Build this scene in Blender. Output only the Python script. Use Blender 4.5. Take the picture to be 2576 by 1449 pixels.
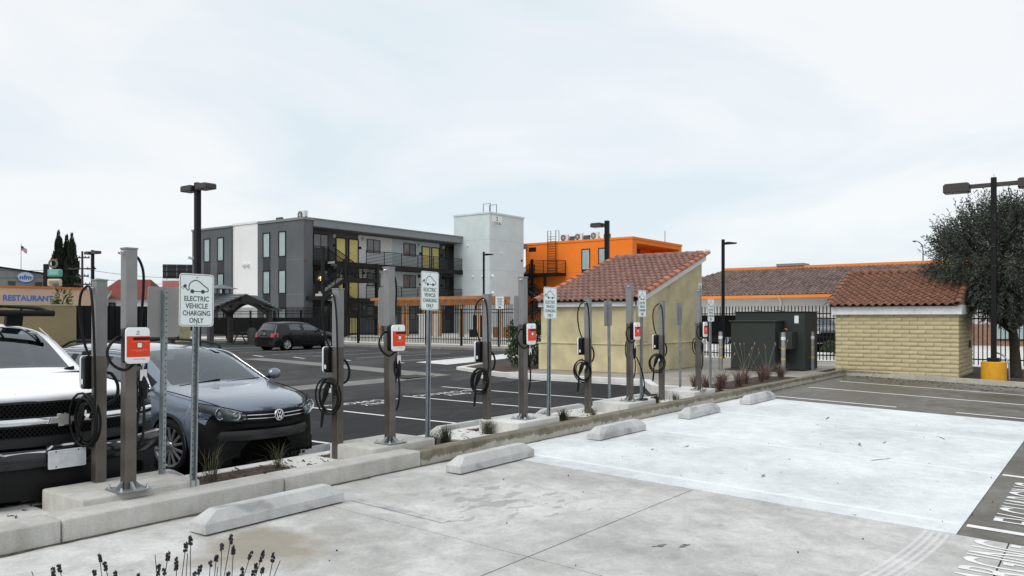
import bpy, bmesh, math, random
from mathutils import Vector, Matrix
random.seed(11)
for o in list(bpy.data.objects):
    bpy.data.objects.remove(o, do_unlink=True)
SC = bpy.context.scene
COL = SC.collection
R = math.radians

# ------------------------------------------------------------------ camera
HEAD = math.atan(1512 / 2030.0)            # heading measured from the kerb direction (+X)
CA, SA = math.cos(HEAD), math.sin(HEAD)
EYE = 1.62
cam_d = bpy.data.cameras.new('camera')
cam = bpy.data.objects.new('camera', cam_d)
COL.objects.link(cam)
cam.location = (0, 0, EYE)
cam.rotation_euler = (math.pi / 2, 0, HEAD - math.pi / 2)
cam_d.sensor_width = 36.0
cam_d.lens = 36.0 * 2030 / 2576
cam_d.shift_y = (800 - 724.5) / 2576
cam_d.clip_start = 0.05
cam_d.clip_end = 6000
SC.camera = cam

# ------------------------------------------------------------------ sky, sun, exposure
SUN_EL, SUN_AZ = R(50), R(270)
world = bpy.data.worlds.new('World')
SC.world = world
world.use_nodes = True
wn, wl = world.node_tree.nodes, world.node_tree.links
wn.clear()
w_out = wn.new('ShaderNodeOutputWorld')
w_sky = wn.new('ShaderNodeTexSky')
w_sky.sky_type = 'NISHITA'
w_sky.sun_disc = False
w_sky.sun_elevation = SUN_EL
w_sky.sun_rotation = SUN_AZ
w_bg1 = wn.new('ShaderNodeBackground'); w_bg1.inputs['Strength'].default_value = 0.10
wl.new(w_sky.outputs[0], w_bg1.inputs[0])
w_tc = wn.new('ShaderNodeTexCoord')
w_sep = wn.new('ShaderNodeSeparateXYZ'); wl.new(w_tc.outputs['Generated'], w_sep.inputs[0])
w_abs = wn.new('ShaderNodeMath'); w_abs.operation = 'ABSOLUTE'; wl.new(w_sep.outputs[2], w_abs.inputs[0])
w_add = wn.new('ShaderNodeMath'); w_add.inputs[1].default_value = 0.22; wl.new(w_abs.outputs[0], w_add.inputs[0])
w_div = wn.new('ShaderNodeVectorMath'); w_div.operation = 'DIVIDE'
w_cmb = wn.new('ShaderNodeCombineXYZ')
for i in range(3): wl.new(w_add.outputs[0], w_cmb.inputs[i])
wl.new(w_tc.outputs['Generated'], w_div.inputs[0]); wl.new(w_cmb.outputs[0], w_div.inputs[1])
w_n = wn.new('ShaderNodeTexNoise'); w_n.inputs['Scale'].default_value = 1.15
w_n.inputs['Detail'].default_value = 4.5; w_n.inputs['Roughness'].default_value = 0.5
w_n.inputs['Distortion'].default_value = 0.5
wl.new(w_div.outputs[0], w_n.inputs['Vector'])
w_r = wn.new('ShaderNodeValToRGB')
w_r.color_ramp.elements[0].position = 0.36; w_r.color_ramp.elements[0].color = (0.75, 0.84, 0.895, 1)
w_r.color_ramp.elements[1].position = 0.62; w_r.color_ramp.elements[1].color = (0.93, 0.95, 0.965, 1)
wl.new(w_n.outputs[0], w_r.inputs[0])
w_bg2 = wn.new('ShaderNodeBackground'); w_bg2.inputs['Strength'].default_value = 1.0
wl.new(w_r.outputs[0], w_bg2.inputs[0])
w_mx = wn.new('ShaderNodeMixShader'); w_mx.inputs[0].default_value = 0.90
wl.new(w_bg1.outputs[0], w_mx.inputs[1]); wl.new(w_bg2.outputs[0], w_mx.inputs[2])
wl.new(w_mx.outputs[0], w_out.inputs[0])

sun_d = bpy.data.lights.new('sun', 'SUN')
sun_d.energy = 1.5
sun_d.angle = R(35)
sun_d.color = (1.0, 0.97, 0.93)
sun = bpy.data.objects.new('sun', sun_d); COL.objects.link(sun)
# veiled sun, from the camera's left along the kerb
sun.rotation_euler = (R(-4), R(-40), 0)
SC.view_settings.view_transform = 'Standard'
SC.view_settings.look = 'None'
SC.view_settings.exposure = 0.08
SC.view_settings.gamma = 1.0
SC.view_settings.use_curve_mapping = False

# ------------------------------------------------------------------ helpers
class MB:
    def __init__(s):
        s.v, s.f, s.m = [], [], []
    def add(s, vs, fs, mi=0):
        o = len(s.v)
        s.v += [tuple(v) for v in vs]
        s.f += [tuple(i + o for i in f) for f in fs]
        s.m += [mi] * len(fs)
        return s
    def box(s, x0, y0, z0, x1, y1, z1, mi=0):
        return s.add([(x0,y0,z0),(x1,y0,z0),(x1,y1,z0),(x0,y1,z0),(x0,y0,z1),(x1,y0,z1),(x1,y1,z1),(x0,y1,z1)],
                     [(3,2,1,0),(4,5,6,7),(0,1,5,4),(1,2,6,5),(2,3,7,6),(3,0,4,7)], mi)
    def bar(s, p0, p1, w, h, up=(0,0,1), mi=0):
        p0, p1 = Vector(p0), Vector(p1); d = (p1 - p0).normalized(); up = Vector(up)
        if abs(d.dot(up)) > 0.98: up = Vector((0, 1, 0))
        r = d.cross(up).normalized() * (w / 2); u = r.cross(d).normalized() * (h / 2)
        vs = [p + a + b for p in (p0, p1) for a, b in ((-r, -u), (r, -u), (r, u), (-r, u))]
        return s.add(vs, [(0,1,2,3),(7,6,5,4),(0,4,5,1),(1,5,6,2),(2,6,7,3),(3,7,4,0)], mi)
    def cyl(s, p0, p1, r0, r1=None, n=12, mi=0, cap=True):
        return s.tube([p0, p1], [r0, r0 if r1 is None else r1], n, mi, cap)
    def tube(s, pts, r, n=8, mi=0, cap=True):
        pts = [Vector(p) for p in pts]; k = len(pts)
        rr = r if isinstance(r, (list, tuple)) else [r] * k
        t0 = (pts[1] - pts[0]).normalized()
        a = Vector((0, 0, 1)) if abs(t0.z) < 0.9 else Vector((1, 0, 0))
        u = t0.cross(a).normalized(); vs = []; pt = t0
        for i, p in enumerate(pts):
            t = (pts[min(i+1, k-1)] - pts[max(i-1, 0)]).normalized()
            ax = pt.cross(t)
            if ax.length > 1e-6:
                u = Matrix.Rotation(pt.angle(t), 3, ax.normalized()) @ u
            pt = t; w = t.cross(u).normalized()
            for j in range(n):
                an = 2 * math.pi * j / n
                vs.append(p + u * (rr[i] * math.cos(an)) + w * (rr[i] * math.sin(an)))
        fs = [(i*n+j, i*n+(j+1) % n, (i+1)*n+(j+1) % n, (i+1)*n+j) for i in range(k-1) for j in range(n)]
        if cap: fs += [tuple(range(n-1, -1, -1)), tuple((k-1)*n + j for j in range(n))]
        return s.add(vs, fs, mi)
    def prism(s, poly, axis, a, b, mi=0):
        def P(p, t):
            return {'x': (t, p[0], p[1]), 'y': (p[0], t, p[1]), 'z': (p[0], p[1], t)}[axis]
        n = len(poly)
        vs = [P(p, a) for p in poly] + [P(p, b) for p in poly]
        fs = [tuple(range(n-1, -1, -1)), tuple(range(n, 2*n))] + [(i, (i+1) % n, n+(i+1) % n, n+i) for i in range(n)]
        return s.add(vs, fs, mi)
    def lathe(s, prof, c=(0,0,0), axis='z', n=24, mi=0, ang=(0, 2*math.pi)):
        full = abs(ang[1] - ang[0] - 2*math.pi) < 1e-6
        m = n if full else n + 1; vs = []
        for j in range(m):
            a = ang[0] + (ang[1]-ang[0]) * j / n
            for r, h in prof:
                p = {'z': (r*math.cos(a), r*math.sin(a), h), 'x': (h, r*math.cos(a), r*math.sin(a)),
                     'y': (r*math.sin(a), h, r*math.cos(a))}[axis]
                vs.append((p[0]+c[0], p[1]+c[1], p[2]+c[2]))
        k = len(prof); fs = []
        for j in range(n):
            j2 = (j+1) % m
            for i in range(k-1):
                fs.append((j*k+i, j2*k+i, j2*k+i+1, j*k+i+1))
        return s.add(vs, fs, mi)
    def grid(s, rows, mi=0, flip=False):
        n = len(rows[0]); vs = [p for r in rows for p in r]; fs = []
        for i in range(len(rows)-1):
            for j in range(n-1):
                f = (i*n+j, i*n+j+1, (i+1)*n+j+1, (i+1)*n+j)
                fs.append(f[::-1] if flip else f)
        return s.add(vs, fs, mi)
    def quad(s, a, b, c, d, mi=0):
        return s.add([a, b, c, d], [(0,1,2,3)], mi)
    def ball(s, c, r, sx=1, sy=1, sz=1, n=10, k=6, mi=0):
        prof = [(r*math.sin(math.pi*i/k), -r*math.cos(math.pi*i/k)) for i in range(k+1)]
        o = len(s.v); s.lathe(prof, (0,0,0), 'z', n, mi)
        for i in range(o, len(s.v)):
            x, y, z = s.v[i]; s.v[i] = (x*sx+c[0], y*sy+c[1], z*sz+c[2])
        return s
    def xf(s, mat, start=0):
        for i in range(start, len(s.v)): s.v[i] = tuple(mat @ Vector(s.v[i]))
        return s
    def mesh(s, name, mats, smooth=False, bevel=0, seg=2, recalc=True):
        me = bpy.data.meshes.new(name); me.from_pydata(s.v, [], s.f)
        if not isinstance(mats, (list, tuple)): mats = [mats]
        for m in mats: me.materials.append(m)
        if len(mats) > 1: me.polygons.foreach_set('material_index', s.m)
        if recalc or bevel:
            bm = bmesh.new(); bm.from_mesh(me)
            bmesh.ops.remove_doubles(bm, verts=bm.verts, dist=1e-5)
            if recalc: bmesh.ops.recalc_face_normals(bm, faces=bm.faces)
            if bevel:
                es = [e for e in bm.edges if len(e.link_faces) == 2 and e.calc_face_angle(0) > 0.5]
                bmesh.ops.bevel(bm, geom=es, offset=bevel, segments=seg, profile=0.5, affect='EDGES', clamp_overlap=True)
            bm.to_mesh(me); bm.free()
        if smooth:
            me.polygons.foreach_set('use_smooth', [True] * len(me.polygons))
            if smooth != 'all':
                me.set_sharp_from_angle(angle=R(40))
        me.update()
        return me
    def build(s, name, mats, parent=None, smooth=False, bevel=0, seg=2, loc=None, rz=0, recalc=True):
        o = bpy.data.objects.new(name, s.mesh(name, mats, smooth, bevel, seg, recalc))
        COL.objects.link(o)
        if parent: o.parent = parent
        if loc: o.location = loc
        if rz: o.rotation_euler.z = rz
        return o

def tag(o, label=None, cat=None, group=None, kind=None):
    if label: o['label'] = label
    if cat: o['category'] = cat
    if group: o['group'] = group
    if kind: o['kind'] = kind
    return o
def thing(name, label=None, cat=None, loc=(0,0,0), rz=0, group=None, kind=None):
    o = bpy.data.objects.new(name, None); COL.objects.link(o)
    o.empty_display_size = 0.2
    o.location = loc; o.rotation_euler.z = rz
    return tag(o, label, cat, group, kind)
def inst(name, mesh, parent=None, loc=(0,0,0), rot=None, scale=None):
    o = bpy.data.objects.new(name, mesh); COL.objects.link(o)
    if parent: o.parent = parent
    o.location = loc
    if rot: o.rotation_euler = rot
    if scale: o.scale = scale
    return o
def copy_tree(o, parent=None):
    c = o.copy(); COL.objects.link(c)
    if parent: c.parent = parent
    for ch in o.children: copy_tree(ch, c)
    return c
def text_mesh(txt, size=1.0, w=None, h=None, ext=0.0005, align='CENTER', bold=0.0, sp=1.0):
    cu = bpy.data.curves.new('t', 'FONT'); cu.body = txt; cu.size = size
    cu.extrude = ext; cu.align_x = align; cu.offset = bold; cu.space_character = sp
    cu.resolution_u = 3
    to = bpy.data.objects.new('t', cu); COL.objects.link(to)
    dg = bpy.context.evaluated_depsgraph_get(); dg.update()
    me = bpy.data.meshes.new_from_object(to.evaluated_get(dg))
    bpy.data.objects.remove(to); bpy.data.curves.remove(cu)
    me.materials.clear()
    xs = [v.co.x for v in me.vertices]; ys = [v.co.y for v in me.vertices]
    x0, x1, y0, y1 = min(xs), max(xs), min(ys), max(ys)
    kx = w/(x1-x0) if w else None; ky = h/(y1-y0) if h else None
    if kx is None: kx = ky or 1
    if ky is None: ky = kx
    for v in me.vertices:
        v.co.x = (v.co.x - (x0+x1)/2) * kx; v.co.y = (v.co.y - (y0+y1)/2) * ky
    return me
def join_text(items, name, mat, parent, mtx):
    """items: list of (mesh, dx, dy) laid out in a plane; mtx maps plane x,y,z to local space"""
    mb = MB()
    for me, dx, dy in items:
        mb.add([mtx @ Vector((v.co.x+dx, v.co.y+dy, v.co.z)) for v in me.vertices], [tuple(p.vertices) for p in me.polygons])
    return mb.build(name, mat, parent, recalc=False)
def FACE(normal, origin):
    """plane-to-local matrix: text x runs to the reader's right, y up, for a vertical plane with this outward normal"""
    n = Vector(normal).normalized(); up = Vector((0,0,1)); r = up.cross(n)
    m = Matrix((r, up, n)).transposed().to_4x4(); m.translation = Vector(origin)
    return m
def rrect(w, h, r, n=5, cx=0, cy=0):
    pts = []
    for (sx, sy, a0) in ((1,1,0),(-1,1,90),(-1,-1,180),(1,-1,270)):
        for i in range(n+1):
            a = R(a0 + 90*i/n)
            pts.append((cx + sx*(w/2-r) + r*math.cos(a), cy + sy*(h/2-r) + r*math.sin(a)))
    return pts
def plate(mb, outline, mtx, t0, t1, mi=0):
    n = len(outline)
    vs = [mtx @ Vector((x, y, t0)) for x, y in outline] + [mtx @ Vector((x, y, t1)) for x, y in outline]
    return mb.add(vs, [tuple(range(n-1,-1,-1)), tuple(range(n, 2*n))] + [(i,(i+1)%n,n+(i+1)%n,n+i) for i in range(n)], mi)
def ring(mb, outer, inner, mtx, t, mi=0):
    n = len(outer)
    vs = [mtx @ Vector((x, y, t)) for x, y in outer] + [mtx @ Vector((x, y, t)) for x, y in inner]
    return mb.add(vs, [(i,(i+1)%n,n+(i+1)%n,n+i) for i in range(n)], mi)

# ------------------------------------------------------------------ materials
MATS = {}
def newmat(name):
    m = bpy.data.materials.new(name); m.use_nodes = True
    nt = m.node_tree; b = nt.nodes['Principled BSDF']
    MATS[name] = m
    return m, nt.nodes, nt.links, b
def c4(c): return (c[0], c[1], c[2], 1)
def noise(N, L, vec, scale, detail=4, rough=0.55, dist=0.0):
    n = N.new('ShaderNodeTexNoise'); n.inputs['Scale'].default_value = scale
    n.inputs['Detail'].default_value = detail; n.inputs['Roughness'].default_value = rough
    n.inputs['Distortion'].default_value = dist
    L.new(vec, n.inputs['Vector']); return n.outputs[0]
def ramp(N, L, fac, stops):
    r = N.new('ShaderNodeValToRGB'); e = r.color_ramp.elements
    e[0].position, e[0].color = stops[0][0], c4(stops[0][1]); e[1].position, e[1].color = stops[-1][0], c4(stops[-1][1])
    for p, c in stops[1:-1]:
        x = e.new(p); x.color = c4(c)
    L.new(fac, r.inputs[0]); return r.outputs[0]
def mix(N, L, fac, a, b, mode='MIX'):
    m = N.new('ShaderNodeMix'); m.data_type = 'RGBA'; m.blend_type = mode
    for sock, val in ((m.inputs[0], fac), (m.inputs[6], a), (m.inputs[7], b)):
        if isinstance(val, (int, float)): sock.default_value = val
        elif isinstance(val, (tuple, list)): sock.default_value = c4(val)
        else: L.new(val, sock)
    return m.outputs[2]
def mapping(N, L, vec, scale=(1,1,1), rot=(0,0,0), loc=(0,0,0)):
    m = N.new('ShaderNodeMapping'); m.inputs['Scale'].default_value = scale; m.inputs['Rotation'].default_value = rot
    m.inputs['Location'].default_value = loc
    L.new(vec, m.inputs['Vector']); return m.outputs[0]
def math_n(N, L, op, a, b=0.0):
    m = N.new('ShaderNodeMath'); m.operation = op
    for i, v in enumerate((a, b)):
        if isinstance(v, (int, float)): m.inputs[i].default_value = v
        else: L.new(v, m.inputs[i])
    return m.outputs[0]
def bump(N, L, b, h, strength=0.2, dist=0.01):
    n = N.new('ShaderNodeBump'); n.inputs['Strength'].default_value = strength; n.inputs['Distance'].default_value = dist
    L.new(h, n.inputs['Height']); L.new(n.outputs[0], b.inputs['Normal'])
def M(name, col, rough=0.6, metal=0.0, var=0.12, scale=2.5, bmp=0.0, bscale=60, col2=None, spec=0.5, rnd=0.0, coat=0.0, rvar=0.0, world=False):
    if name in MATS: return MATS[name]
    m, N, L, b = newmat(name)
    b.inputs['Roughness'].default_value = rough; b.inputs['Metallic'].default_value = metal
    b.inputs['Specular IOR Level'].default_value = spec
    b.inputs['Coat Weight'].default_value = coat; b.inputs['Coat Roughness'].default_value = 0.05
    if world: vec = N.new('ShaderNodeNewGeometry').outputs['Position']
    else: vec = N.new('ShaderNodeTexCoord').outputs['Object']
    lo = tuple(c*(1-var) for c in col); hi = tuple(min(1, c*(1+var)) for c in (col2 or col))
    nf = noise(N, L, vec, scale, 5, 0.6)
    c = ramp(N, L, nf, [(0.3, lo), (0.7, hi)])
    if rnd:
        oi = N.new('ShaderNodeObjectInfo')
        g = ramp(N, L, oi.outputs['Random'], [(0.0, (1-rnd,)*3), (1.0, (1+rnd,)*3)])
        c = mix(N, L, 1.0, c, g, 'MULTIPLY')
    L.new(c, b.inputs['Base Color'])
    if rvar:
        rr = N.new('ShaderNodeMapRange'); L.new(nf, rr.inputs[0]); rr.inputs[1].default_value = 0.3; rr.inputs[2].default_value = 0.7
        rr.inputs[3].default_value = max(0.02, rough-rvar); rr.inputs[4].default_value = min(1, rough+rvar)
        L.new(rr.outputs[0], b.inputs['Roughness'])
    if bmp: bump(N, L, b, noise(N, L, vec, bscale, 3), bmp, 0.01)
    return m
def glass_mat(name, tint=(0.6,0.7,0.7), refl=0.25, rough=0.02, trans=0.75):
    """thin pane: part see-through, part mirror"""
    m, N, L, b = newmat(name); N.remove(b); out = N['Material Output']
    t = N.new('ShaderNodeBsdfTransparent'); t.inputs[0].default_value = c4(tint)
    g = N.new('ShaderNodeBsdfGlossy'); g.inputs['Roughness'].default_value = rough; g.inputs[0].default_value = (0.9,0.95,1,1)
    lw = N.new('ShaderNodeFresnel'); lw.inputs[0].default_value = 1.5
    f = math_n(N, L, 'ADD', lw.outputs[0], refl)
    f = math_n(N, L, 'MINIMUM', f, 1.0)
    mx = N.new('ShaderNodeMixShader'); L.new(f, mx.inputs[0]); L.new(t.outputs[0], mx.inputs[1]); L.new(g.outputs[0], mx.inputs[2])
    L.new(mx.outputs[0], out.inputs[0]); return m
def emis(name, col, s):
    m, N, L, b = newmat(name)
    b.inputs['Base Color'].default_value = c4(col); b.inputs['Emission Color'].default_value = c4(col); b.inputs['Emission Strength'].default_value = s
    return m

def zc_spot(y): return -0.033*(5.6-y)
def ground_concrete(name, dark, mid, light, streak=(0.35, 1.0), stain=(0.20,0.17,0.125), stain_amt=0.5, rough=0.75, speck=True, spots=()):
    m, N, L, b = newmat(name)
    pos = N.new('ShaderNodeNewGeometry').outputs['Position']
    n1 = noise(N, L, pos, 0.55, 5, 0.6, 0.4)
    n2 = noise(N, L, pos, 3.6, 8, 0.74, 0.4)
    s = math_n(N, L, 'ADD', math_n(N, L, 'MULTIPLY', n1, 0.5), math_n(N, L, 'MULTIPLY', n2, 0.5))
    c = ramp(N, L, s, [(0.36, dark), (0.5, mid), (0.62, light)])
    n3 = noise(N, L, pos, 45, 3, 0.7)
    c = mix(N, L, 1.0, c, ramp(N, L, n3, [(0.25, (0.86,)*3), (0.75, (1.1,)*3)]), 'MULTIPLY')
    n4 = noise(N, L, mapping(N, L, pos, (1, 1, 1), (0,0,0), (7.3, 2.1, 0)), 0.42, 4, 0.55, 0.6)
    c = mix(N, L, ramp(N, L, n4, [(0.60, (0,)*3), (0.72, (stain_amt,)*3)]), c, stain)
    if speck:
        n5 = noise(N, L, pos, 7.5, 3, 0.55)
        c = mix(N, L, ramp(N, L, n5, [(0.66, (0,)*3), (0.73, (0.38,)*3)]), c, tuple(x*0.45 for x in mid))
    for sx_, sy_, sr_, sc_, sa_ in spots:      # spilled-liquid stains of their own shape
        vm = N.new('ShaderNodeVectorMath'); vm.operation = 'DISTANCE'; L.new(pos, vm.inputs[0]); vm.inputs[1].default_value = (sx_, sy_, zc_spot(sy_))
        nz = noise(N, L, pos, 2.4, 4, 0.6, 0.3) if sa_ else noise(N, L, mapping(N, L, pos, (4, 9, 1)), 1.0, 2, 0.5)
        dd = math_n(N, L, 'ADD', math_n(N, L, 'DIVIDE', vm.outputs['Value'], sr_), math_n(N, L, 'MULTIPLY', math_n(N, L, 'SUBTRACT', nz, 0.5), 1.3 if sa_ else -6.0))
        c = mix(N, L, ramp(N, L, dd, [(0.45 if sa_ else 0.05, (sa_ or 0.55,)*3), (1.1 if sa_ else 0.3, (0,)*3)]), c, sc_)
    L.new(c, b.inputs['Base Color']); b.inputs['Roughness'].default_value = rough
    L.new(ramp(N, L, n1, [(0.35, (rough-0.2,)*3), (0.65, (rough+0.1,)*3)]), b.inputs['Roughness'])
    b.inputs['Specular IOR Level'].default_value = 0.3
    bump(N, L, b, n3, 0.12, 0.004)
    return m
m_conc_new = ground_concrete('concrete_new', (0.335,0.328,0.312), (0.49,0.482,0.462), (0.65,0.645,0.63), stain_amt=0.16, spots=((3.62,4.92,0.62,(0.27,0.235,0.18),0.8),(5.75,4.5,0.62,(0.26,0.25,0.235),0.0)))
m_conc_white = ground_concrete('concrete_whitewashed', (0.52,0.535,0.54), (0.68,0.70,0.71), (0.79,0.81,0.82), stain=(0.45,0.45,0.45), stain_amt=0.12)
m_conc_old = ground_concrete('concrete_old_brown', (0.085,0.078,0.062), (0.128,0.117,0.097), (0.205,0.195,0.175), stain=(0.33,0.32,0.30), stain_amt=0.35, rough=0.6)
m_conc_pale = ground_concrete('concrete_pale', (0.55,0.54,0.50), (0.66,0.65,0.62), (0.74,0.73,0.70), stain=(0.4,0.38,0.33), stain_amt=0.3)
m_conc_pad = ground_concrete('concrete_pad_tan', (0.24,0.225,0.19), (0.32,0.30,0.265), (0.42,0.40,0.36), stain=(0.2,0.18,0.15), stain_amt=0.4)
m_conc_gutter = ground_concrete('concrete_gutter', (0.13,0.125,0.115), (0.20,0.19,0.175), (0.28,0.265,0.24), stain=(0.1,0.1,0.1), stain_amt=0.4)
def asphalt_mat():
    m, N, L, b = newmat('asphalt')
    pos = N.new('ShaderNodeNewGeometry').outputs['Position']
    n1 = noise(N, L, pos, 0.25, 5, 0.6, 0.5)
    n2 = noise(N, L, mapping(N, L, pos, (0.9, 2.6, 1), (0,0,0.5)), 1.0, 6, 0.65, 0.8)
    s = math_n(N, L, 'ADD', math_n(N, L, 'MULTIPLY', n1, 0.55), math_n(N, L, 'MULTIPLY', n2, 0.45))
    c = ramp(N, L, s, [(0.36, (0.011,0.011,0.0125)), (0.5, (0.019,0.019,0.0205)), (0.64, (0.040,0.039,0.038))])
    n3 = noise(N, L, pos, 60, 3, 0.8)
    c = mix(N, L, 1.0, c, ramp(N, L, n3, [(0.3, (0.72,)*3), (0.75, (1.35,)*3)]), 'MULTIPLY')
    sp = N.new('ShaderNodeSeparateXYZ'); L.new(pos, sp.inputs[0])      # older, paler surface beyond the resurfaced bays
    old = math_n(N, L, 'ADD', sp.outputs[1], math_n(N, L, 'MULTIPLY', n1, 1.2))
    om = N.new('ShaderNodeMapRange'); L.new(old, om.inputs[0]); om.inputs[1].default_value = 13.45; om.inputs[2].default_value = 13.75
    c = mix(N, L, om.outputs[0], c, mix(N, L, 1.0, c, (2.0,1.97,1.92), 'MULTIPLY'))
    v = N.new('ShaderNodeTexVoronoi'); v.feature = 'DISTANCE_TO_EDGE'; v.inputs['Scale'].default_value = 0.33
    L.new(mix(N, L, 0.12, pos, N.new('ShaderNodeTexNoise').outputs[1]), v.inputs['Vector'])
    crack = ramp(N, L, v.outputs[0], [(0.0, (1,)*3), (0.006, (0,)*3)])
    c = mix(N, L, math_n(N, L, 'MULTIPLY', crack, 0.7), c, (0.018,0.018,0.02))
    L.new(c, b.inputs['Base Color']); b.inputs['Roughness'].default_value = 0.85; b.inputs['Specular IOR Level'].default_value = 0.25
    bump(N, L, b, n3, 0.35, 0.006); return m
def cast_concrete(name, lo, hi, streak=0.25, marks=0.0):
    m, N, L, b = newmat(name)
    pos = N.new('ShaderNodeNewGeometry').outputs['Position']
    n1 = noise(N, L, pos, 2.2, 6, 0.65, 0.5); n2 = noise(N, L, mapping(N, L, pos, (14, 14, 2.0)), 1.0, 3, 0.6)
    s = math_n(N, L, 'ADD', math_n(N, L, 'MULTIPLY', n1, 1-streak), math_n(N, L, 'MULTIPLY', n2, streak))
    c = ramp(N, L, s, [(0.34, lo), (0.64, hi)])
    v = N.new('ShaderNodeTexVoronoi'); v.inputs['Scale'].default_value = 26; v.inputs['Randomness'].default_value = 1.0; L.new(pos, v.inputs['Vector'])
    c = mix(N, L, ramp(N, L, v.outputs['Distance'], [(0.05, (0.55,)*3), (0.12, (0,)*3)]), c, tuple(x*0.45 for x in lo))
    n3 = noise(N, L, pos, 90, 3, 0.75)
    c = mix(N, L, 1.0, c, ramp(N, L, n3, [(0.25, (0.84,)*3), (0.75, (1.13,)*3)]), 'MULTIPLY')
    if marks:
        n4 = noise(N, L, mapping(N, L, pos, (2.6, 3.5, 3)), 1.0, 3, 0.5, 0.6)
        c = mix(N, L, ramp(N, L, n4, [(0.55, (0,)*3), (0.64, (marks,)*3)]), c, (0.16,0.16,0.165))
    L.new(c, b.inputs['Base Color']); b.inputs['Roughness'].default_value = 0.88; b.inputs['Specular IOR Level'].default_value = 0.2
    bump(N, L, b, n3, 0.35, 0.006); return m
m_asphalt = asphalt_mat()
def kerb_mat(name, base, top, moss, amt):
    """old kerb: dirty moss hangs from the top edge in drips, paler concrete below"""
    m, N, L, b = newmat(name)
    pos = N.new('ShaderNodeNewGeometry').outputs['Position']
    sep = N.new('ShaderNodeSeparateXYZ'); L.new(pos, sep.inputs[0])
    n1 = noise(N, L, mapping(N, L, pos, (9, 9, 1.2)), 1.0, 4, 0.7)
    n2 = noise(N, L, pos, 1.1, 4, 0.6)
    h = math_n(N, L, 'ADD', sep.outputs[2], math_n(N, L, 'MULTIPLY', math_n(N, L, 'SUBTRACT', n1, 0.5), 0.16))
    h = math_n(N, L, 'ADD', h, math_n(N, L, 'MULTIPLY', math_n(N, L, 'SUBTRACT', n2, 0.5), 0.12))
    f = ramp(N, L, h, [(0.075, (0,)*3), (0.095, (1,)*3)])
    cb = ramp(N, L, noise(N, L, pos, 6, 5, 0.65), [(0.3, tuple(x*0.8 for x in base)), (0.7, tuple(x*1.12 for x in base))])
    ct = ramp(N, L, noise(N, L, pos, 3.5, 6, 0.7), [(0.32, moss), (0.5, top), (0.7, tuple(x*1.5 for x in top))])
    c = mix(N, L, math_n(N, L, 'MULTIPLY', f, amt), cb, ct)
    n3 = noise(N, L, pos, 70, 3, 0.7)
    c = mix(N, L, 1.0, c, ramp(N, L, n3, [(0.25, (0.85,)*3), (0.75, (1.12,)*3)]), 'MULTIPLY')
    L.new(c, b.inputs['Base Color']); b.inputs['Roughness'].default_value = 0.85
    bump(N, L, b, n3, 0.25, 0.006); return m
m_kerb_old = kerb_mat('kerb_old', (0.42,0.395,0.335), (0.165,0.145,0.10), (0.085,0.082,0.045), 0.93)
m_kerb_new = cast_concrete('kerb_new', (0.385,0.37,0.335), (0.565,0.55,0.515))
m_paint = M('road_paint_white', (0.78,0.78,0.76), 0.6, var=0.10, scale=6, world=True)
m_paint_worn = M('road_paint_worn', (0.42,0.42,0.41), 0.7, var=0.35, scale=7, world=True)
m_stop = cast_concrete('wheel_stop_concrete', (0.42,0.42,0.415), (0.58,0.58,0.57), 0.15, 0.45)
m_dark = M('joint_dark', (0.04,0.037,0.033), 0.9, var=0.3)
m_mulch = M('mulch', (0.030,0.020,0.015), 0.95, var=0.6, scale=14, bmp=0.6, bscale=35, col2=(0.065,0.042,0.03), world=True)
m_black = M('black_paint', (0.008,0.008,0.009), 0.5, var=0.2, spec=0.22)
m_rubber = M('black_rubber', (0.007,0.007,0.0075), 0.5, var=0.2, spec=0.25)
m_steel = M('galvanised_steel', (0.30,0.33,0.345), 0.42, metal=0.65, var=0.18, scale=9, rvar=0.1)
m_chrome = M('chrome', (0.75,0.76,0.78), 0.08, metal=1.0, var=0.03)
m_white = M('white_paint', (0.78,0.79,0.79), 0.45, var=0.03)
m_tile_dummy = None

# ------------------------------------------------------------------ ground heights
def zc(y):                       # the concrete lot falls away from the kerb
    return -0.033 * (5.6 - max(min(y, 5.6), -9.0))
def sm(t):
    t = max(0.0, min(1.0, t)); return t*t*(3-2*t)
def za(x, y):                    # the asphalt lot dips towards the island
    return -0.15 * sm(1 - (y - 9) / 16.0) * sm(1 - (x - 15.3) / 5.0)

# ------------------------------------------------------------------ ground sheets
def axis(vals):
    return sorted(set(vals))
gx = axis([-2500,-600,-150,-60,-30,-20,-10,-5,0,5,10,15,20,24,26,30,40,60,90,150,300,700,2500])
gy = axis([-2500,-600,-150,-60,-30,-15,-9,-4,0,3,5.6,6.2,7.2,8,12,16,20,25,32,45,60,90,150,300,700,2500])
def zbase(x, y):
    if y <= 6.2: return zc(y) - 0.12
    return za(x, y) - (0.12 if x < 40 and y < 60 else 0.03)
g = MB(); g.grid([[(x, y, zbase(x, y)) for x in gx] for y in gy])
tag(g.build('ground', ground_concrete('ground_far', (0.13,0.13,0.125), (0.19,0.19,0.18), (0.24,0.24,0.23))), kind='structure')

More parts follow.
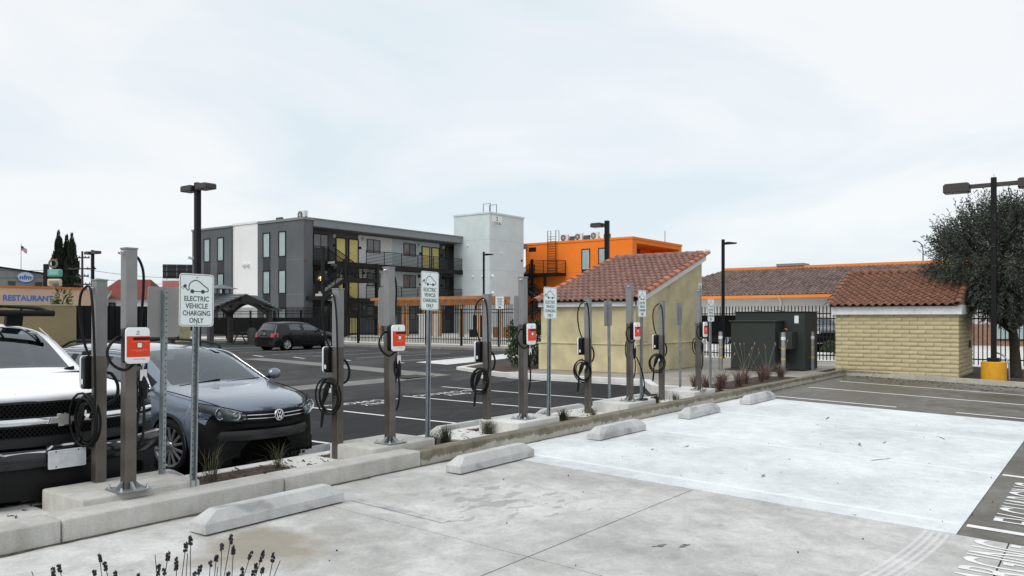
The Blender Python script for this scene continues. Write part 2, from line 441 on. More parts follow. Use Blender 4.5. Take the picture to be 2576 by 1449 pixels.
lot = thing('concrete_lot', kind='structure')
def slab(x0, y0, x1, y1, mat, dz=0.0, gap=0.006):
    ys = [y0+gap] + [y for y in (-9.0, 5.6) if y0+gap < y < y1-gap] + [y1-gap]
    mb = MB()
    for a, b_ in zip(ys[:-1], ys[1:]):
        za_, zb_ = zc(a)+dz, zc(b_)+dz
        mb.add([(x0+gap,a,za_),(x1-gap,a,za_),(x1-gap,b_,zb_),(x0+gap,b_,zb_),
                (x0+gap,a,za_-0.09),(x1-gap,a,za_-0.09),(x1-gap,b_,zb_-0.09),(x0+gap,b_,zb_-0.09)],
               [(0,1,2,3),(0,4,5,1),(1,5,6,2),(2,6,7,3),(3,7,4,0)])
    return mb.build('slab', mat, lot)
XJ = [-14, -3.6, 1.0-0.0, 4.66, 7.47]
YJ = [-9, -3.5, 0.66, 3.33, 6.045]
XJ = [-14, -5.0, 4.66, 7.47]
for i in range(len(XJ)-1):
    for j in range(len(YJ)-1):
        slab(XJ[i], YJ[j], XJ[i+1], YJ[j+1], m_conc_new)
for xa, xb in ((7.47, 16.15),):
    slab(xa, 1.03, xb, 6.045, m_conc_white, 0.003, 0.001)
    for ya, yb in ((-9, -3.5), (-3.5, 1.03)): slab(xa, ya, xb, yb, m_conc_old, 0, 0.008)
for xa, xb in ((16.15, 19.9), (19.9, 23.92)):
    for ya, yb in ((-9, -3.5), (-3.5, 1.03), (1.03, 6.045)): slab(xa, ya, xb, yb, m_conc_old, 0, 0.004)
jb = MB(); jb.grid([[(x, y, zc(y)-0.022) for x in (-14, 23.92)] for y in (-9, 0, 5.6, 6.045)])
jb.build('joint_base', m_dark, lot)
m_paint_faint = ground_concrete('road_paint_faint', (0.66,0.68,0.69), (0.78,0.80,0.81), (0.82,0.84,0.85), stain_amt=0.1)
def lot_line(x, y0, y1, w=0.10, mat=m_paint, dz=0.0045):
    mb = MB()
    ys = [y0] + ([5.6] if y0 < 5.6 < y1 else []) + [y1]
    mb.grid([[(x-w/2, y, zc(y)+dz), (x+w/2, y, zc(y)+dz)] for y in ys])
    return mb.build('painted_line', mat, lot)
for x, y0, y1, mt, dz in ((4.95, 4.35, 5.45, m_paint_worn, 0.004), (7.84, 1.06, 5.5, m_paint_faint, 0.0038), (7.84, -1.5, 1.0, m_paint, 0.004), (10.61, 1.06, 5.5, m_paint_faint, 0.0038), (10.61, -1.5, 1.0, m_paint, 0.004),
                  (13.4, 1.06, 5.5, m_paint_faint, 0.0038), (13.4, -1.5, 1.0, m_paint, 0.004), (16.66, 3.3, 5.75, m_paint, 0.004), (16.66, -1.0, 2.3, m_paint, 0.004), (19.25, -1.0, 5.7, m_paint, 0.004), (21.55, -1.0, 5.6, m_paint, 0.004)):
    lot_line(x, y0, y1, 0.10, mt, dz)
def flat_text(txt, x, y, w, h, rz, zf, mat, parent, dz=0.004, bold=0.0, subdiv=True):
    me = text_mesh(txt, 1.0, w, h, 0.0, bold=bold)
    c, s_ = math.cos(rz), math.sin(rz); mb = MB()
    vs = []
    for v in me.vertices:
        X = x + v.co.x*c - v.co.y*s_; Y = y + v.co.x*s_ + v.co.y*c
        vs.append((X, Y, zf(X, Y) + dz))
    mb.add(vs, [tuple(p.vertices) for p in me.polygons])
    o = mb.build('painted_lettering', mat, parent, recalc=False)
    return o
zcf = lambda X, Y: zc(Y)
flat_text('EV CHARGING', 6.40, 0.64, 2.05, 0.50, 0, zcf, m_paint, lot, bold=0.004)
flat_text('EV CHARGING', 9.22, 0.60, 2.05, 0.50, 0, zcf, m_paint, lot, bold=0.004)
flat_text('EV CHARGING', 12.0, 0.58, 2.05, 0.50, 0, zcf, m_paint, lot, bold=0.004)
# tyre scuffs, leaves and pebbles lying on the concrete
m_leaf_dry = M('dry_leaf', (0.035,0.026,0.018), 0.9, var=0.4)
lb = MB()
rl = random.Random(5)
for _ in range(240):
    x = rl.uniform(21.9, 23.8); y = rl.uniform(-0.5, 5.8)
    if rl.random() < 0.35: x = rl.uniform(23.4, 23.85)
    s_ = rl.uniform(0.015, 0.05); z = zc(y)+0.006
    a = rl.uniform(0, 6.28); dx, dy = math.cos(a)*s_, math.sin(a)*s_
    lb.add([(x-dx,y-dy,z),(x+dy*0.5,y-dx*0.5,z+0.012),(x+dx,y+dy,z+0.004),(x-dy*0.5,y+dx*0.5,z+0.014)], [(0,1,2,3)])
for _ in range(55):
    x = rl.uniform(2.5, 15); y = rl.uniform(0.5, 5.7); s_ = rl.uniform(0.003, 0.008); z = zc(y)+0.006
    lb.ball((x, y, z), s_, n=6, k=4)
tag(lb.build('leaf_litter', m_leaf_dry), 'dry dark leaf litter and grit along the far kerb', 'leaf litter', kind='stuff')

# dirt along the kerb foot; its dark brown also paints in the contact shadow
rd_ = random.Random(4)
m_dirt_shade = M('kerb_dirt_shade', (0.085,0.07,0.05), 0.95, var=0.5, scale=12, world=True)
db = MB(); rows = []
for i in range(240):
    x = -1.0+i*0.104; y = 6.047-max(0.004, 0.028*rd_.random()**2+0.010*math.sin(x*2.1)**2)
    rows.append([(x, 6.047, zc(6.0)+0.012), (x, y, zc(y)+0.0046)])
db.grid(rows); o_ = db.build('dirt_shade_line', m_dirt_shade, lot); o_['kind'] = 'stuff'
# tyre marks and scuffs on the slabs
m_scuff = M('tyre_scuff', (0.16,0.16,0.17), 0.8, var=0.4, scale=20, world=True)
m_track = ground_concrete('tyre_track_pale', (0.50,0.50,0.49), (0.60,0.60,0.59), (0.68,0.68,0.67), stain_amt=0.05)
def lot_strip(pts, w, mat, name, dz):
    P = [Vector(p) for p in pts]; rows = []
    for i, p in enumerate(P):
        t = (P[min(i+1,len(P)-1)]-P[max(i-1,0)]).normalized(); n_ = Vector((-t.y, t.x))*(w[i] if isinstance(w, list) else w)/2
        rows.append([(p.x-n_.x, p.y-n_.y, zc(p.y-n_.y)+dz), (p.x+n_.x, p.y+n_.y, zc(p.y+n_.y)+dz)])
    mb_ = MB(); mb_.grid(rows); return mb_.build(name, mat, lot)
for k in range(4):
    lot_strip([(7.42-i*0.16, 1.08+k*0.055+0.16*(i/11.0)**2) for i in range(13)], 0.028, m_track, 'tyre_track', 0.0012)
rs_ = random.Random(12)
for x, y, a, L_ in ((11.4,2.7,0.3,0.35),(11.9,2.5,0.2,0.25),(10.4,2.35,-0.4,0.45),(12.9,1.9,0.5,0.4),(9.6,4.4,0.1,0.2),(9.1,4.6,0.4,0.15),(5.6,2.6,-0.2,0.12),(5.45,2.75,-0.2,0.16),(13.8,3.8,0.2,0.4),(8.5,3.0,0.2,0.2)):
    n_ = 7; p_ = []; w_ = []
    for i in range(n_):
        t = i/(n_-1); p_.append((x+math.cos(a)*L_*t+rs_.uniform(-.012,.012), y+math.sin(a)*L_*t+rs_.uniform(-.02,.02))); w_.append(max(0.004, 0.05*math.sin(math.pi*t)*rs_.uniform(0.3,1)))
    lot_strip(p_, w_, m_scuff, 'tyre_scuff', 0.0042)
alot = thing('asphalt_lot', kind='structure')
ax = [-30,-12,-6,-2,0,2,4,6,8,10,12,14,15.3,16,17,18,19,20,21,22,24,26,28,30,31.4]
ay = [7.45,8,9,10,11,12,13,14,15,16,17,18,19,20,21,22,23,24,25,27,30,34,40,50,60]
mb = MB(); mb.grid([[(x, y, za(x, y)) for x in ax] for y in ay]); mb.build('asphalt_surface', m_asphalt, alot, smooth='all')
def aline(x0, y0, x1, y1, w=0.10, mat=m_paint, dz=0.006, name='painted_line', n=8):
    d = Vector((x1-x0, y1-y0)).normalized(); p = Vector((-d.y, d.x)) * (w/2); rows = []
    for i in range(n+1):
        t = i/n; x = x0+(x1-x0)*t; y = y0+(y1-y0)*t
        rows.append([(x-p.x, y-p.y, za(x-p.x, y-p.y)+dz), (x+p.x, y+p.y, za(x+p.x, y+p.y)+dz)])
    m_ = MB(); m_.grid(rows); return m_.build(name, mat, alot)
for x in (2.10, 4.84, 7.57, 10.30, 13.03, 15.3, 18.0):
    aline(x, 8.1, x+ (0.0), 12.75 if x < 15 else 13.6, 0.085)
azf = lambda X, Y: za(X, Y)
for x in (8.95, 11.6, 14.15):
    flat_text('EV CHARGING', x, 12.5, 1.9, 0.28, math.pi, azf, m_paint, alot, 0.006)
    flat_text('ONLY', x, 12.1, 0.8, 0.28, math.pi, azf, m_paint, alot, 0.006)
for y in (21.6, 24.4, 27.1, 29.8, 32.4, 35.1, 37.8):
    aline(22.3 if y > 24 else 22.0, y, 28.0, y, 0.1, m_paint_worn)
    aline(20.9, y-1.2, 21.3, y+0.0, 0.12, m_paint, n=2)
for a, b_ in (((17.4,12.4),(19.0,12.0)), ((17.9,9.9),(18.2,8.8))): aline(a[0],a[1],b_[0],b_[1],0.1,m_paint_worn,n=3)
# wide pale concrete strips (valley gutters) that meet at the storm drain
aline(3.0, 15.75, 17.0, 16.0, 0.95, m_conc_gutter, 0.005, 'concrete_gutter', 12)
aline(17.35, 15.55, 19.6, 27.5, 0.95, m_conc_gutter, 0.0075, 'concrete_gutter', 12)
mb = MB()
for q in ((21.6,20.3),(21.0,18.4),(27.6,19.6),(28.3,21.6)): pass
mb.add([(21.5,20.4,za(21.5,20.4)+0.006),(21.1,18.5,za(21.1,18.5)+0.006),(27.9,19.8,0.006),(28.8,21.9,0.006)], [(0,1,2,3)])
mb.build('concrete_patch', m_conc_pale, alot)
# darker tar patches
m_tar = M('tar_patch', (0.024,0.024,0.026), 0.7, var=0.25, world=True)
for pts in (((16.6,14.2),(19.2,14.4),(19.0,15.0),(16.9,14.8)), ((18.6,16.4),(22.0,17.0),(21.7,17.5),(18.8,17.0)), ((17.2,12.9),(18.9,13.2),(18.7,13.6),(17.3,13.4))):
    m_ = MB(); m_.add([(x, y, za(x, y)+0.005) for x, y in pts], [(0,1,2,3)]); m_.build('tar_patch', m_tar, alot)
m_green = M('green_court', (0.030,0.060,0.045), 0.85, var=0.2, world=True)
m_ = MB(); m_.add([(26.2,40.6,0.005),(31.2,40.6,0.005),(31.2,47,0.005),(26.2,47,0.005)], [(0,1,2,3)]); m_.build('green_paving', m_green, alot)
# storm drain grate
gr = thing('storm_drain', 'rusty slotted storm drain grate where the concrete gutters meet', 'drain', (16.75, 16.05, za(16.75,16.05)+0.010))
m_iron = M('cast_iron', (0.06,0.055,0.05), 0.7, metal=0.3, var=0.3)
m_ = MB(); m_.box(-0.5,-0.32,0,0.5,0.32,0.004); m_.build('pit', m_dark, gr)
for i in range(9):
    m_ = MB(); x = -0.48+i*0.12; m_.box(x-0.035,-0.3,0.0045,x+0.035,0.3,0.02); m_.build('bar', m_iron, gr)
for y_ in (-0.33, 0.33):
    m_ = MB(); m_.box(-0.56,y_-0.03,0.0045,0.56,y_+0.03,0.022); m_.build('frame_side', m_iron, gr)

# ------------------------------------------------------------------ island between the two lots
isl = thing('kerb_island', kind='structure')
def kerb(x0, x1, y0, y1, z0, z1, mat, name='kerb', bev=0.018):
    m_ = MB(); m_.box(x0, y0, z0, x1, y1, z1); return m_.build(name, mat, isl, smooth=True, bevel=bev, seg=3)
for a, b_ in ((-1.2, 2.712), (2.722, 4.655), (4.667, 6.462)):
    kerb(a, b_, 6.05, 6.36, -0.1, 0.172, m_kerb_new)
for a, b_ in ((6.47, 9.6), (9.604, 13.9), (13.904, 18.4), (18.404, 23.9)):
    kerb(a, b_, 6.05, 6.22 if a > 16 else 6.25, -0.1, 0.165, m_kerb_old)
m_ = MB(); m_.box(23.9, -6, -0.4, 24.06, 6.25, -0.01)
for i in range(len(m_.v)):
    x, y, z = m_.v[i]
    if z > -0.05: m_.v[i] = (x, y, zc(y) + 0.13 + (0.02 if y > 5 else 0))
m_.build('kerb', m_kerb_old, isl, smooth=True, bevel=0.015)
# asphalt-side kerb, planting strip floor
for a, b_ in ((-1.2, 4.6), (4.606, 10.4), (10.406, 17.6)):
    kerb(a, b_, 7.33, 7.48, -0.3, 0.045, m_conc_pale, bev=0.015)
m_ = MB(); m_.box(-1.2, 6.30, -0.2, 17.6, 7.335, 0.03); m_.build('planting_bed', m_mulch, isl)
def bed_slab(x0, x1, z=0.055, y0=6.34, y1=7.335):
    m_ = MB(); m_.box(x0, y0, -0.1, x1, y1, z); m_.build('concrete_apron', m_conc_pale, isl, bevel=0.01)
CH = [3.39, 6.41, 9.05, 12.08, 14.67]      # tall chargers, Y 6.55
BX = [3.41, 6.05, 8.72, 11.40, 14.10]      # short chargers, Y 6.95
for i, x in enumerate(CH):
    m_ = MB(); m_.box(x-0.40, 6.335, -0.1, x+0.60, 7.02, 0.225)
    m_.build('charger_pad', m_conc_pale if i > 1 else m_kerb_new, isl, smooth=True, bevel=0.02, seg=3)
    bed_slab(x-0.95 if i < 2 else x-1.1, x-0.40+0.02)
    bed_slab(x+0.60, x+0.85, 0.05)
# mulch chips: countless
rm = random.Random(3); mbm = MB()
for _ in range(1500):
    x = rm.uniform(0.5, 17.4); y = rm.uniform(6.42, 7.3); s_ = rm.uniform(0.012, 0.04); a = rm.uniform(0, 3.14)
    dx, dy = math.cos(a)*s_, math.sin(a)*s_; z = 0.034 + rm.uniform(0, 0.02); t = rm.uniform(-0.02, 0.03)
    mbm.add([(x-dx-dy*0.2,y-dy+dx*0.2,z),(x-dx+dy*0.2,y-dy-dx*0.2,z+0.006),(x+dx+dy*0.2,y+dy-dx*0.2,z+abs(t)),(x+dx-dy*0.2,y+dy+dx*0.2,z+abs(t)*0.6)], [(0,1,2,3)])
tag(mbm.build('mulch_chips', M('bark_chip', (0.032,0.020,0.014), 0.9, var=0.5, scale=30, world=True)), 'dark bark mulch chips in the planting strip', 'mulch', kind='stuff')

# raised concrete pad that carries the transformer and tiled house
pad = thing('utility_pavement', kind='structure')
m_ = MB()
m_.prism([(16.9,6.24),(23.95,6.24),(23.95,6.9),(29.8,6.9),(29.8,14.0),(18.3,14.0),(18.3,9.3),(16.9,8.4)], 'z', -0.3, 0.068); m_.build('pavement_slab', m_conc_pad, pad)
m_ = MB(); m_.prism([(16.75,7.2),(16.9,7.2),(16.9,8.4),(18.3,9.3),(18.3,14.0),(19.5,16.4),(21.5,17.2),(21.5,17.35),(19.35,16.6),(18.13,14.0),(18.13,9.42),(16.75,8.5)], 'z', -0.3, 0.085)
m_.build('kerb', m_conc_pale, pad, bevel=0.012)
m_ = MB(); m_.prism([(18.3,14.0),(29.8,14.0),(29.8,17.2),(21.5,17.2),(19.5,16.4)], 'z', -0.3, 0.055); m_.build('planting_bed', m_mulch, pad)
m_ = MB(); m_.box(16.95, 6.4, 0.0, 21.3, 7.5, 0.078); m_.build('planting_bed', m_mulch, pad)
m_ = MB(); m_.box(24.06, -6, -0.4, 30.5, 6.24, 0.0)
for i in range(len(m_.v)):
    x, y, z = m_.v[i]
    if z > -0.05: m_.v[i] = (x, y, zc(y)+0.10)
m_.build('planting_bed', m_mulch, pad)
# yard beyond the fences
yard = thing('yard_paving', kind='structure')
m_ = MB(); m_.box(31.4, 15.0, -0.3, 31.56, 60, 0.13); m_.build('kerb', m_conc_gutter, yard, bevel=0.015)
m_ = MB(); m_.box(31.56, 15.0, -0.3, 34.4, 60, 0.10); m_.build('gravel_strip', M('gravel_strip', (0.30,0.27,0.22), 0.95, var=0.35, scale=9, bmp=0.5, bscale=20, world=True), yard)
m_ = MB(); m_.box(34.4, 15.0, -0.3, 64, 60, 0.105); m_.build('walk', m_conc_pale, yard)
m_ = MB(); m_.box(30.5, -30, -0.5, 64, 15.0, -0.03); m_.build('drive', m_conc_pale, yard)
m_ = MB(); m_.box(33.6, 6, -0.2, 35.4, 14.6, 0.12); m_.build('island_bed', m_conc_pale, yard, bevel=0.02)

# ------------------------------------------------------------------ wheel stops
def wheel_stop_mesh(L, seed):
    rr = random.Random(seed); h, wb, wt = 0.158, 0.205, 0.10; e = 0.13
    lv = [(-L/2, wb/2, 0.0), (-L/2, wb/2, 0.062)]
    V = []
    for sx in (-1, 1):
        V += [(sx*L/2, -wb/2, 0), (sx*L/2, wb/2, 0), (sx*L/2, wb/2*0.96, 0.075), (sx*(L/2-e), wt/2, h), (sx*(L/2-e), -wt/2, h), (sx*L/2, -wb/2*0.96, 0.075)]
    # per side: 0 bottom-front 1 bottom-back 2 mid-back 3 top-back 4 top-front 5 mid-front
    V = [(x, y, z) for x, y, z in V]
    V2 = list(V)
    # long edges at mid height run to the ends, the top is shorter: chamfered ends
    F = [(0,1,2,5),(5,2,3,4),(7,6,11,8),(8,11,10,9),(0,5,11,6),(5,4,10,11),(4,3,9,10),(3,2,8,9),(2,1,7,8)]
    m_ = MB(); m_.add(V2, F); return m_.mesh('wheel_stop', m_stop, bevel=0.005, seg=1)
stops = [(4.16, 1.38, 'long pale wheel stop nearest the camera beside the brown stain'), (7.08, 1.36, 'scuffed wheel stop at the corner of the whitewashed concrete'),
         (9.90, 1.30, 'third wheel stop from the camera, with a dark tyre streak'), (12.68, 1.28, 'fourth wheel stop from the camera, on whitewashed concrete'), (15.43, 1.42, 'farthest wheel stop, beside the brown old concrete')]
for i, (x, Ls, lab) in enumerate(stops):
    o = inst('wheel_stop', wheel_stop_mesh(Ls, i), None, (x-0.03, 5.52, zc(5.52)+0.011), (0,0,R([1.2,0.8,-0.6,0.3,0.2][i])))
    tag(o, lab, 'wheel stop', 'wheel stops on the concrete lot')
astops = [(4.05, 1.55, 'wheel stop under the front of the white truck'), (6.78, 1.5, 'wheel stop just past the front of the grey car'), (9.55, 1.5, 'wheel stop behind the second tall charger pad'),
          (12.25, 1.5, 'low wheel stop on asphalt between third and fourth tall chargers'), (14.8, 1.4, 'low wheel stop on asphalt behind the fourth and fifth chargers')]
for i, (x, Ls, lab) in enumerate(astops):
    o = inst('wheel_stop', wheel_stop_mesh(Ls, 9+i), None, (x, 8.0, za(x, 8.0)+0.010))
    tag(o, lab, 'wheel stop', 'wheel stops on the asphalt lot')

# ------------------------------------------------------------------ buildings
m_st_tan = M('stucco_tan', (0.54,0.47,0.285), 0.9, var=0.22, scale=1.6, bmp=0.25, bscale=45, world=True)
m_st_grey = M('stucco_dark_grey', (0.105,0.112,0.118), 0.85, var=0.10, scale=0.5, bmp=0.15, bscale=20, world=True)
m_st_white = M('stucco_white', (0.80,0.80,0.79), 0.85, var=0.04, scale=0.5, world=True)
m_st_pale = M('stucco_pale_blue_grey', (0.58,0.64,0.645), 0.85, var=0.07, scale=0.7, bmp=0.12, bscale=20, world=True)
m_st_orange = M('stucco_orange', (0.86,0.20,0.014), 0.8, var=0.06, scale=0.5, bmp=0.12, bscale=20, world=True)
m_trim_grey = M('trim_grey', (0.20,0.215,0.225), 0.6, var=0.06)
m_door_y = M('door_yellow', (0.88,0.73,0.25), 0.5, var=0.05)
m_frame = M('window_frame_black', (0.008,0.009,0.010), 0.5, var=0.1, spec=0.25)
m_panel_dk = M('spandrel_black', (0.016,0.018,0.021), 0.35, var=0.15)
m_glass_b = M('window_blind_glass', (0.33,0.42,0.42), 0.12, var=0.10, scale=1.5, spec=0.8)
m_glass_d = M('window_dark_glass', (0.085,0.09,0.085), 0.08, var=0.35, scale=0.8, spec=0.9)
m_wood = M('cedar', (0.36,0.155,0.055), 0.65, var=0.25, scale=3)
m_wood_p = M('cedar_post', (0.55,0.29,0.13), 0.65, var=0.2, scale=3)
m_stair = M('stair_concrete', (0.42,0.41,0.39), 0.8, var=0.1)
m_lamp_on = emis('lit_lamp', (1.0, 0.72, 0.38), 4.0)
m_tileA = M('clay_tile', (0.175,0.085,0.066), 0.8, var=0.22, scale=5, col2=(0.235,0.125,0.10), rnd=0.16, bmp=0.3, bscale=60)
m_tileR = M('clay_tile_rake', (0.29,0.095,0.052), 0.75, var=0.2, scale=7, col2=(0.40,0.16,0.10), rnd=0.2)
m_tileB = M('clay_tile_brown', (0.135,0.055,0.032), 0.8, var=0.28, scale=5, col2=(0.21,0.095,0.055), rnd=0.17, bmp=0.3, bscale=60)
m_tileC = M('clay_tile_far', (0.115,0.080,0.070), 0.85, var=0.3, scale=2.2, col2=(0.195,0.138,0.122), world=True)
m_mortar = M('mortar_white', (0.62,0.56,0.53), 0.9, var=0.1)

def tile_mesh(name, w, l, h, mat, n=8, pan=0.40):
    """S-shaped clay tile: x across, y up the slope, z out of the roof"""
    m_ = MB()
    def prof(t):
        if t < 1-pan: return h*math.sin(math.pi*t/(1-pan))
        return -h*0.28*math.sin(math.pi*(t-(1-pan))/pan)
    xs = [i/n for i in range(n+1)]
    top = [(t*w, 0, prof(t)+h*0.55) for t in xs]; back = [(t*w, l, prof(t)) for t in xs]
    low = [(t*w, 0.004, prof(t)+h*0.55-0.018) for t in xs]
    m_.grid([low, top, back])
    return m_.mesh(name, mat, smooth=True, recalc=False)
def barrel_mesh(name, r, l, mat, n=7, taper=0.85):
    m_ = MB(); rows = []
    for y, k, dz in ((0, 1.0, 0.014), (l, taper, 0.0)):
        rows.append([(r*k*math.cos(math.pi*i/n), y, r*k*math.sin(math.pi*i/n)*0.9+dz) for i in range(n+1)])
    m_.grid([[(x*0.9, 0.004, z*0.85) for x, y, z in rows[0]], rows[0], rows[1]], flip=True)
    return m_.mesh(name, mat, smooth=True, recalc=False)
def window(parent, mtx, w, h, mat, frame=0.07, mull=0, depth=0.05, name='window', sill=False):
    """frame ring with a recessed pane (sub-part) and mullions"""
    m_ = MB()
    for x0, y0, x1, y1 in ((-w/2,-h/2,-w/2+frame,h/2), (w/2-frame,-h/2,w/2,h/2), (-w/2+frame,-h/2,w/2-frame,-h/2+frame), (-w/2+frame,h/2-frame,w/2-frame,h/2)):
        k = len(m_.v); m_.box(x0, y0, 0, x1, y1, depth)
    for i in range(mull):
        x = -w/2 + (i+1)*w/(mull+1); m_.box(x-frame*0.4, -h/2+frame, 0, x+frame*0.4, h/2-frame, depth*0.8)
    m_.xf(mtx); o = m_.build(name, m_frame, parent)
    p = MB(); p.box(-w/2+frame*0.5, -h/2+frame*0.5, 0.0, w/2-frame*0.5, h/2-frame*0.5, 0.018); p.xf(mtx)
    p.build('pane', mat, o)
    return o
def railing(parent, p0, p1, h=1.07, bars=7, step=1.7, mat=None, slope_posts=True):
    mat = mat or m_black; p0, p1 = Vector(p0), Vector(p1); L = (p1-p0).length
    t = MB(); t.bar(p0+Vector((0,0,h)), p1+Vector((0,0,h)), 0.08, 0.065); o = t.build('rail', mat, parent)
    for i in range(bars):
        z = 0.12 + (h-0.2)*i/(bars-1) * 0.93
        t = MB(); t.bar(p0+Vector((0,0,z)), p1+Vector((0,0,z)), 0.042, 0.042); t.build('rail_bar', mat, parent)
    n = max(1, round(L/step))
    for i in range(n+1):
        p = p0.lerp(p1, i/n); t = MB(); t.bar(p, p+Vector((0,0,h)), 0.05, 0.05); t.build('rail_post', mat, parent)
def stair_flight(parent, p0, p1, width, n=9):
    """p0 low, p1 high (centre line along X); treads with a black stringer on either side"""
    p0, p1 = Vector(p0), Vector(p1); w = width/2
    for s_ in (-1, 1):
        t = MB(); t.bar(p0+Vector((0,s_*w,-0.02)), p1+Vector((0,s_*w,-0.02)), 0.06, 0.32); t.build('stringer', m_black, parent)
    for i in range(n):
        q = p0.lerp(p1, (i+0.5)/n); dx = abs(p1.x-p0.x)/n; dy = abs(p1.y-p0.y)/n
        t = MB(); t.box(q.x-dx*0.55, q.y-w+0.04, q.z+0.02, q.x+dx*0.55, q.y+w-0.04, q.z+0.07)
        t.box(q.x-dx*0.55, q.y-w+0.04, q.z-0.12, q.x-dx*0.5, q.y+w-0.04, q.z+0.02); t.build('tread', m_stair, parent)

# ---- three-storey grey apartment block
ap = thing('apartment_block', 'three-storey dark grey apartment block with yellow doors and open walkways', 'building', (42.3, 52.5, 0))
A0 = Vector((42.3, 52.5, 0))
def AB(x0, y0, z0, x1, y1, z1): return (x0-42.3, y0-52.5, z0, x1-42.3, y1-52.5, z1)
def apart(name, mat, *bx, bev=0, par=None):
    m_ = MB()
    for b_ in bx: m_.box(*AB(*b_))
    return m_.build(name, mat, par or ap, bevel=bev)
# west face wall in three colour bays (they step in depth a little)
w_near = apart('wall', m_st_grey, (42.30, 52.5, 0.1, 43.2, 58.6, 9.62))
w_mid = apart('wall', m_st_white, (42.42, 58.6, 0.1, 43.2, 62.3, 9.75)); w_mid['label'] = 'white stucco wall bay'
w_far = apart('wall', m_st_grey, (42.25, 62.3, 0.1, 43.2, 68.4, 9.62))
apart('coping', m_trim_grey, (42.22, 52.42, 9.62, 43.25, 58.58, 9.82)); apart('coping', m_white, (42.34, 58.58, 9.75, 43.25, 62.32, 9.92)); apart('coping', m_trim_grey, (42.17, 62.32, 9.62, 43.25, 68.45, 9.78))
apart('building_core', m_st_grey, (43.2, 54.8, 0.1, 66, 68.4, 9.4))
apart('roof_deck', M('roof_membrane', (0.4,0.4,0.4), 0.9), (43.2, 54.8, 9.4, 66, 68.3, 9.5))
for z in (3.55, 6.4):   # control joints
    apart('joint_strip', m_trim_grey, (42.292, 52.5, z-0.012, 42.302, 56.0, z+0.012))
# tall window strips on the west face: upper window, black spandrel, lower window, spandrel
def west_window(yc, x, w=0.98):
    for zt, zb in ((8.83, 6.68), (5.62, 3.62), (2.45, 0.9)):
        mt = FACE((-1,0,0), (x-42.3-0.002, yc-52.5, (zt+zb)/2)); window(ap, mt, w, zt-zb, m_glass_b, 0.09, 0, 0.06)
    for zt, zb in ((6.68, 5.62), (3.62, 2.45)):
        m_ = MB(); m_.box(x-42.3-0.03, yc-w/2-52.5, zb, x-42.3, yc+w/2-52.5, zt); m_.build('spandrel', m_panel_dk, ap)
for yc, x in ((57.35, 42.30), (55.25, 42.30), (66.0, 42.25), (63.9, 42.25)): west_window(yc, x)
for y in (60.0, 60.55):   # twin wall lights on the white bay
    m_ = MB(); m_.prism([(-0.02,0.0),(0.22,-0.05),(0.22,-0.18),(-0.02,-0.42)], 'y', y-0.16-52.5, y+0.16-52.5); 
    for i in range(len(m_.v)):
        X, Y, Z = m_.v[i]; m_.v[i] = (0.12-X, Y, Z+6.35)
    m_.build('wall_light', m_white, ap)
# recessed gallery wall
FL = [0.25, 3.32, 6.38]
bays = [(43.2, 50.0, m_st_grey), (50.0, 54.25, m_st_white), (54.25, 60.9, m_st_pale), (60.9, 65.0, m_st_grey)]
for f, z0 in enumerate(FL):
    zt = z0+2.72
    for x0, x1, mt in bays: apart('gallery_wall', mt if f else m_st_grey, (x0, 54.5, z0, x1, 54.78, zt))
    for x in (47.95, 49.42, 58.9, 60.3):
        mt = FACE((0,-1,0), (x-42.3, 54.5-52.5-0.004, z0+1.12))
        m_ = MB(); m_.box(-0.62, -1.12, 0, 0.62, 1.2, 0.03); m_.xf(mt); d = m_.build('door_frame', m_frame, ap)
        m_ = MB(); m_.box(-0.5, -1.1, 0.03, 0.44, 1.1, 0.06); m_.xf(mt); dd = m_.build('door', m_door_y, ap)
        m_ = MB(); m_.box(-0.44, -0.15, 0.06, -0.36, -0.05, 0.11); m_.xf(mt); m_.build('handle', m_steel, dd)
    for x, w in ((45.7, 1.62), (51.86, 1.68), (56.6, 1.68), (62.6, 1.6)):
        window(ap, FACE((0,-1,0), (x-42.3, 54.5-52.5-0.004, z0+1.82)), w, 1.25, m_glass_d, 0.06, 1, 0.05)
    for x in (47.1, 50.55, 57.9, 61.4):
        m_ = MB(); m_.box(x-0.11-42.3, 1.84, z0+2.25, x+0.11-42.3, 1.998, z0+2.52); m_.build('wall_light', m_st_pale if f != 1 else m_frame, ap)
    for x in (47.2, 50.2, 58.1, 61.2):
        m_ = MB(); m_.box(x-0.16-42.3, 1.97, z0+1.45, x+0.16-42.3, 1.998, z0+1.68); m_.build('door_number', m_frame, ap)
    if f:
        apart('walkway', m_black, (43.2, 52.45, z0-0.32, 62.3, 54.5, z0-0.02))
        apart('walkway_beam', m_black, (43.2, 52.4, z0-0.42, 62.3, 52.52, z0+0.03))
m_ = MB(); m_.box(45.55-42.3,1.8,4.85,45.83-42.3,1.9,5.15); m_.build('lit_wall_lamp', m_lamp_on, ap)
apart('eave_fascia', m_trim_grey, (43.25, 52.44, 9.14, 64.9, 52.56, 9.72))
apart('eave_coping', m_trim_grey, (43.25, 52.36, 9.72, 64.9, 54.9, 9.82))
apart('soffit', m_st_grey, (43.2, 52.56, 9.10, 64.9, 54.8, 9.16))
railing(ap, (45.2-42.3+3.9, 0.0, 6.38), (62.2-42.3, 0.0, 6.38), 1.15, 8, 2.2)
railing(ap, (0.95, 0.0, 6.38), (2.6, 0.0, 6.38), 1.15, 8, 1.5)
railing(ap, (6.8, 0.0, 3.32), (62.2-42.3, 0.0, 3.32), 1.15, 8, 2.2)
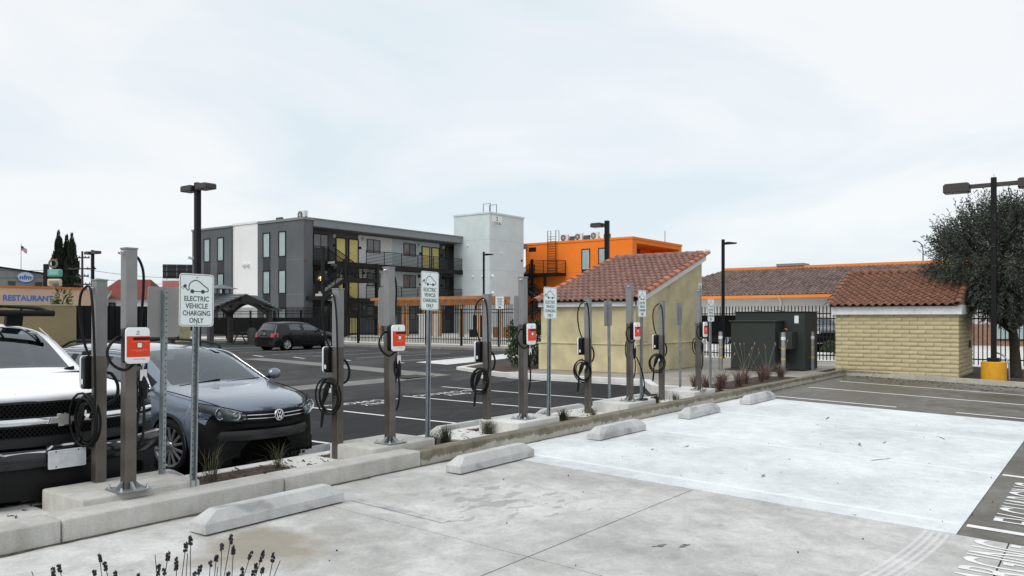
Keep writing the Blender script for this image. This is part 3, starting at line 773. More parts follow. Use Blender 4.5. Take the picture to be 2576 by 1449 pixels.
# steel switchback stair in front of the galleries
stair = MB(); stair.bar((0.35,-1.9,0.1),(0.35,-1.9,7.3),0.22,0.22); st_root = stair.build('stair_column', m_black, ap)
for x, zt in ((2.62, 6.45), (6.2, 6.25)):
    m_ = MB(); m_.bar((x,-1.95,0.1),(x,-1.95,zt),0.26,0.26); m_.build('stair_column', m_black, ap)
for z in (6.38, 3.32):
    m_ = MB(); m_.box(2.7,-2.1,z-1.72,6.3,0.0,z-1.40); m_.build('stair_landing', m_black, ap)
    stair_flight(ap, (5.0,-0.55,z-1.42), (2.4,-0.55,z-0.05), 0.95, 8)
    railing(ap, (5.0,-1.02,z-1.42), (2.4,-1.02,z-0.05), 1.05, 7, 2.7)
    railing(ap, (5.0,-0.1,z-1.42), (2.4,-0.1,z-0.05), 1.05, 7, 2.7)
    stair_flight(ap, (0.25,-1.55,z-2.98), (2.8,-1.55,z-1.45), 0.95, 8)
    railing(ap, (0.25,-2.05,z-2.98), (2.8,-2.05,z-1.45), 1.05, 7, 1.3)
    railing(ap, (0.25,-1.1,z-2.98), (2.8,-1.1,z-1.45), 1.05, 7, 2.7)
    railing(ap, (2.8,-2.05,z-1.4), (6.2,-2.05,z-1.4), 1.05, 7, 1.7)
    railing(ap, (6.25,-2.05,z-1.4), (6.25,-0.1,z-1.4), 1.05, 7, 1.9)
    m_ = MB(); m_.box(0.2,-2.1,z-3.3,1.0,0.0,z-3.0); m_.build('stair_landing', m_black, ap)
for x, y, z in ((1.25,54.4,9.0),(1.25,54.4,5.95)):
    m_ = MB(); m_.box(x-0.16, 1.7, z-0.35, x+0.16, 1.95, z); m_.build('speaker_box', m_frame, ap)
cd = MB(); cd.bar((0.05,-0.05,3.4+2.9),(0.05,-0.05,3.5+2.9),0.16,0.2); cd.build('red_bell', M('red_paint', (0.25,0.02,0.015), 0.5), ap)
m_ = MB(); m_.box(-0.35, 15.5, 7.1, -0.05, 15.9, 7.25); m_.bar((-0.05,15.7,7.1),(-0.6,15.7,7.2),0.2,0.2); m_.build('security_camera', m_white, ap)

# ---- pale stair tower
tw = thing('stair_tower', 'pale blue-grey square stair tower with the number 2 on it', 'tower', (62.1, 49.0, 0))
m_ = MB(); m_.box(0, 0, 0.1, 5.7, 4.6, 11.86); m_.build('wall', m_st_pale, tw)
m_ = MB(); m_.box(-0.08, -0.08, 11.86, 5.78, 4.68, 12.06); m_.build('coping', m_st_pale, tw, bevel=0.03)
for z in (9.35, 6.35):
    for bx in ((0.001,-0.006,z-0.015,5.7,0.0,z+0.015), (-0.006,0.0,z-0.015,0.0,3.1,z+0.015)):
        m_ = MB(); m_.box(*bx); m_.build('joint_strip', M('joint_grey', (0.45,0.48,0.49), 0.8), tw)
sg = MB(); sg.box(0.32,-0.04,10.78,2.0,-0.002,11.72); sgo = sg.build('address_sign', m_white, tw)
ink = M('ink_black', (0.012,0.012,0.012), 0.5, var=0.05)
join_text([(text_mesh('2', 1, h=0.42, bold=0.02), 0, 0.20), (text_mesh('E. SONORA', 1, w=1.45, h=0.30, bold=0.02), 0, -0.26)], 'lettering', ink, sgo, FACE((0,-1,0), (1.16,-0.043,11.25)))
for x, y, z in ((-0.12, 2.8, 8.9), (-0.12, 2.1, 5.75), (-0.12, 0.9, 5.75)):
    m_ = MB(); m_.cyl((0,y,z),(-0.15,y,z-0.03),0.11,0.09); m_.build('wall_light', m_white, tw)
for x, z in ((0.4, 4.1), (0.35, 5.75)):
    m_ = MB(); m_.ball((x,-0.12,z),0.16,n=10); m_.build('security_camera', m_white, tw)
for x, z in ((1.9, 8.1), (5.3, 7.55)):
    m_ = MB(); m_.cyl((x,0,z),(x,-0.14,z-0.03),0.10,0.08); m_.build('wall_light', m_white if x < 3 else m_frame, tw)
for x in (0.9, 1.9):
    m_ = MB(); m_.tube([(x,0.6,11.9),(x,0.6,13.0),(x,1.5,13.0),(x,1.5,11.9)],0.035,6); m_.build('ladder_hoop', m_black, tw)

# ---- orange wing
og = thing('orange_apartment_wing', 'bright orange three-storey apartment wing behind the tiled hut', 'building', (72.2, 38.7, 0))
m_ = MB(); m_.box(0, 0, 0.1, 0.9, 13.2, 9.6); m_.build('wall', m_st_orange, og)
m_ = MB(); m_.box(0.9, 3.2, 0.1, 11.5, 13.2, 9.5); m_.build('building_core', m_st_orange, og)
m_ = MB(); m_.box(0.9, 0, 9.2, 11.5, 3.2, 9.6); m_.build('roof_slab', m_st_orange, og)
m_ = MB(); m_.box(10.9, 0, 0.1, 11.5, 3.2, 9.2); m_.build('wall', m_st_orange, og)
m_ = MB(); m_.box(-0.07, -0.07, 9.6, 11.57, 13.27, 9.82); m_.build('coping', m_st_orange, og)
for z in (6.4, 3.35):
    m_ = MB(); m_.box(0.9, 0.1, z-0.3, 10.9, 3.2, z); m_.build('walkway', m_st_orange, og)
m_ = MB(); m_.box(0.9, 3.1, 6.4, 4.4, 3.198, 9.2); m_.build('gallery_wall', m_st_white, og)
m_ = MB(); m_.box(4.4, 3.1, 6.4, 7.6, 3.198, 9.2); m_.build('gallery_wall', m_st_grey, og)
window(og, FACE((0,-1,0), (4.4, 3.09, 8.2)), 1.2, 1.5, m_glass_d, 0.07, 1)
m_ = MB(); m_.box(-0.006, 3.0, 6.385, 0, 13.2, 6.415); m_.build('joint_strip', M('orange_joint', (0.60,0.16,0.015), 0.8), og)
for yc in (5.45, 3.42):
    for zt, zb in ((8.85, 6.62), (5.6, 3.5)):
        window(og, FACE((-1,0,0), (-0.002, yc, (zt+zb)/2)), 1.05, zt-zb, m_glass_b, 0.09)
    m_ = MB(); m_.box(-0.03, yc-0.52, 5.6, 0, yc+0.52, 6.62); m_.build('spandrel', m_panel_dk, og)
m_ = MB(); m_.box(-0.03, 11.8, 8.88, 0.0, 12.75, 9.35); m_.build('vent', m_frame, og)
m_ = MB(); m_.box(-3.9, 13.0, 9.2, 0.0, 13.6, 9.75); m_.build('bridge_roof', m_trim_grey, og)
# balcony, stair and roof ladder on the orange wall
m_ = MB(); m_.box(-1.75, 7.9, 6.1, -0.01, 12.6, 6.4); m_.build('balcony', m_black, og)
railing(og, (-1.7, 7.95, 6.4), (-1.7, 11.4, 6.4), 1.3, 8, 1.7)
railing(og, (-1.7, 7.95, 6.4), (-0.05, 7.95, 6.4), 1.3, 8, 1.7)
for y in (7.95, 9.6):
    m_ = MB(); m_.bar((-1.75,y+1.5,0.1),(-1.75,y+1.5,7.9 if y > 9 else 6.2),0.22,0.22); m_.build('stair_column', m_black, og)
def xstair(par, p0, p1, w):
    p0, p1 = Vector(p0), Vector(p1)
    for s_ in (-w/2, w/2):
        t = MB(); t.bar(p0+Vector((s_,0,0)), p1+Vector((s_,0,0)), 0.06, 0.32); t.build('stringer', m_black, par)
        railing(par, p0+Vector((s_,0,0.05)), p1+Vector((s_,0,0.05)), 1.0, 7, 1.8)
    for i in range(9):
        q = p0.lerp(p1, (i+0.5)/9); t = MB(); t.box(q.x-w/2, q.y-0.17, q.z, q.x+w/2, q.y+0.17, q.z+0.05); t.build('tread', m_stair, par)
xstair(og, (-1.2, 14.0, 4.8), (-1.2, 11.5, 6.35), 1.0)
xstair(og, (-2.4, 9.3, 3.4), (-2.4, 12.0, 4.9), 1.0)
xstair(og, (-1.2, 12.0, 1.9), (-1.2, 9.2, 3.4), 1.0)
m_ = MB(); m_.box(-2.9, 11.9, 4.6, -0.6, 15.3, 4.85); m_.build('stair_landing', m_black, og)
railing(og, (-2.85, 12.0, 4.85), (-2.85, 15.2, 4.85), 1.2, 7, 1.6)
m_ = MB(); m_.bar((-2.85,15.2,0.1),(-2.85,15.2,6.2),0.22,0.22); m_.build('stair_column', m_black, og)
for a, b_ in (((-2.85,12.2,1.0),(-2.85,15.2,4.5)), ((-2.85,15.2,1.0),(-2.85,12.2,4.5))):
    m_ = MB(); m_.cyl(a, b_, 0.03, n=6); m_.build('brace', m_black, og)
for y in (9.05, 10.1):
    m_ = MB(); m_.tube([(-0.25,y,6.4),(-0.25,y,11.0),(0.35,y,11.0),(0.35,y,9.8)],0.04,6); m_.build('ladder_stile', m_black, og)
for i in range(15):
    m_ = MB(); m_.cyl((-0.25,9.05,6.7+i*0.26),(-0.25,10.1,6.7+i*0.26),0.025,n=5); m_.build('ladder_rung', m_black, og)
# ---- roof-top condensers and vents (each a thing)
m_cond = M('condenser_white', (0.70,0.70,0.68), 0.5, var=0.06)
m_grill = M('fan_grill', (0.07,0.075,0.075), 0.6, var=0.3)
def condenser(loc, rz, label, small=False):
    c = thing('condenser_unit', label, 'air conditioner', loc, rz, 'roof-top air conditioners')
    if small:
        m_ = MB(); m_.box(-0.12,-0.35,0,0.12,0.35,0.5); m_.build('casing', m_grill, c)
        m_ = MB(); m_.box(-0.13,-0.36,0.5,0.13,0.36,0.54); m_.build('lid', m_cond, c)
        return
    m_ = MB(); m_.box(-0.17,-0.46,0,0.17,0.46,0.78); m_.build('casing', m_cond, c, bevel=0.02)
    m_ = MB(); m_.lathe([(0.0,-0.02),(0.31,-0.02),(0.33,0.0)], (-0.172,0.12,0.40), 'x', 20); f = m_.build('fan_grill', m_grill, c)
    for i in range(6):
        a = i*math.pi/3; m_ = MB(); m_.bar((-0.20,0.12,0.40),(-0.20,0.12+0.3*math.cos(a),0.40+0.3*math.sin(a)),0.03,0.012,(1,0,0)); m_.build('fan_blade', m_cond, f)
    m_ = MB(); m_.lathe([(0.0,-0.03),(0.06,-0.03),(0.06,0.0)], (-0.18,0.12,0.40), 'x', 10); m_.build('hub', m_cond, f)
    m_ = MB(); m_.cyl((0.0,-0.46,0.3),(0.0,-0.7,0.05),0.03,n=6); m_.build('pipe', m_rubber, c)
for i, (y, lab) in enumerate(((47.2, 'white condenser nearest the roof ladder on the orange roof'), (45.4, 'middle of the three white condensers on the orange roof'), (43.45, 'white condenser nearest the lamp pole on the orange roof'))):
    condenser((72.9, y, 9.82), 0, lab)
for y, lab in ((46.2, 'low dark vent between first and second orange roof condensers'), (44.45, 'low dark vent between second and third orange roof condensers'), (42.0, 'low dark vent beside the lamp pole on the orange roof')):
    condenser((72.9, y, 9.82), 0, lab, True)
condenser((43.7, 54.4, 9.82), 0, 'white condenser near the corner of the grey roof')
condenser((43.5, 57.2, 9.7), 0, 'low vent box behind the grey roof edge', True)
m_ = MB(); m_.cyl((82.2,40.0,9.8),(82.2,40.0,11.3),0.05,n=6); tag(m_.build('vent_pipe', m_steel), 'thin vent pipe on the far end of the orange roof', 'pipe')

# ---- tiled utility hut (monopitch, tan stucco)
hut = thing('utility_hut', 'tan stucco utility hut with a sloping red clay tile roof', 'hut', (20.1, 10.67, 0.068))
def HZ(z): return z - 0.068
L_h, W_h = 4.5, 3.2
m_ = MB(); m_.prism([(0,0),(L_h,0),(L_h,HZ(3.45)),(0,HZ(2.0))], 'y', 0.0, W_h); m_.build('wall', m_st_tan, hut)
m_ = MB()
m_.prism([(-0.06,-0.06),(L_h+0.06,-0.06),(L_h+0.06,W_h+0.06),(-0.06,W_h+0.06)], 'z', 0, HZ(0.86)); m_.build('plinth', m_st_tan, hut, bevel=0.02)
m_ = MB(); m_.box(-0.085,-0.085,HZ(0.86),L_h+0.06,W_h+0.085,HZ(0.90)); m_.build('plinth_ledge', m_st_tan, hut, bevel=0.01)
slope = math.atan2(1.45, 4.5)
m_ = MB(); m_.box(-0.14,-0.12,HZ(1.95),-0.10,W_h+0.03,HZ(2.13)); m_.build('fascia', m_white, hut)
m_ = MB(); m_.box(-0.10,-0.05,HZ(1.95),0.0,W_h+0.05,HZ(2.0)); m_.build('soffit', m_white, hut)
for y0, y1 in ((-0.10,-0.06),(W_h+0.004,W_h+0.028)):
    m_ = MB(); z0 = HZ(2.0); k = math.tan(slope)
    m_.prism([(-0.14,z0-0.14*k),(L_h+0.12,z0+(L_h+0.12)*k),(L_h+0.12,z0+(L_h+0.12)*k+0.15),(-0.14,z0-0.14*k+0.15)], 'y', y0, y1); m_.build('rake_board', m_white, hut)
def tiled_roof(parent, origin, xdir, updir, width, length, tmesh, tw_, tl, rake_mesh, rl, ridge_mesh, deckmat, rng, rake_both=True, mats=None):
    """deck part with clay tiles as sub-parts; local x across, y up the slope"""
    x = Vector(xdir).normalized(); u = Vector(updir).normalized(); n = x.cross(u).normalized()
    d = MB(); d.box(0, 0, -0.03, width, length, 0.0); deck = d.build('roof', deckmat, parent)
    mt = Matrix((x, u, n)).transposed().to_4x4(); mt.translation = Vector(origin); deck.matrix_local = mt
    nc = round(width/tw_); nr = round(length/tl); sx = width/nc; sy = length/nr
    for j in range(nr):
        for i in range(nc):
            o = inst('tile', tmesh, deck, (i*sx, j*sy+rng.uniform(-0.012,0.012)-0.06, 0.012+rng.uniform(0,0.006)), (0,rng.uniform(-0.02,0.02),rng.uniform(-0.015,0.015)))
            o.scale = (sx/tw_, sy/tl*1.16, 1)
    k = round(length/rl)
    for xx in ((-0.02, width+0.02) if rake_both else (-0.02,)):
        for j in range(k): inst('rake_tile', rake_mesh, deck, (xx, j*length/k-0.07, 0.03), (0,0,rng.uniform(-0.03,0.03)))
    k = round(width/rl)
    for j in range(k):
        o = inst('ridge_tile', ridge_mesh, deck, (j*width/k, length-0.02, 0.03), (0,rng.uniform(-0.02,0.02),-math.pi/2))
        o.location.x += width/k if False else 0
    return deck
rg = random.Random(21)
tmA = tile_mesh('tile', 0.2, 0.35, 0.05, m_tileA); rkA = barrel_mesh('rake_tile', 0.115, 0.42, m_tileR); rdA = barrel_mesh('ridge_tile', 0.11, 0.46, m_tileA)
kx, kz = math.cos(slope), math.sin(slope)
roofA = tiled_roof(hut, (-0.22, W_h+0.02, HZ(2.13)-0.02), (0,-1,0), (kx,0,kz), W_h+0.14, (L_h+0.4)/kx, tmA, 0.2, 0.345, rkA, 0.36, rdA, m_panel_dk, rg)
m_ = MB(); m_.ball((W_h+0.12,(L_h+0.4)/kx,0.08),0.11,1.2,1,0.8); m_.build('mortar_cap', m_mortar, roofA)

m_ = MB(); m_.box(4.22,-0.012,HZ(2.45),4.46,-0.002,HZ(2.75)); nt_ = m_.build('notice', m_white, hut)
m_ = MB(); m_.box(4.32,-0.016,HZ(2.58),4.37,-0.0125,HZ(2.66)); m_.build('notice_mark', m_frame, nt_)
# ---- slump block enclosure with tiled roof
blk = thing('block_enclosure', 'small tan slump-block hut with brown clay tile roof under the tree', 'hut', (24.4, 3.3, 0.0))
m_core = M('mortar_tan', (0.45,0.39,0.24), 0.95, var=0.2, world=True)
m_block = M('slump_block', (0.55,0.47,0.285), 0.9, var=0.13, scale=5, bmp=0.3, bscale=50, rnd=0.06)
m_ = MB(); m_.box(0.03, 0.03, -0.2, 2.75, 3.14, 1.74); m_.build('wall', m_core, blk)
wallB = blk.children[0]
def block_mesh(l, h, d, seed):
    rr = random.Random(seed); m_ = MB(); n = 6; rows = []
    def pt(t, k):      # k: profile around the front: 0 top-back,1 top-front,2 mid bulge,3 bottom-front,4 bottom-back
        x = (t-0.5)*l
        w_ = rr.uniform(-0.004, 0.004)
        return [(x, 0.0, h/2), (x, -d*0.62+w_, h/2-0.006+w_), (x, -d+w_, h*0.1+w_), (x, -d*0.97+w_, -h*0.25), (x, -d*0.5, -h/2+0.004), (x, 0.0, -h/2)][k]
    for i in range(n+1):
        t = i/n; rows.append([pt(t, k) for k in range(6)])
    m_.grid(rows); a = [rows[0][k] for k in range(6)]; b_ = [rows[-1][k] for k in range(6)]
    m_.add(a, [tuple(range(6))]); m_.add(b_, [tuple(range(5,-1,-1))])
    return m_.mesh('block', m_block, smooth=True)
bmesh_list = [block_mesh(0.395, 0.118, 0.03, s_) for s_ in range(4)]
rb = random.Random(8); ncs = 15; hc = 1.74/ncs
for r_ in range(ncs):
    z = 0.02 + (r_+0.5)*hc; off = 0.2 if r_ % 2 else 0.0
    y = 0.0 - off
    while y < 3.17:
        a, b_ = max(y, 0.0), min(y+0.4, 3.17)
        if b_-a > 0.05:
            o = inst('block', rb.choice(bmesh_list), wallB, (0.035, (a+b_)/2, z+rb.uniform(-0.004,0.004)), (0,rb.uniform(-0.008,0.008),-math.pi/2)); o.scale = ((b_-a)/0.4*0.975, rb.uniform(0.8,1.2), hc/0.122)
        y += 0.4
    x = 0.0 - (0.2-off)
    while x < 2.75:
        a, b_ = max(x, 0.0), min(x+0.4, 2.75)
        if b_-a > 0.05:
            o = inst('block', rb.choice(bmesh_list), wallB, ((a+b_)/2, 0.035, z+rb.uniform(-0.004,0.004)), (rb.uniform(-0.008,0.008),0,0)); o.scale = ((b_-a)/0.4*0.975, rb.uniform(0.8,1.2), hc/0.122)
        x += 0.4
m_fascia = M('fascia_peeling', (0.86,0.87,0.87), 0.7, var=0.08, scale=6)
m_ = MB(); m_.box(-0.10,-0.08,1.72,-0.05,3.25,1.97); m_.build('fascia', m_fascia, blk)
m_ = MB(); m_.box(-0.05,-0.08,1.72,2.85,-0.03,1.97); m_.build('fascia', m_fascia, blk)
m_ = MB(); m_.box(-0.05,-0.03,1.735,2.8,3.2,1.78); m_.build('soffit', m_core, blk)
slB = math.atan2(0.95, 2.25)
tmB = tile_mesh('tile', 0.2, 0.28, 0.05, m_tileB); rkB = barrel_mesh('rake_tile', 0.10, 0.34, m_tileB); rdB = barrel_mesh('ridge_tile', 0.10, 0.40, m_tileB)
tiled_roof(blk, (-0.2, 3.28, 1.97), (0,-1,0), (math.cos(slB),0,math.sin(slB)), 3.27, 2.45/math.cos(slB), tmB, 0.2, 0.27, rkB, 0.28, rdB, m_panel_dk, rg)
m_ = MB(); m_.prism([(-0.02,1.97),(2.2,2.88),(2.85,1.97)], 'y', -0.05, 3.2); m_.build('gable', m_core, blk)
m_ = MB(); m_.box(1.9,-0.045,0.78,2.1,-0.012,0.98); m_.build('outlet_box', m_panel_dk, blk)

# ---- long building with orange trim behind the right fence
rbld = thing('tile_roof_building', 'long white building with orange gutter and mansard tile roof', 'building', (54.7, -12, 0))
m_rw = M('render_grey_white', (0.60,0.59,0.57), 0.85, var=0.05, world=True)
m_or = M('orange_trim', (0.85,0.23,0.02), 0.5, var=0.05)
m_brk = M('brick_wainscot', (0.26,0.15,0.105), 0.9, var=0.25, scale=6, world=True)
m_ = MB(); m_.box(0.9, 0, 1.25, 12, 40.0, 3.2); m_.build('wall', m_rw, rbld)
m_ = MB(); m_.box(0.86, 0, -0.1, 12, 40.0, 1.25); m_.build('wainscot', m_brk, rbld)
m_ = MB(); m_.box(0.0, -0.3, 2.98, 0.12, 41.0, 3.2); m_.build('gutter', m_or, rbld, bevel=0.02)
m_ = MB(); m_.box(0.12, -0.3, 3.0, 0.95, 41.0, 3.06); m_.build('soffit', m_rw, rbld)
m_ = MB(); m_.box(5.0, -0.3, 4.9, 5.3, 36.0, 5.45); m_.build('parapet', m_or, rbld)
rows = []
ux, uz = 5.0, 2.05
m_ = MB(); m_.add([(0,-0.3,3.2),(0,41,3.2),(5,36,5.25),(5,-0.3,5.25)], [(0,1,2,3)]); m_.build('roof', m_panel_dk, rbld)
rb2 = MB(); nr = 17; Ls = math.hypot(ux, uz)
cth, sth = ux/Ls, uz/Ls
for j in range(nr):
    d0 = j*Ls/nr; y1 = 41 - 5*(j/nr); rown = [[], [], []]
    n = int((y1+0.3)/0.045)
    for i in range(n+1):
        y = -0.3 + i*0.045; t = (y/0.30) % 1.0
        z = 0.055*math.sin(math.pi*t/0.6) if t < 0.6 else -0.012*math.sin(math.pi*(t-0.6)/0.4)
        for q, (dd, dz) in enumerate(((d0-0.02, 0.03), (d0-0.02, 0.06), (d0+Ls/nr, 0.012))):
            h = z+dz if q else z+dz-0.02
            rown[q].append((dd*cth - h*sth, y, 3.2 + dd*sth + h*cth))
    rb2.grid(rown)
o = rb2.build('roof_tiles', m_tileC, rbld, smooth=True, recalc=False); o['kind'] = 'stuff'
for y in (22.6, 30.3):
    m_ = MB(); m_.tube([(0.3,y,3.0),(0.75,y,2.75),(0.85,y,2.5),(0.85,y,0.0)],0.06,8); m_.build('downpipe', m_white, rbld)
m_ = MB(); m_.box(0.5,24.9,2.55,0.7,25.2,2.7); m_.bar((0.6,25.05,2.7),(0.6,25.05,3.0),0.05,0.05); m_.build('security_camera', m_frame, rbld)
m_ = MB(); m_.box(4.9, 30.0, 5.45, 6.3, 32.0, 5.62); m_.build('roof_vent', m_trim_grey, rbld)
window(rbld, FACE((-1,0,0), (0.85, 8.9, 1.4)), 1.6, 2.2, m_glass_b, 0.08, 1)
window(rbld, FACE((-1,0,0), (0.85, 16.9, 1.4)), 1.6, 2.2, m_glass_b, 0.08, 1)
m_ = MB(); m_.box(0.80,20.15,0.3,0.855,20.7,1.55); nb = m_.build('notice_board', m_white, rbld)
for z, cc in ((1.2,(0.7,0.3,0.05)),(0.9,(0.05,0.05,0.05)),(0.62,(0.55,0.03,0.05))):
    m_ = MB(); m_.lathe([(0,0),(0.11,0)], (0.796,20.42,z), 'x', 12); m_.build('notice_mark', M('mark%.1f' % z, cc, 0.6), nb)

# ------------------------------------------------------------------ EV chargers
m_alu = M('post_grey_aluminium', (0.245,0.243,0.24), 0.5, metal=0.25, var=0.06, scale=8)
def brushed():
    m, N, L, b = newmat('post_brushed_steel')
    v = N.new('ShaderNodeTexCoord').outputs['Object']
    n = noise(N, L, mapping(N, L, v, (60, 60, 1.2)), 1.0, 3, 0.6); n2 = noise(N, L, v, 3.0, 3)
    c = mix(N, L, ramp(N, L, n2, [(0.35, (0,)*3), (0.65, (1,)*3)]), (0.125,0.110,0.098), (0.185,0.168,0.152))
    L.new(c, b.inputs['Base Color']); b.inputs['Metallic'].default_value = 0.75
    L.new(ramp(N, L, n, [(0.3, (0.34,)*3), (0.7, (0.52,)*3)]), b.inputs['Roughness']); return m
m_brush = brushed()
m_box_w = M('charger_white', (0.80,0.81,0.82), 0.25, var=0.02)
m_box_o = M('charger_orange_red', (0.74,0.058,0.024), 0.5, var=0.03, spec=0.2)
m_box_k = M('charger_black', (0.006,0.006,0.007), 0.4, var=0.1, spec=0.25)
m_tagw = M('paper_tag', (0.70,0.70,0.68), 0.6, var=0.05)
m_printgrey = M('print_grey', (0.12,0.12,0.13), 0.5)
m_ink_g = M('print_dark', (0.03,0.03,0.035), 0.5)
def arc_pts(c, r, a0, a1, n, plane, tilt=0):
    pts = []
    for i in range(n+1):
        a = R(a0 + (a1-a0)*i/n); u, w = r*math.cos(a), r*math.sin(a)
        if plane == 'xz': pts.append((c[0]+u, c[1]+tilt*w, c[2]+w))
        elif plane == 'yz': pts.append((c[0]+tilt*w, c[1]+u, c[2]+w))
    return pts
def smooth_path(ctrl, n=6):
    P = [Vector(p) for p in ctrl]; out = []
    P = [2*P[0]-P[1]] + P + [2*P[-1]-P[-2]]
    for i in range(1, len(P)-2):
        for k in range(n):
            t = k/n; a, b_, c, d = P[i-1], P[i], P[i+1], P[i+2]
            out.append(0.5*((2*b_) + (c-a)*t + (2*a-5*b_+4*c-d)*t*t + (3*b_-a-3*c+d)*t*t*t))
    out.append(P[-2]); return out
def cable(parent, ctrl, r=0.011, n=6, name='cable', k=7):
    m_ = MB(); m_.tube(smooth_path(ctrl, n), r, k); return m_.build(name, m_rubber, parent, smooth='all')
def coil(parent, c, rad, turns, axis_pt, rng, squash=1.15, r=0.010):
    squash = rng.uniform(1.15,1.5); ph = rng.uniform(0,6)
    """hanging hank of cable; the ring plane holds z and the horizontal direction axis_pt"""
    h = Vector((axis_pt[0], axis_pt[1], 0)).normalized(); nrm = Vector((h.y, -h.x, 0)); pts = []
    for i in range(turns*18+1):
        t = i/18.0; a = 2*math.pi*t + math.pi/2; k = rad*(1+0.14*math.sin(t*2.3+ph)+0.05*math.sin(2*a+ph))
        p = Vector(c) + h*(k*math.cos(a)) + Vector((0,0,1))*(k*squash*math.sin(a)) + nrm*((t-turns/2)*0.020+0.012*math.sin(5*t))
        pts.append(p)
    m_ = MB(); m_.tube(pts, r, 6); return m_.build('cable_coil', m_rubber, parent, smooth='all')
def connector(parent, p, d, tagged=True):
    p, d = Vector(p), Vector(d).normalized()
    m_ = MB(); m_.tube([p, p+d*0.05, p+d*0.10, p+d*0.17, p+d*0.22], [0.026,0.034,0.034,0.024,0.016], 10)
    m_.bar(p+d*0.06+Vector((0,0,0.02)), p+d*0.13+Vector((0,0,0.035)), 0.02, 0.05); o = m_.build('connector', m_box_k, parent, smooth=True)
    if tagged:
        q = p+d*0.02; t = MB(); t.box(q.x-0.028, q.y-0.03, q.z-0.045, q.x+0.028, q.y-0.0285+0.006, q.z+0.045); t.build('label_tag', m_tagw, parent)
        t = MB(); t.tube([q+Vector((0,-0.02,0.045)), q+Vector((0.004,-0.01,0.085))], 0.006, 5); t.build('cable_tie', m_tagw, parent)
def post(parent, H, split, w=0.092):
    m_ = MB(); m_.box(-w/2, -w/2, 0.0, w/2, w/2, split); m_.build('post_base', m_brush, parent, bevel=0.007)
    m_ = MB(); m_.box(-w/2-0.002, -w/2-0.002, split, w/2+0.002, w/2+0.002, H-0.012); m_.build('post_cover', m_alu, parent, bevel=0.008)
    m_ = MB(); m_.box(-w/2-0.006, -w/2-0.006, H-0.014, w/2+0.006, w/2+0.006, H); m_.build('post_cap', m_alu, parent, bevel=0.003)
def base_plate(parent):
    m_ = MB(); m_.box(-0.13,-0.13,0.003,0.13,0.13,0.016); m_.build('base_plate', m_steel, parent, bevel=0.003)
    for sx, sy in ((1,1),(1,-1),(-1,1),(-1,-1)):
        m_ = MB(); m_.cyl((sx*0.105,sy*0.105,0.016),(sx*0.105,sy*0.105,0.024),0.017,n=6); m_.cyl((sx*0.105,sy*0.105,0.024),(sx*0.105,sy*0.105,0.045),0.009,n=8); m_.build('anchor_bolt', m_chrome, parent)
    for sx in (-1, 1):
        m_ = MB(); m_.prism([(sx*0.05,0.016),(sx*0.115,0.016),(sx*0.05,0.075)], 'y', -0.012, 0.012); m_.build('gusset', m_steel, parent)
        m_ = MB(); m_.prism([(sx*0.05,0.016),(sx*0.115,0.016),(sx*0.05,0.075)], 'x', -0.012, 0.012); m_.build('gusset', m_steel, parent)
def charger_box(parent, yf, zc_, sgn, dx=0.0):
    """wall box on the face looking along sgn*Y; front white cover with an orange-red card"""
    n = (0, sgn, 0); mt = FACE(n, (dx, yf, zc_)); W, Hh = 0.195, 0.29
    m_ = MB(); plate(m_, rrect(W-0.006, Hh-0.006, 0.03), mt, -0.092, -0.022); b_ = m_.build('housing', m_box_k, parent, smooth=True, bevel=0.006)
    m_ = MB(); plate(m_, rrect(W, Hh, 0.032), mt, -0.022, 0.0); cv = m_.build('front_cover', m_box_w, parent, smooth=True, bevel=0.006)
    m_ = MB(); plate(m_, [(-W/2+0.006,-0.092),(W/2-0.001,-0.092),(W/2-0.001,0.075),(-W/2+0.006,0.075)], mt, 0.0002, 0.0012); m_.build('orange_card', m_box_o, cv)
    m_ = MB(); plate(m_, [(-0.04,0.043),(W/2,0.043),(W/2,0.065),(-0.04,0.065)], mt, 0.0013, 0.002); m_.build('screen', m_box_k, cv)
    m_ = MB(); plate(m_, rrect(0.046,0.046,0.005,3,0.012,0.002), mt, 0.0013, 0.0018); m_.build('code_frame', m_ink_g, cv)
    m_ = MB(); plate(m_, rrect(0.036,0.036,0.003,3,0.012,0.002), mt, 0.0019, 0.0023); m_.build('code_plate', m_box_w, cv)
    for yy, ww in ((0.030,0.13),(-0.036,0.13),(-0.044,0.06)):
        m_ = MB(); plate(m_, [(-ww/2+0.012,yy-0.0012),(ww/2+0.012,yy-0.0012),(ww/2+0.012,yy+0.0012),(-ww/2+0.012,yy+0.0012)], mt, 0.0013, 0.0017); m_.build('card_line', M('card_line', (0.8,0.35,0.2), 0.5), cv)
    m_ = MB(); o_ = [(0.012*math.cos(R(a)), 0.108+0.012*math.sin(R(a))) for a in range(0,360,20)]; i_ = [(0.0095*math.cos(R(a)), 0.108+0.0095*math.sin(R(a))) for a in range(0,360,20)]
    ring(m_, o_, i_, mt, 0.0006); plate(m_, rrect(0.006,0.013,0.002,2,0,0.109), mt, 0.0003, 0.0008); m_.build('emblem', m_printgrey, cv)
    join_text([(text_mesh('EVCS', 1, w=0.03), 0, 0.089)], 'lettering', m_printgrey, cv, mt @ Matrix.Translation((0,0,0.0006)))
    m_ = MB(); plate(m_, [(0.02,-0.112),(0.055,-0.112),(0.055,-0.108),(0.02,-0.108)], mt, 0.0003, 0.0008); plate(m_, [(-0.035,-0.1115),(0.015,-0.1115),(0.015,-0.1085),(-0.035,-0.1085)], mt, 0.0003, 0.0006); m_.build('bar_mark', m_printgrey, cv)
    return b_
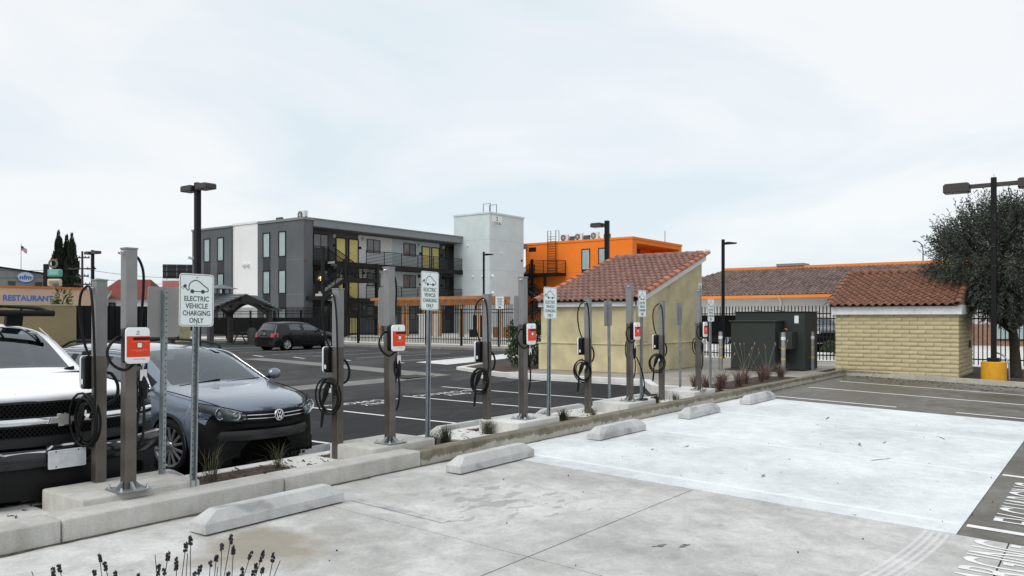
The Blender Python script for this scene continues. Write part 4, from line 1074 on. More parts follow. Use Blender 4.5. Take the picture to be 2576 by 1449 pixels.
def ubolt(parent, x, y, z, face):
    c = Vector((x, y, z)); d = Vector(face); s_ = Vector((-d.y, d.x, 0))
    m_ = MB(); m_.tube(smooth_path([c-s_*0.013, c-s_*0.013+d*0.03+Vector((0,0,0.004)), c+d*0.042+Vector((0,0,0.012)), c+s_*0.013+d*0.03+Vector((0,0,0.02)), c+s_*0.013+Vector((0,0,0.02))], 4), 0.007, 6); m_.build('cable_hook', m_chrome, parent, smooth='all')
def tall_charger(x, y, label, seed, low_cable=False):
    rng = random.Random(seed)
    t = thing('charging_post', label, 'EV charger', (x, y, 0.225), 0, 'tall charging posts'); t.rotation_euler = (rng.uniform(-0.006,0.006), rng.uniform(-0.012,0.006), rng.uniform(-0.05,0.05))
    H = 1.965; post(t, H, 1.30); base_plate(t)
    charger_box(t, -0.147, 1.175, -1, 0.005)
    m_ = MB(); m_.box(-0.045,-0.058,1.05,0.045,-0.05,1.29); m_.build('bracket', m_brush, t)
    ubolt(t, -0.052, -0.02, 1.91, (-1,0,0))
    # retractable cable leaves the top on the far side and runs down
    cable(t, [(0.045,0.01,1.90),(0.085,0.015,1.88),(0.125,0.02,1.78),(0.13,0.025,1.62),(0.115,0.03,1.40),(0.10,0.03,1.2),(0.10,0.03,1.0),(0.10,0.02,0.86)])
    cable(t, [(-0.052,-0.02,1.24),(-0.11,-0.03,1.235),(-0.175,-0.04,1.17),(-0.19,-0.045,1.10),(-0.15,-0.06,1.02),(-0.07,-0.085,0.98),(0.01,-0.10,1.035)], 0.012)
    coil(t, (0.115, 0.06, 0.84), rng.uniform(0.115,0.135), 4, (0.55, 0.85), rng)
    m_ = MB(); m_.box(0.05,-0.03,0.93,0.09,0.03,1.0); m_.build('holster_bracket', m_brush, t)
    connector(t, (0.095,-0.02,0.95), (0.12,-0.05,-1.0))
    if low_cable:
        cable(t, [(0.10,-0.02,0.75),(0.16,-0.05,0.70),(0.25,-0.10,0.45),(0.28,-0.12,0.2),(0.22,-0.12,0.06),(0.10,-0.14,0.02),(0.18,-0.20,0.015),(0.32,-0.15,0.018),(0.28,-0.05,0.02),(0.12,-0.06,0.02)], 0.011, 8)
    cable(t, [(0.10,-0.03,0.76),(0.105,-0.045,0.62),(0.10,-0.03,0.42),(0.075,0.02,0.34),(0.085,0.05,0.42),(0.11,0.06,0.62),(0.11,0.06,0.75)], 0.011)
    return t
def short_charger(x, y, label, seed):
    rng = random.Random(seed)
    t = thing('charging_post', label, 'EV charger', (x, y, 0.055), 0, 'short charging posts'); t.rotation_euler = (rng.uniform(-0.008,0.008), rng.uniform(-0.004,0.012), rng.uniform(-0.06,0.06))
    H = 1.895; post(t, H, 1.235)
    charger_box(t, 0.152, 1.10, 1, 0.0)
    m_ = MB(); m_.box(-0.04,0.05,0.97,0.04,0.058,1.22); m_.build('bracket', m_brush, t)
    m_ = MB(); m_.box(-0.0986,0.085,1.0,-0.0976,0.115,1.045); m_.build('label_tag', m_tagw, t)
    ubolt(t, -0.052, 0.0, 1.80, (-1,0,0))
    cable(t, [(-0.02,0.052,1.15),(-0.07,0.12,1.35),(-0.10,0.14,1.60),(-0.11,0.10,1.76),(-0.095,0.03,1.83),(-0.085,-0.01,1.82),(-0.085,-0.045,1.74),(-0.078,-0.06,1.55),(-0.07,-0.063,1.3),(-0.065,-0.066,1.05),(-0.07,-0.07,0.85),(-0.09,-0.03,0.72)])
    cable(t, [(0.05,0.0,1.10),(0.10,-0.02,1.08),(0.145,-0.03,0.98),(0.13,-0.02,0.87),(0.05,0.0,0.82)], 0.014)
    coil(t, (-0.085, 0.055, 0.70), rng.uniform(0.12,0.14), rng.choice((3,4,5)), (-0.30, 0.95), rng)
    connector(t, (-0.11,0.03,0.84), (-0.05,0.35,-1.0), False)
    m_ = MB(); m_.box(-0.11,-0.01,0.74,-0.108,0.035,0.79); m_.build('label_tag', m_tagw, t)
    cable(t, [(-0.12,0.10,0.64),(-0.125,0.115,0.50),(-0.13,0.125,0.36),(-0.125,0.11,0.40),(-0.115,0.10,0.55)], 0.010)
    return t
tl = ['tall charging post nearest the camera, in front of the white truck', 'second tall charging post from the camera, on the first mossy kerb joint', 'third tall charging post from the camera, before the tiled hut corner bush',
      'fourth tall charging post, its cable trailing down onto the pad', 'farthest tall charging post, beside the dark green transformer']
sl = ['short charging post nearest the camera, against the truck grille', 'second short charging post from the camera, right of the grey car', 'third short charging post, standing in a grass tuft',
      'fourth short charging post, before the white fascia of the hut', 'farthest short charging post, before the hut gable wall']
for i, x in enumerate(CH): tall_charger(x, (6.405, 6.47, 6.54, 6.52, 6.43)[i], tl[i], 40+i, i == 3)
for i, x in enumerate(BX): short_charger(x, 6.93, sl[i], 60+i)

# ------------------------------------------------------------------ signs
m_sign_w = M('sign_white', (0.79,0.845,0.845), 0.4, var=0.03)
m_sign_g = M('sign_green', (0.012,0.062,0.040), 0.4, var=0.05)
m_sign_b = M('sign_back_aluminium', (0.30,0.295,0.285), 0.45, metal=0.3, var=0.08)
m_hole = M('hole_dark', (0.01,0.012,0.012), 0.9)
def u_channel(parent, H, y0, w=0.062, d=0.032, tilt=0):
    """galvanised U-channel with a row of punched holes; flanges towards -Y"""
    m_ = MB(); h = w/2
    poly = [(-h,y0-0.004),(-h*0.62,y0-0.004),(-h*0.45,y0+d-0.006),(h*0.45,y0+d-0.006),(h*0.62,y0-0.004),(h,y0-0.004),(h,y0),(h*0.7,y0),(h*0.52,y0+d),(-h*0.52,y0+d),(-h*0.7,y0),(-h,y0)]
    m_.prism(poly, 'z', -0.1, H); o = m_.build('sign_post', m_steel, parent, smooth=True)
    hm = MB()
    for i in range(int(H/0.0508)):
        z = 0.04 + i*0.0508
        for yy, s_ in ((y0+d+0.0006, 1), (y0+d-0.0066, -1)):
            hm.lathe([(0,0),(0.0068,0)], (0,yy,z), 'y', 8)
    o2 = hm.build('punched_holes', m_hole, parent); o2['kind'] = 'stuff'
def ev_face(parent, mt):
    W, Hh = 0.318, 0.452
    m_ = MB(); plate(m_, rrect(W, Hh, 0.03), mt, -0.0014, 0.0); pn = m_.build('sign_panel', m_sign_w, parent)
    m_ = MB(); plate(m_, rrect(W, Hh, 0.03), mt, -0.004, -0.0016); m_.build('sign_back', m_sign_b, pn)
    m_ = MB(); ring(m_, rrect(W-0.016, Hh-0.016, 0.024), rrect(W-0.024, Hh-0.024, 0.020), mt, 0.0008); m_.build('sign_border', m_sign_g, pn)
    tx = []
    for k, (s_, w) in enumerate((('ELECTRIC', 0.225), ('VEHICLE', 0.205), ('CHARGING', 0.25), ('ONLY', 0.13))):
        tx.append((text_mesh(s_, 1, w=w, h=0.044, bold=0.013), 0, 0.012-k*0.062))
    join_text(tx, 'lettering', m_sign_g, pn, mt @ Matrix.Translation((0,0,0.001)))
    # car-and-plug symbol
    m_ = MB(); body = smooth_path([(-0.055,0.092,0),(-0.072,0.10,0),(-0.068,0.13,0),(-0.05,0.155,0),(-0.01,0.17,0),(0.03,0.155,0),(0.06,0.13,0),(0.098,0.105,0),(0.105,0.085,0),(0.09,0.076,0),(0.055,0.074,0)], 5)
    body = [(-0.10,0.105,0),(-0.09,0.088,0),(-0.078,0.082,0),(-0.070,0.09,0)] + [tuple(p) for p in body[6:]]
    n = len(body); P = [Vector(p) for p in body]; L1, R1 = [], []
    for i in range(n):
        t = (P[min(i+1,n-1)]-P[max(i-1,0)]); t = Vector((-t.y, t.x, 0)).normalized()*0.0042
        L1.append(mt @ (P[i]+t+Vector((0,0,0.001)))); R1.append(mt @ (P[i]-t+Vector((0,0,0.001))))
    m_.grid([L1, R1])
    for cx_ in (-0.042, 0.055):
        plate(m_, [(cx_+0.0175*math.cos(R(a)), 0.074+0.0175*math.sin(R(a))) for a in range(0,360,24)], mt, 0.0002, 0.001)
    plate(m_, [(-0.042,0.071),(0.055,0.071),(0.055,0.078),(-0.042,0.078)], mt, 0.0002, 0.0009)
    k = Matrix.Translation((-0.108,0.118,0)) @ Matrix.Rotation(R(40), 4, 'Z')
    plate(m_, rrect(0.03,0.024,0.006,3), mt @ k, 0.0002, 0.001)
    for yy in (-0.007, 0.007): plate(m_, [(-0.036,yy-0.002),(-0.014,yy-0.002),(-0.014,yy+0.002),(-0.036,yy+0.002)], mt @ k, 0.0002, 0.001)
    m_.build('car_plug_symbol', m_sign_g, pn)
    for zz in (-0.205, 0.195):
        m_ = MB(); plate(m_, [(0.006*math.cos(R(a)), zz+0.006*math.sin(R(a))) for a in range(0,360,45)], mt, 0.0, 0.004); m_.build('bolt', m_steel, pn)
def ev_sign(x, y, z0, ztop, label, tilt=0.0, yaw=0.0, back=False):
    t = thing('parking_sign', label, 'sign', (x, y, z0), 0, 'electric vehicle charging signs')
    t.rotation_euler = (0, tilt, yaw + (math.pi if back else 0))
    H = ztop - z0
    u_channel(t, H-0.03, 0.004)
    ev_face(t, FACE((0,-1,0), (0, -0.002, H-0.226)))
    return t
fl = ['charging-only sign nearest the camera, before the grey car', 'tallest charging-only sign, second from the camera', 'third charging-only sign, in front of the hut corner', 'fourth charging-only sign, before the hut roof edge', 'farthest charging-only sign, left of the transformer']
for x, y, zt, lab, tl_, yw in ((3.92,6.33,2.0,fl[0],R(1.0),R(-3)),(6.98,6.42,2.165,fl[1],R(0.9),R(2)),(9.52,6.43,2.06,fl[2],R(0.7),R(-2)),(12.34,6.43,2.09,fl[3],R(0.2),R(3)),(15.28,6.43,2.0,fl[4],R(-0.3),0)):
    ev_sign(x, y, 0.03, zt, lab, tl_, yw)
bl = ['grey back of the sign nearest the camera, between truck and grey car', 'grey sign back half hidden behind the second tall post', 'grey sign back half hidden behind the third tall post', 'grey sign back standing before the hut fascia', 'grey sign back standing before the hut gable']
for x, y, zt, lab, tl_ in ((3.92,6.84,1.90,bl[0],R(1.0)),(6.99,7.1,1.98,bl[1],0.0),(9.72,7.1,1.95,bl[2],0.0),(12.52,7.18,1.93,bl[3],R(-1.2)),(15.43,7.18,1.93,bl[4],R(-0.6))):
    ev_sign(x, y, 0.03, zt, lab, -tl_, R(4), True)

# ------------------------------------------------------------------ utility yard: transformer, bollards, fences
m_tr = M('transformer_green', (0.020,0.028,0.024), 0.55, var=0.12, scale=1.5)
tr = thing('transformer', 'dark green pad-mounted electrical transformer with two stepped boxes', 'transformer', (23.2, 7.2, 0.068))
m_ = MB(); m_.box(0.0, 0.62, 0.05, 0.75, 1.95, 1.44); m_.build('front_cabinet', m_tr, tr, bevel=0.02)
m_ = MB(); m_.box(-0.04, 0.58, 1.44, 0.78, 2.0, 1.48); m_.build('cabinet_lid', m_tr, tr, bevel=0.01)
m_ = MB(); m_.box(0.752, 0.0, 0.02, 2.0, 2.1, 1.72); m_.build('rear_tank', m_tr, tr, bevel=0.02)
m_ = MB(); m_.box(0.72, -0.03, 1.72, 2.03, 2.13, 1.75); m_.build('tank_lid', m_tr, tr, bevel=0.01)
m_ = MB(); m_.box(0.25, 0.22, 0.65, 0.75, 0.62, 1.15); m_.build('meter_box', m_tr, tr, bevel=0.01)
m_ = MB(); m_.box(-0.10, 0.45, 0.0, 0.9, 2.1, 0.05); m_.build('base_flange', m_tr, tr, bevel=0.008)
m_ = MB(); m_.lathe([(0.0,0.05),(0.05,0.05),(0.055,0.0),(0.03,-0.03)], (0.4,0.45,1.2), 'x', 12); m_.build('brass_tag', M('brass', (0.35,0.22,0.06), 0.4, metal=0.6), tr)
m_ = MB(); m_.box(0.744, 0.18, 1.40, 0.7515, 0.30, 1.62); m_.build('warning_label', m_box_w, tr)
for y in (0.65, 1.3):
    m_ = MB(); m_.bar((0.9,y,1.75),(0.9,y+0.25,1.78),0.05,0.03); m_.build('lifting_lug', m_tr, tr)
m_bol = M('bollard_steel', (0.26,0.275,0.285), 0.5, metal=0.4, var=0.2, scale=6)
m_yel = M('yellow_tape', (0.62,0.40,0.03), 0.5, var=0.1)
for (x, y), lab in (((23.0,9.38),'bollard left of the transformer with two yellow bands'), ((22.95,7.50),'bollard standing in front of the transformer meter box'), ((24.6,7.18),'bollard right of the transformer, next to the block hut')):
    b_ = thing('bollard', lab, 'bollard', (x, y, 0.068), 0, 'bollards around the transformer')
    m_ = MB(); m_.lathe([(0,0),(0.062,0),(0.062,1.12),(0.055,1.14),(0,1.145)], n=16); m_.build('tube', m_bol, b_, smooth=True)
    for z, mm, h in ((0.93,m_box_w,0.09),(0.66,m_yel,0.05),(0.36,m_yel,0.055)):
        m_ = MB(); m_.lathe([(0.0635,z),(0.0635,z+h)], n=16); m_.build('reflective_band', mm, b_, smooth=True)
def picket_mesh(h, w=0.030):
    m_ = MB(); a = w/2; m_.box(-a,-a,0,a,a,h-0.06); m_.add([(-a,-a,h-0.06),(a,-a,h-0.06),(a,a,h-0.06),(-a,a,h-0.06),(0,0,h)], [(0,1,4),(1,2,4),(2,3,4),(3,0,4)])
    return m_.mesh('picket', m_black)
def fence(label, x, y0, y1, z0, h, step, rails, posts, pw=0.10):
    f = thing('picket_fence', label, 'fence', (x, y0, z0))
    pm = picket_mesh(h-0.12); n = int((y1-y0)/step)
    for i in range(n+1): inst('picket', pm, f, (0, i*step, 0.12))
    for z in rails:
        m_ = MB(); m_.box(-0.02, 0, z-0.02, 0.02, y1-y0, z+0.02); m_.build('rail', m_black, f)
    for y in posts:
        m_ = MB(); m_.box(-pw/2+0.06, y-y0-pw/2, -0.2, pw/2+0.06, y-y0+pw/2, h-0.25); m_.build('post', m_black, f)
    return f
fL = fence('tall black picket fence in front of the apartment yard', 33.7, 17.6, 52.2, 0.10, 2.28, 0.125, (0.35, 1.80, 1.98), [17.7,20.4,23.2,26.0,28.6,31.2,34,36.8,39.5,42.2,44.9,47.6,50.3,52])
m_ = MB(); m_.box(0.09, 21.5, 0.35, 0.10, 34.6, 1.55); m_.build('privacy_screen', M('privacy_mesh', (0.010,0.012,0.014), 0.8, var=0.3), fL)
fR = fence('black picket fence and gate behind transformer and block hut', 30.0, -4.0, 14.2, -0.02, 2.12, 0.125, (0.30, 1.62, 1.80), [-3.8,-0.8,2.0,4.7,7.4,9.9,13.2], 0.09)
m_ = MB(); m_.box(0.12, 14.6, 0.9, 0.16, 17.9, 1.75); m_.build('gate_screen', m_frame, fR)
fh = fence('low black fence between the shrub and the hut', 26.5, 13.9, 17.5, 0.06, 2.0, 0.125, (0.3, 1.6, 1.78), [14, 17.4])

# ---- picnic pavilion
pv = thing('picnic_pavilion', 'small dark pavilion with cross-gabled metal roof and cupola', 'pavilion', (29.3, 44.3, 0))
m_pv = M('pavilion_brown_grey', (0.055,0.050,0.052), 0.7, var=0.15)
m_rf = M('metal_roof_slate', (0.085,0.105,0.115), 0.4, metal=0.3, var=0.12)
hp = 2.05
for sx in (-1, 1):
    for sy in (-1, 1):
        m_ = MB(); m_.box(sx*hp-0.14, sy*hp-0.14, 0, sx*hp+0.14, sy*hp+0.14, 2.15); m_.build('post', m_pv, pv)
for k in range(4):
    rot = Matrix.Rotation(k*math.pi/2, 4, 'Z')
    pts = [(-hp + 2*hp*i/12, -hp, 1.72 + 0.85*math.sin(math.pi*i/12)**0.8) for i in range(13)]
    m_ = MB()
    for a, b_ in zip(pts[:-1], pts[1:]): m_.bar(a, b_, 0.12, 0.16)
    m_.xf(rot); m_.build('arched_beam', m_pv, pv)
    m_ = MB(); m_.bar((0,-hp,2.55),(0,-hp,2.95),0.1,0.1); m_.xf(rot); m_.build('king_post', m_pv, pv)
e = hp+0.55; rz_, ez = 3.08, 2.12
for k in range(4):
    rot = Matrix.Rotation(k*math.pi/2, 4, 'Z')
    for s_ in (-1, 1):
        m_ = MB(); m_.add([(0,-e,rz_),(s_*e,-e,ez),(0,0,rz_+0.02),(0,-e,rz_-0.06),(s_*e,-e,ez-0.06),(0,0,rz_-0.04)], [(0,1,2),(3,5,4),(0,3,4,1),(1,4,5,2)])
        m_.xf(rot); rp = m_.build('roof_panel', m_rf, pv)
        for j in range(1, 8):
            q = j/8; a = Vector((s_*e*q, -e, rz_+(ez-rz_)*q+0.015)); b_ = Vector((s_*e*q, -e*q, rz_+(ez-rz_)*q+0.02))
            m_ = MB(); m_.bar(a, b_, 0.03, 0.03); m_.xf(rot); m_.build('roof_seam', m_rf, rp)
m_ = MB(); m_.add([(-0.75,-0.75,3.42),(0.75,-0.75,3.42),(0.75,0.75,3.42),(-0.75,0.75,3.42),(0,0,3.72)], [(0,1,4),(1,2,4),(2,3,4),(3,0,4),(3,2,1,0)]); m_.build('cupola_roof', m_rf, pv)
m_ = MB(); m_.box(-0.42,-0.42,2.95,0.42,0.42,3.14); m_.build('cupola_base', m_pv, pv)
for sx in (-1,0,1):
    for sy in (-1,1):
        m_ = MB(); m_.box(sx*0.38-0.03, sy*0.38-0.03, 3.14, sx*0.38+0.03, sy*0.38+0.03, 3.42); m_.build('cupola_post', m_pv, pv)
pt = thing('picnic_table', 'dark picnic table under the pavilion', 'table', (30.6, 43.3, 0), 0)
for nm, bx in (('tabletop', (-0.9,-0.38,0.70,0.9,0.38,0.75)), ('bench', (-0.9,-0.85,0.42,0.9,-0.58,0.46)), ('bench', (-0.9,0.58,0.42,0.9,0.85,0.46))):
    m_ = MB(); m_.box(*bx); m_.build(nm, m_pv, pt)
for x in (-0.65, 0.65):
    for s_ in (-1, 1):
        m_ = MB(); m_.bar((x,s_*0.7,0.0),(x,-s_*0.15+s_*0.3,0.70),0.06,0.06); m_.build('leg', m_pv, pt)
tb = thing('litter_bin', 'dark litter bin beside the pavilion post', 'bin', (29.9, 42.0, 0))
m_ = MB(); m_.lathe([(0,0),(0.26,0),(0.28,0.85),(0.2,1.0),(0,1.05)], n=14); m_.build('bin_body', m_pv, tb, smooth=True)
# ---- cedar pergola inside the yard
pg = thing('cedar_pergola', 'orange-brown cedar pergola behind the picket fence', 'pergola', (37.0, 29.6, 0.1))
for dx in (0, 2.2):
    m_ = MB(); m_.box(dx-0.07, -0.2, 2.33, dx+0.07, 9.1, 2.62); m_.build('beam', m_wood, pg)
for i in range(16):
    m_ = MB(); y = 0.05+i*0.58; m_.box(-0.35, y-0.04, 2.62, 2.6, y+0.04, 2.83); m_.build('rafter', m_wood, pg)
m_ = MB(); m_.box(-0.40, -0.25, 2.64, -0.35, 9.15, 2.82); m_.build('fascia', m_wood, pg)
for y in (0.4, 1.75, 3.5, 6.2, 8.7):
    for dx in (0, 2.2):
        m_ = MB(); m_.box(dx-0.08, y-0.08, 0, dx+0.08, y+0.08, 2.33); p_ = m_.build('post', m_wood_p, pg)
        m_ = MB(); m_.box(dx-0.11, y-0.11, 2.25, dx+0.11, y+0.11, 2.45); m_.build('post_bracket', m_trim_grey, p_)
# yard clutter seen between the pickets
for (x, y, w, d, h, mt, lab) in ((40.5,37.2,0.06,1.9,1.8,m_st_white,'white board leaning under the pergola'), (41,33.0,0.5,1.0,1.7,m_frame,'black cabinet under the pergola'), (40.5,30.8,0.4,1.4,0.95,m_wood,'cedar planter box beside the pergola post'), (39.5,32.2,0.7,0.7,0.8,m_frame,'black square bin in the yard')):
    o = MB(); o.box(-w/2,-d/2,0.0,w/2,d/2,h*0.94); t = thing('yard_box', lab, 'yard box', (x,y,0.105)); o.build('box_body', mt, t, bevel=0.02)
    o = MB(); o.box(-w/2-0.02,-d/2-0.02,h*0.94,w/2+0.02,d/2+0.02,h); o.build('box_lid', mt, t, bevel=0.01)
m_ = MB(); m_.box(36.0, 22.0, 0.1, 36.4, 40, 0.5); tag(m_.build('planter_wall', m_conc_pale, bevel=0.03), 'low pale planter wall behind the picket fence', 'wall')
# notices on the fence
def notice(x, y, z0, w, h, zb, label, accent):
    t = thing('notice_sign', label, 'sign', (x, y, z0))
    mt = FACE((-0.8,-0.6,0), (0,0,zb+h/2))
    m_ = MB(); plate(m_, rrect(w,h,0.02), mt, -0.004, 0); p_ = m_.build('sign_panel', m_sign_w, t)
    m_ = MB(); m_.cyl((0.03,0.02,0),(0.03,0.02,zb+h*0.8),0.025,n=8); m_.build('sign_post', m_steel, t)
    for i in range(7):
        yy = h/2-0.10-i*h*0.09; ww = w*(0.36-0.05*(i%3)); m_ = MB(); plate(m_, [(-ww,yy-0.012),(ww,yy-0.012),(ww,yy+0.012),(-ww,yy+0.012)], mt, 0.001, 0.002); m_.build('text_line', m_printgrey, p_)
    m_ = MB(); plate(m_, rrect(w*0.3,0.08,0.02,3,0,-h/2+0.08), mt, 0.001, 0.002); m_.build('symbol', accent, p_)
notice(32.0, 24.6, 0.13, 0.42, 0.62, 1.95, 'white notice sign on a post above the fence', M('sign_blue', (0.03,0.10,0.35), 0.5))
notice(33.55, 33.9, 0.13, 0.40, 0.70, 1.25, 'white prohibition notice on the fence right of the second tall post', m_ink_g)

# ------------------------------------------------------------------ lamp poles
m_bronze = M('lamp_bronze', (0.045,0.041,0.034), 0.5, var=0.1)
m_lens = M('lamp_lens', (0.35,0.36,0.36), 0.3)
def shoebox(parent, off, z, L=0.55, W=0.36, h=0.17):
    """box lamp head; off = centre offset along +-Y"""
    m_ = MB(); s_ = 1 if off > 0 else -1
    m_.prism([(off-s_*L/2,z),(off+s_*L/2,z),(off+s_*L/2,z+h*0.8),(off+s_*(L/2-0.05),z+h),(off-s_*(L/2-0.05),z+h),(off-s_*L/2,z+h*0.9)], 'x', -W/2, W/2)
    b_ = m_.build('lamp_head', m_bronze, parent, bevel=0.01)
    m_ = MB(); m_.box(-W/2+0.04, off-L/2+0.05, z-0.01, W/2-0.04, off+L/2-0.05, z-0.001); m_.build('lens', m_lens, b_)
    m_ = MB(); m_.box(-0.04, min(0, off-s_*L/2), z+h*0.35, 0.04, max(0, off-s_*L/2), z+h*0.8); m_.build('lamp_arm', m_bronze, parent)
def lamp_pole(label, x, y, z0, H, offs, w=0.13, base=None, **k):
    t = thing('lamp_pole', label, 'street lamp', (x, y, z0), 0, 'parking lot lamps')
    zb = 0.0
    if base:
        m_ = MB(); m_.lathe([(0,-0.1),(base[0],-0.1),(base[0],base[1]-0.015),(base[0]-0.015,base[1]),(0,base[1])], n=24); m_.build('concrete_base', base[2], t, smooth=True); zb = base[1]
        m_ = MB(); m_.box(-w, -w, zb, w, w, zb+0.10); m_.build('base_cover', m_black, t, bevel=0.01)
    m_ = MB(); m_.box(-w/2, -w/2, zb, w/2, w/2, H); m_.build('pole', m_black, t, bevel=0.006)
    for o_ in offs: shoebox(t, o_, H-0.24 if base is None else H-0.33, **k)
    return t
m_ybase = M('yellow_base_paint', (0.74,0.36,0.012), 0.6, var=0.14, scale=5, bmp=0.3, bscale=25)
def at(u, Z, z=0): 
    xr = (u-1288)/2030*Z; return (xr*SA+Z*CA, -xr*CA+Z*SA, z)
p_ = at(497, 24); lamp_pole('tall twin-head lamp pole rising behind the nearest charging sign', p_[0], p_[1], za(*p_[:2]), 5.66, (-0.42, 0.36), 0.15)
p_ = at(233, 48); lamp_pole('distant twin-head lamp pole in front of the restaurant', p_[0], p_[1], 0, 5.66, (-0.42, 0.42), 0.15)
p_ = at(1527, 33); lamp_pole('lamp pole with one head standing behind the tiled hut', p_[0], p_[1], 0, 5.6, (0.45,), 0.16, None, L=0.5)
p_ = at(2500, 21.3); rp = lamp_pole('twin-head lamp pole on a round yellow base by the tree', p_[0], p_[1], -0.05, 5.38, (0.86, -0.86), 0.13, (0.30,0.52,m_ybase), L=0.62, W=0.42, h=0.24)
m_ = MB(); m_.cyl((0,0,5.38),(0,0,5.47),0.02,n=6); m_.build('photocell', m_chrome, rp)
m_ = MB(); m_.tube(smooth_path([(0.1,-0.06,0.75),(0.0,-0.22,0.68),(-0.1,-0.34,0.5),(-0.1,-0.36,0.1),(-0.08,-0.36,0.0)],5),0.02,7); m_.build('conduit', m_steel, rp, smooth='all')
def led_pole(label, x, y, H, rz, w=0.11):
    t = thing('lamp_pole', label, 'street lamp', (x, y, 0), rz, 'slim black lamp poles')
    m_ = MB(); m_.box(-w/2,-w/2,0,w/2,w/2,H); m_.build('pole', m_black, t, bevel=0.005)
    m_ = MB(); m_.prism([(w/2,H-0.12),(0.15,H-0.10),(0.5,H-0.13),(0.5,H-0.17),(w/2,H-0.2)], 'y', -0.13, 0.13); m_.build('lamp_head', m_black, t)
p_ = at(1217, 43); led_pole('slim black lamp pole in front of the pale tower', p_[0], p_[1], 5.15, R(-55))
p_ = at(1819, 31); led_pole('slim black lamp pole behind the transformer fence', p_[0], p_[1], 4.64, R(-55))
p_ = at(2322, 92); cp_ = thing('street_light', 'far grey curved-arm street light above the tile roof building', 'street lamp', (p_[0], p_[1], 0))
m_ = MB(); m_.cyl((0,0,0),(0,0,9.2),0.12,0.08,8); m_.build('pole', m_steel, cp_)
m_ = MB(); m_.tube(smooth_path([(0,0,9.2),(-0.1,0.1,9.9),(-0.4,0.4,10.3),(-0.6,0.6,10.35)],4),0.06,6); m_.build('arm', m_steel, cp_)
m_ = MB(); m_.ball((-0.75,0.75,10.35),0.22,1.5,1,0.5); m_.build('lamp_head', m_trim_grey, cp_)

# ------------------------------------------------------------------ left background
te = thing('refuse_enclosure', 'tan block enclosure wall with black sheet-metal gates', 'enclosure', (9.0, 50.5, 0))
m_encl = M('stucco_enclosure', (0.36,0.285,0.155), 0.9, var=0.09, scale=0.8, world=True)
m_ = MB(); m_.box(0, 0, 0, 14.5, 0.25, 2.36); m_.build('wall', m_encl, te)
m_ = MB(); m_.box(-0.02,-0.03,2.36,14.53,0.28,2.44); m_.build('wall_cap', M('cap_tan', (0.55,0.50,0.33), 0.9), te)
for a, b_ in ((14.55, 17.9), (17.95, 21.3)):
    m_ = MB(); m_.box(a, 0.08, 0.1, b_, 0.12, 2.38); gt = m_.build('gate_leaf', m_frame, te)
    for i in range(9):
        x = a+0.15+i*(b_-a-0.3)/8; m_ = MB(); m_.box(x-0.05, 0.03, 0.1, x+0.05, 0.079, 2.38); m_.build('gate_rib', m_frame, gt)
m_ = MB(); m_.box(21.35, -0.1, 0, 22.0, 0.5, 2.44); m_.build('pillar', m_st_tan, te)
m_ = MB(); m_.box(21.35, 0.5, 0, 21.9, 6.0, 2.40); m_.build('wall', m_st_tan, te)
re = thing('restaurant', 'peach restaurant wall lettered RESTAURANT in blue with orange roof edge', 'building', (2.0, 70.0, 0))
m_peach = M('stucco_peach', (0.66,0.46,0.33), 0.9, var=0.08, scale=0.5, world=True)
m_ = MB(); m_.box(0, 0, 0, 31.8, 5.5, 4.05); m_.build('wall', m_peach, re)
m_ = MB(); m_.box(-0.1, -0.1, 4.05, 31.9, 5.6, 4.19); m_.build('roof_edge', M('orange_edge', (0.60,0.17,0.04), 0.6), re)
m_blue = M('letter_blue', (0.008,0.17,0.62), 0.5, var=0.05)
join_text([(text_mesh("RESTAURANT", 1, w=3.75, h=0.47, bold=0.03), 0, 0)], 'lettering', m_blue, re, FACE((0,-1,0), (26.85,-0.02,3.22)))
m_ = MB(); m_.box(24.55,-0.03,3.30,24.72,-0.01,3.44); m_.build('lettering', m_blue, re)
for x, z in ((23.8,4.4),): 
    m_ = MB(); m_.cyl((24.9,0.6,4.2),(24.9,0.6,4.75),0.14,n=10); m_.build('roof_vent', m_trim_grey, re)
m_ = MB(); m_.cyl((29.0,0.7,4.2),(29.0,0.7,4.5),0.2,n=10); m_.cyl((29.0,0.7,4.5),(29.4,0.6,4.55),0.24,n=10); m_.build('roof_vent', m_trim_grey, re)
wh = thing('warehouse', 'grey metal warehouse with a round blue and white sign', 'building', (-8, 105, 0))
m_ = MB(); m_.prism([(0,0),(53,0),(53,7.0),(46,7.75),(0,8.1)], 'y', 0, 20); m_.build('wall', M('warehouse_grey', (0.27,0.28,0.27), 0.8, var=0.08, world=True), wh)
m_ = MB(); m_.prism([(-0.2,8.1),(46,7.75),(53.2,7.0),(53.2,7.15),(46,7.9),(-0.2,8.25)], 'y', -0.2, 20.2); m_.build('roof_edge', m_frame, wh)
mt = FACE((0,-1,0), (50.9, -0.1, 6.55)); m_ = MB(); plate(m_, [(0.98*math.cos(R(a)),0.68*math.sin(R(a))) for a in range(0,360,15)], mt, -0.05, 0); s_ = m_.build('round_sign', m_white, wh)
m_ = MB(); ring(m_, [(0.98*math.cos(R(a)),0.68*math.sin(R(a))) for a in range(0,360,15)], [(0.9*math.cos(R(a)),0.6*math.sin(R(a))) for a in range(0,360,15)], mt, 0.01); m_.build('sign_rim', m_blue, s_)
join_text([(text_mesh('nfm', 1, w=1.3, h=0.6, bold=0.02), 0, 0)], 'lettering', m_blue, s_, mt @ Matrix.Translation((0,0,0.02)))
for x in (46.5, 49.0, 52):
    m_ = MB(); m_.box(x, -0.06, 4.6, x+0.8, -0.001, 6.0); m_.build('window', m_glass_d, wh)
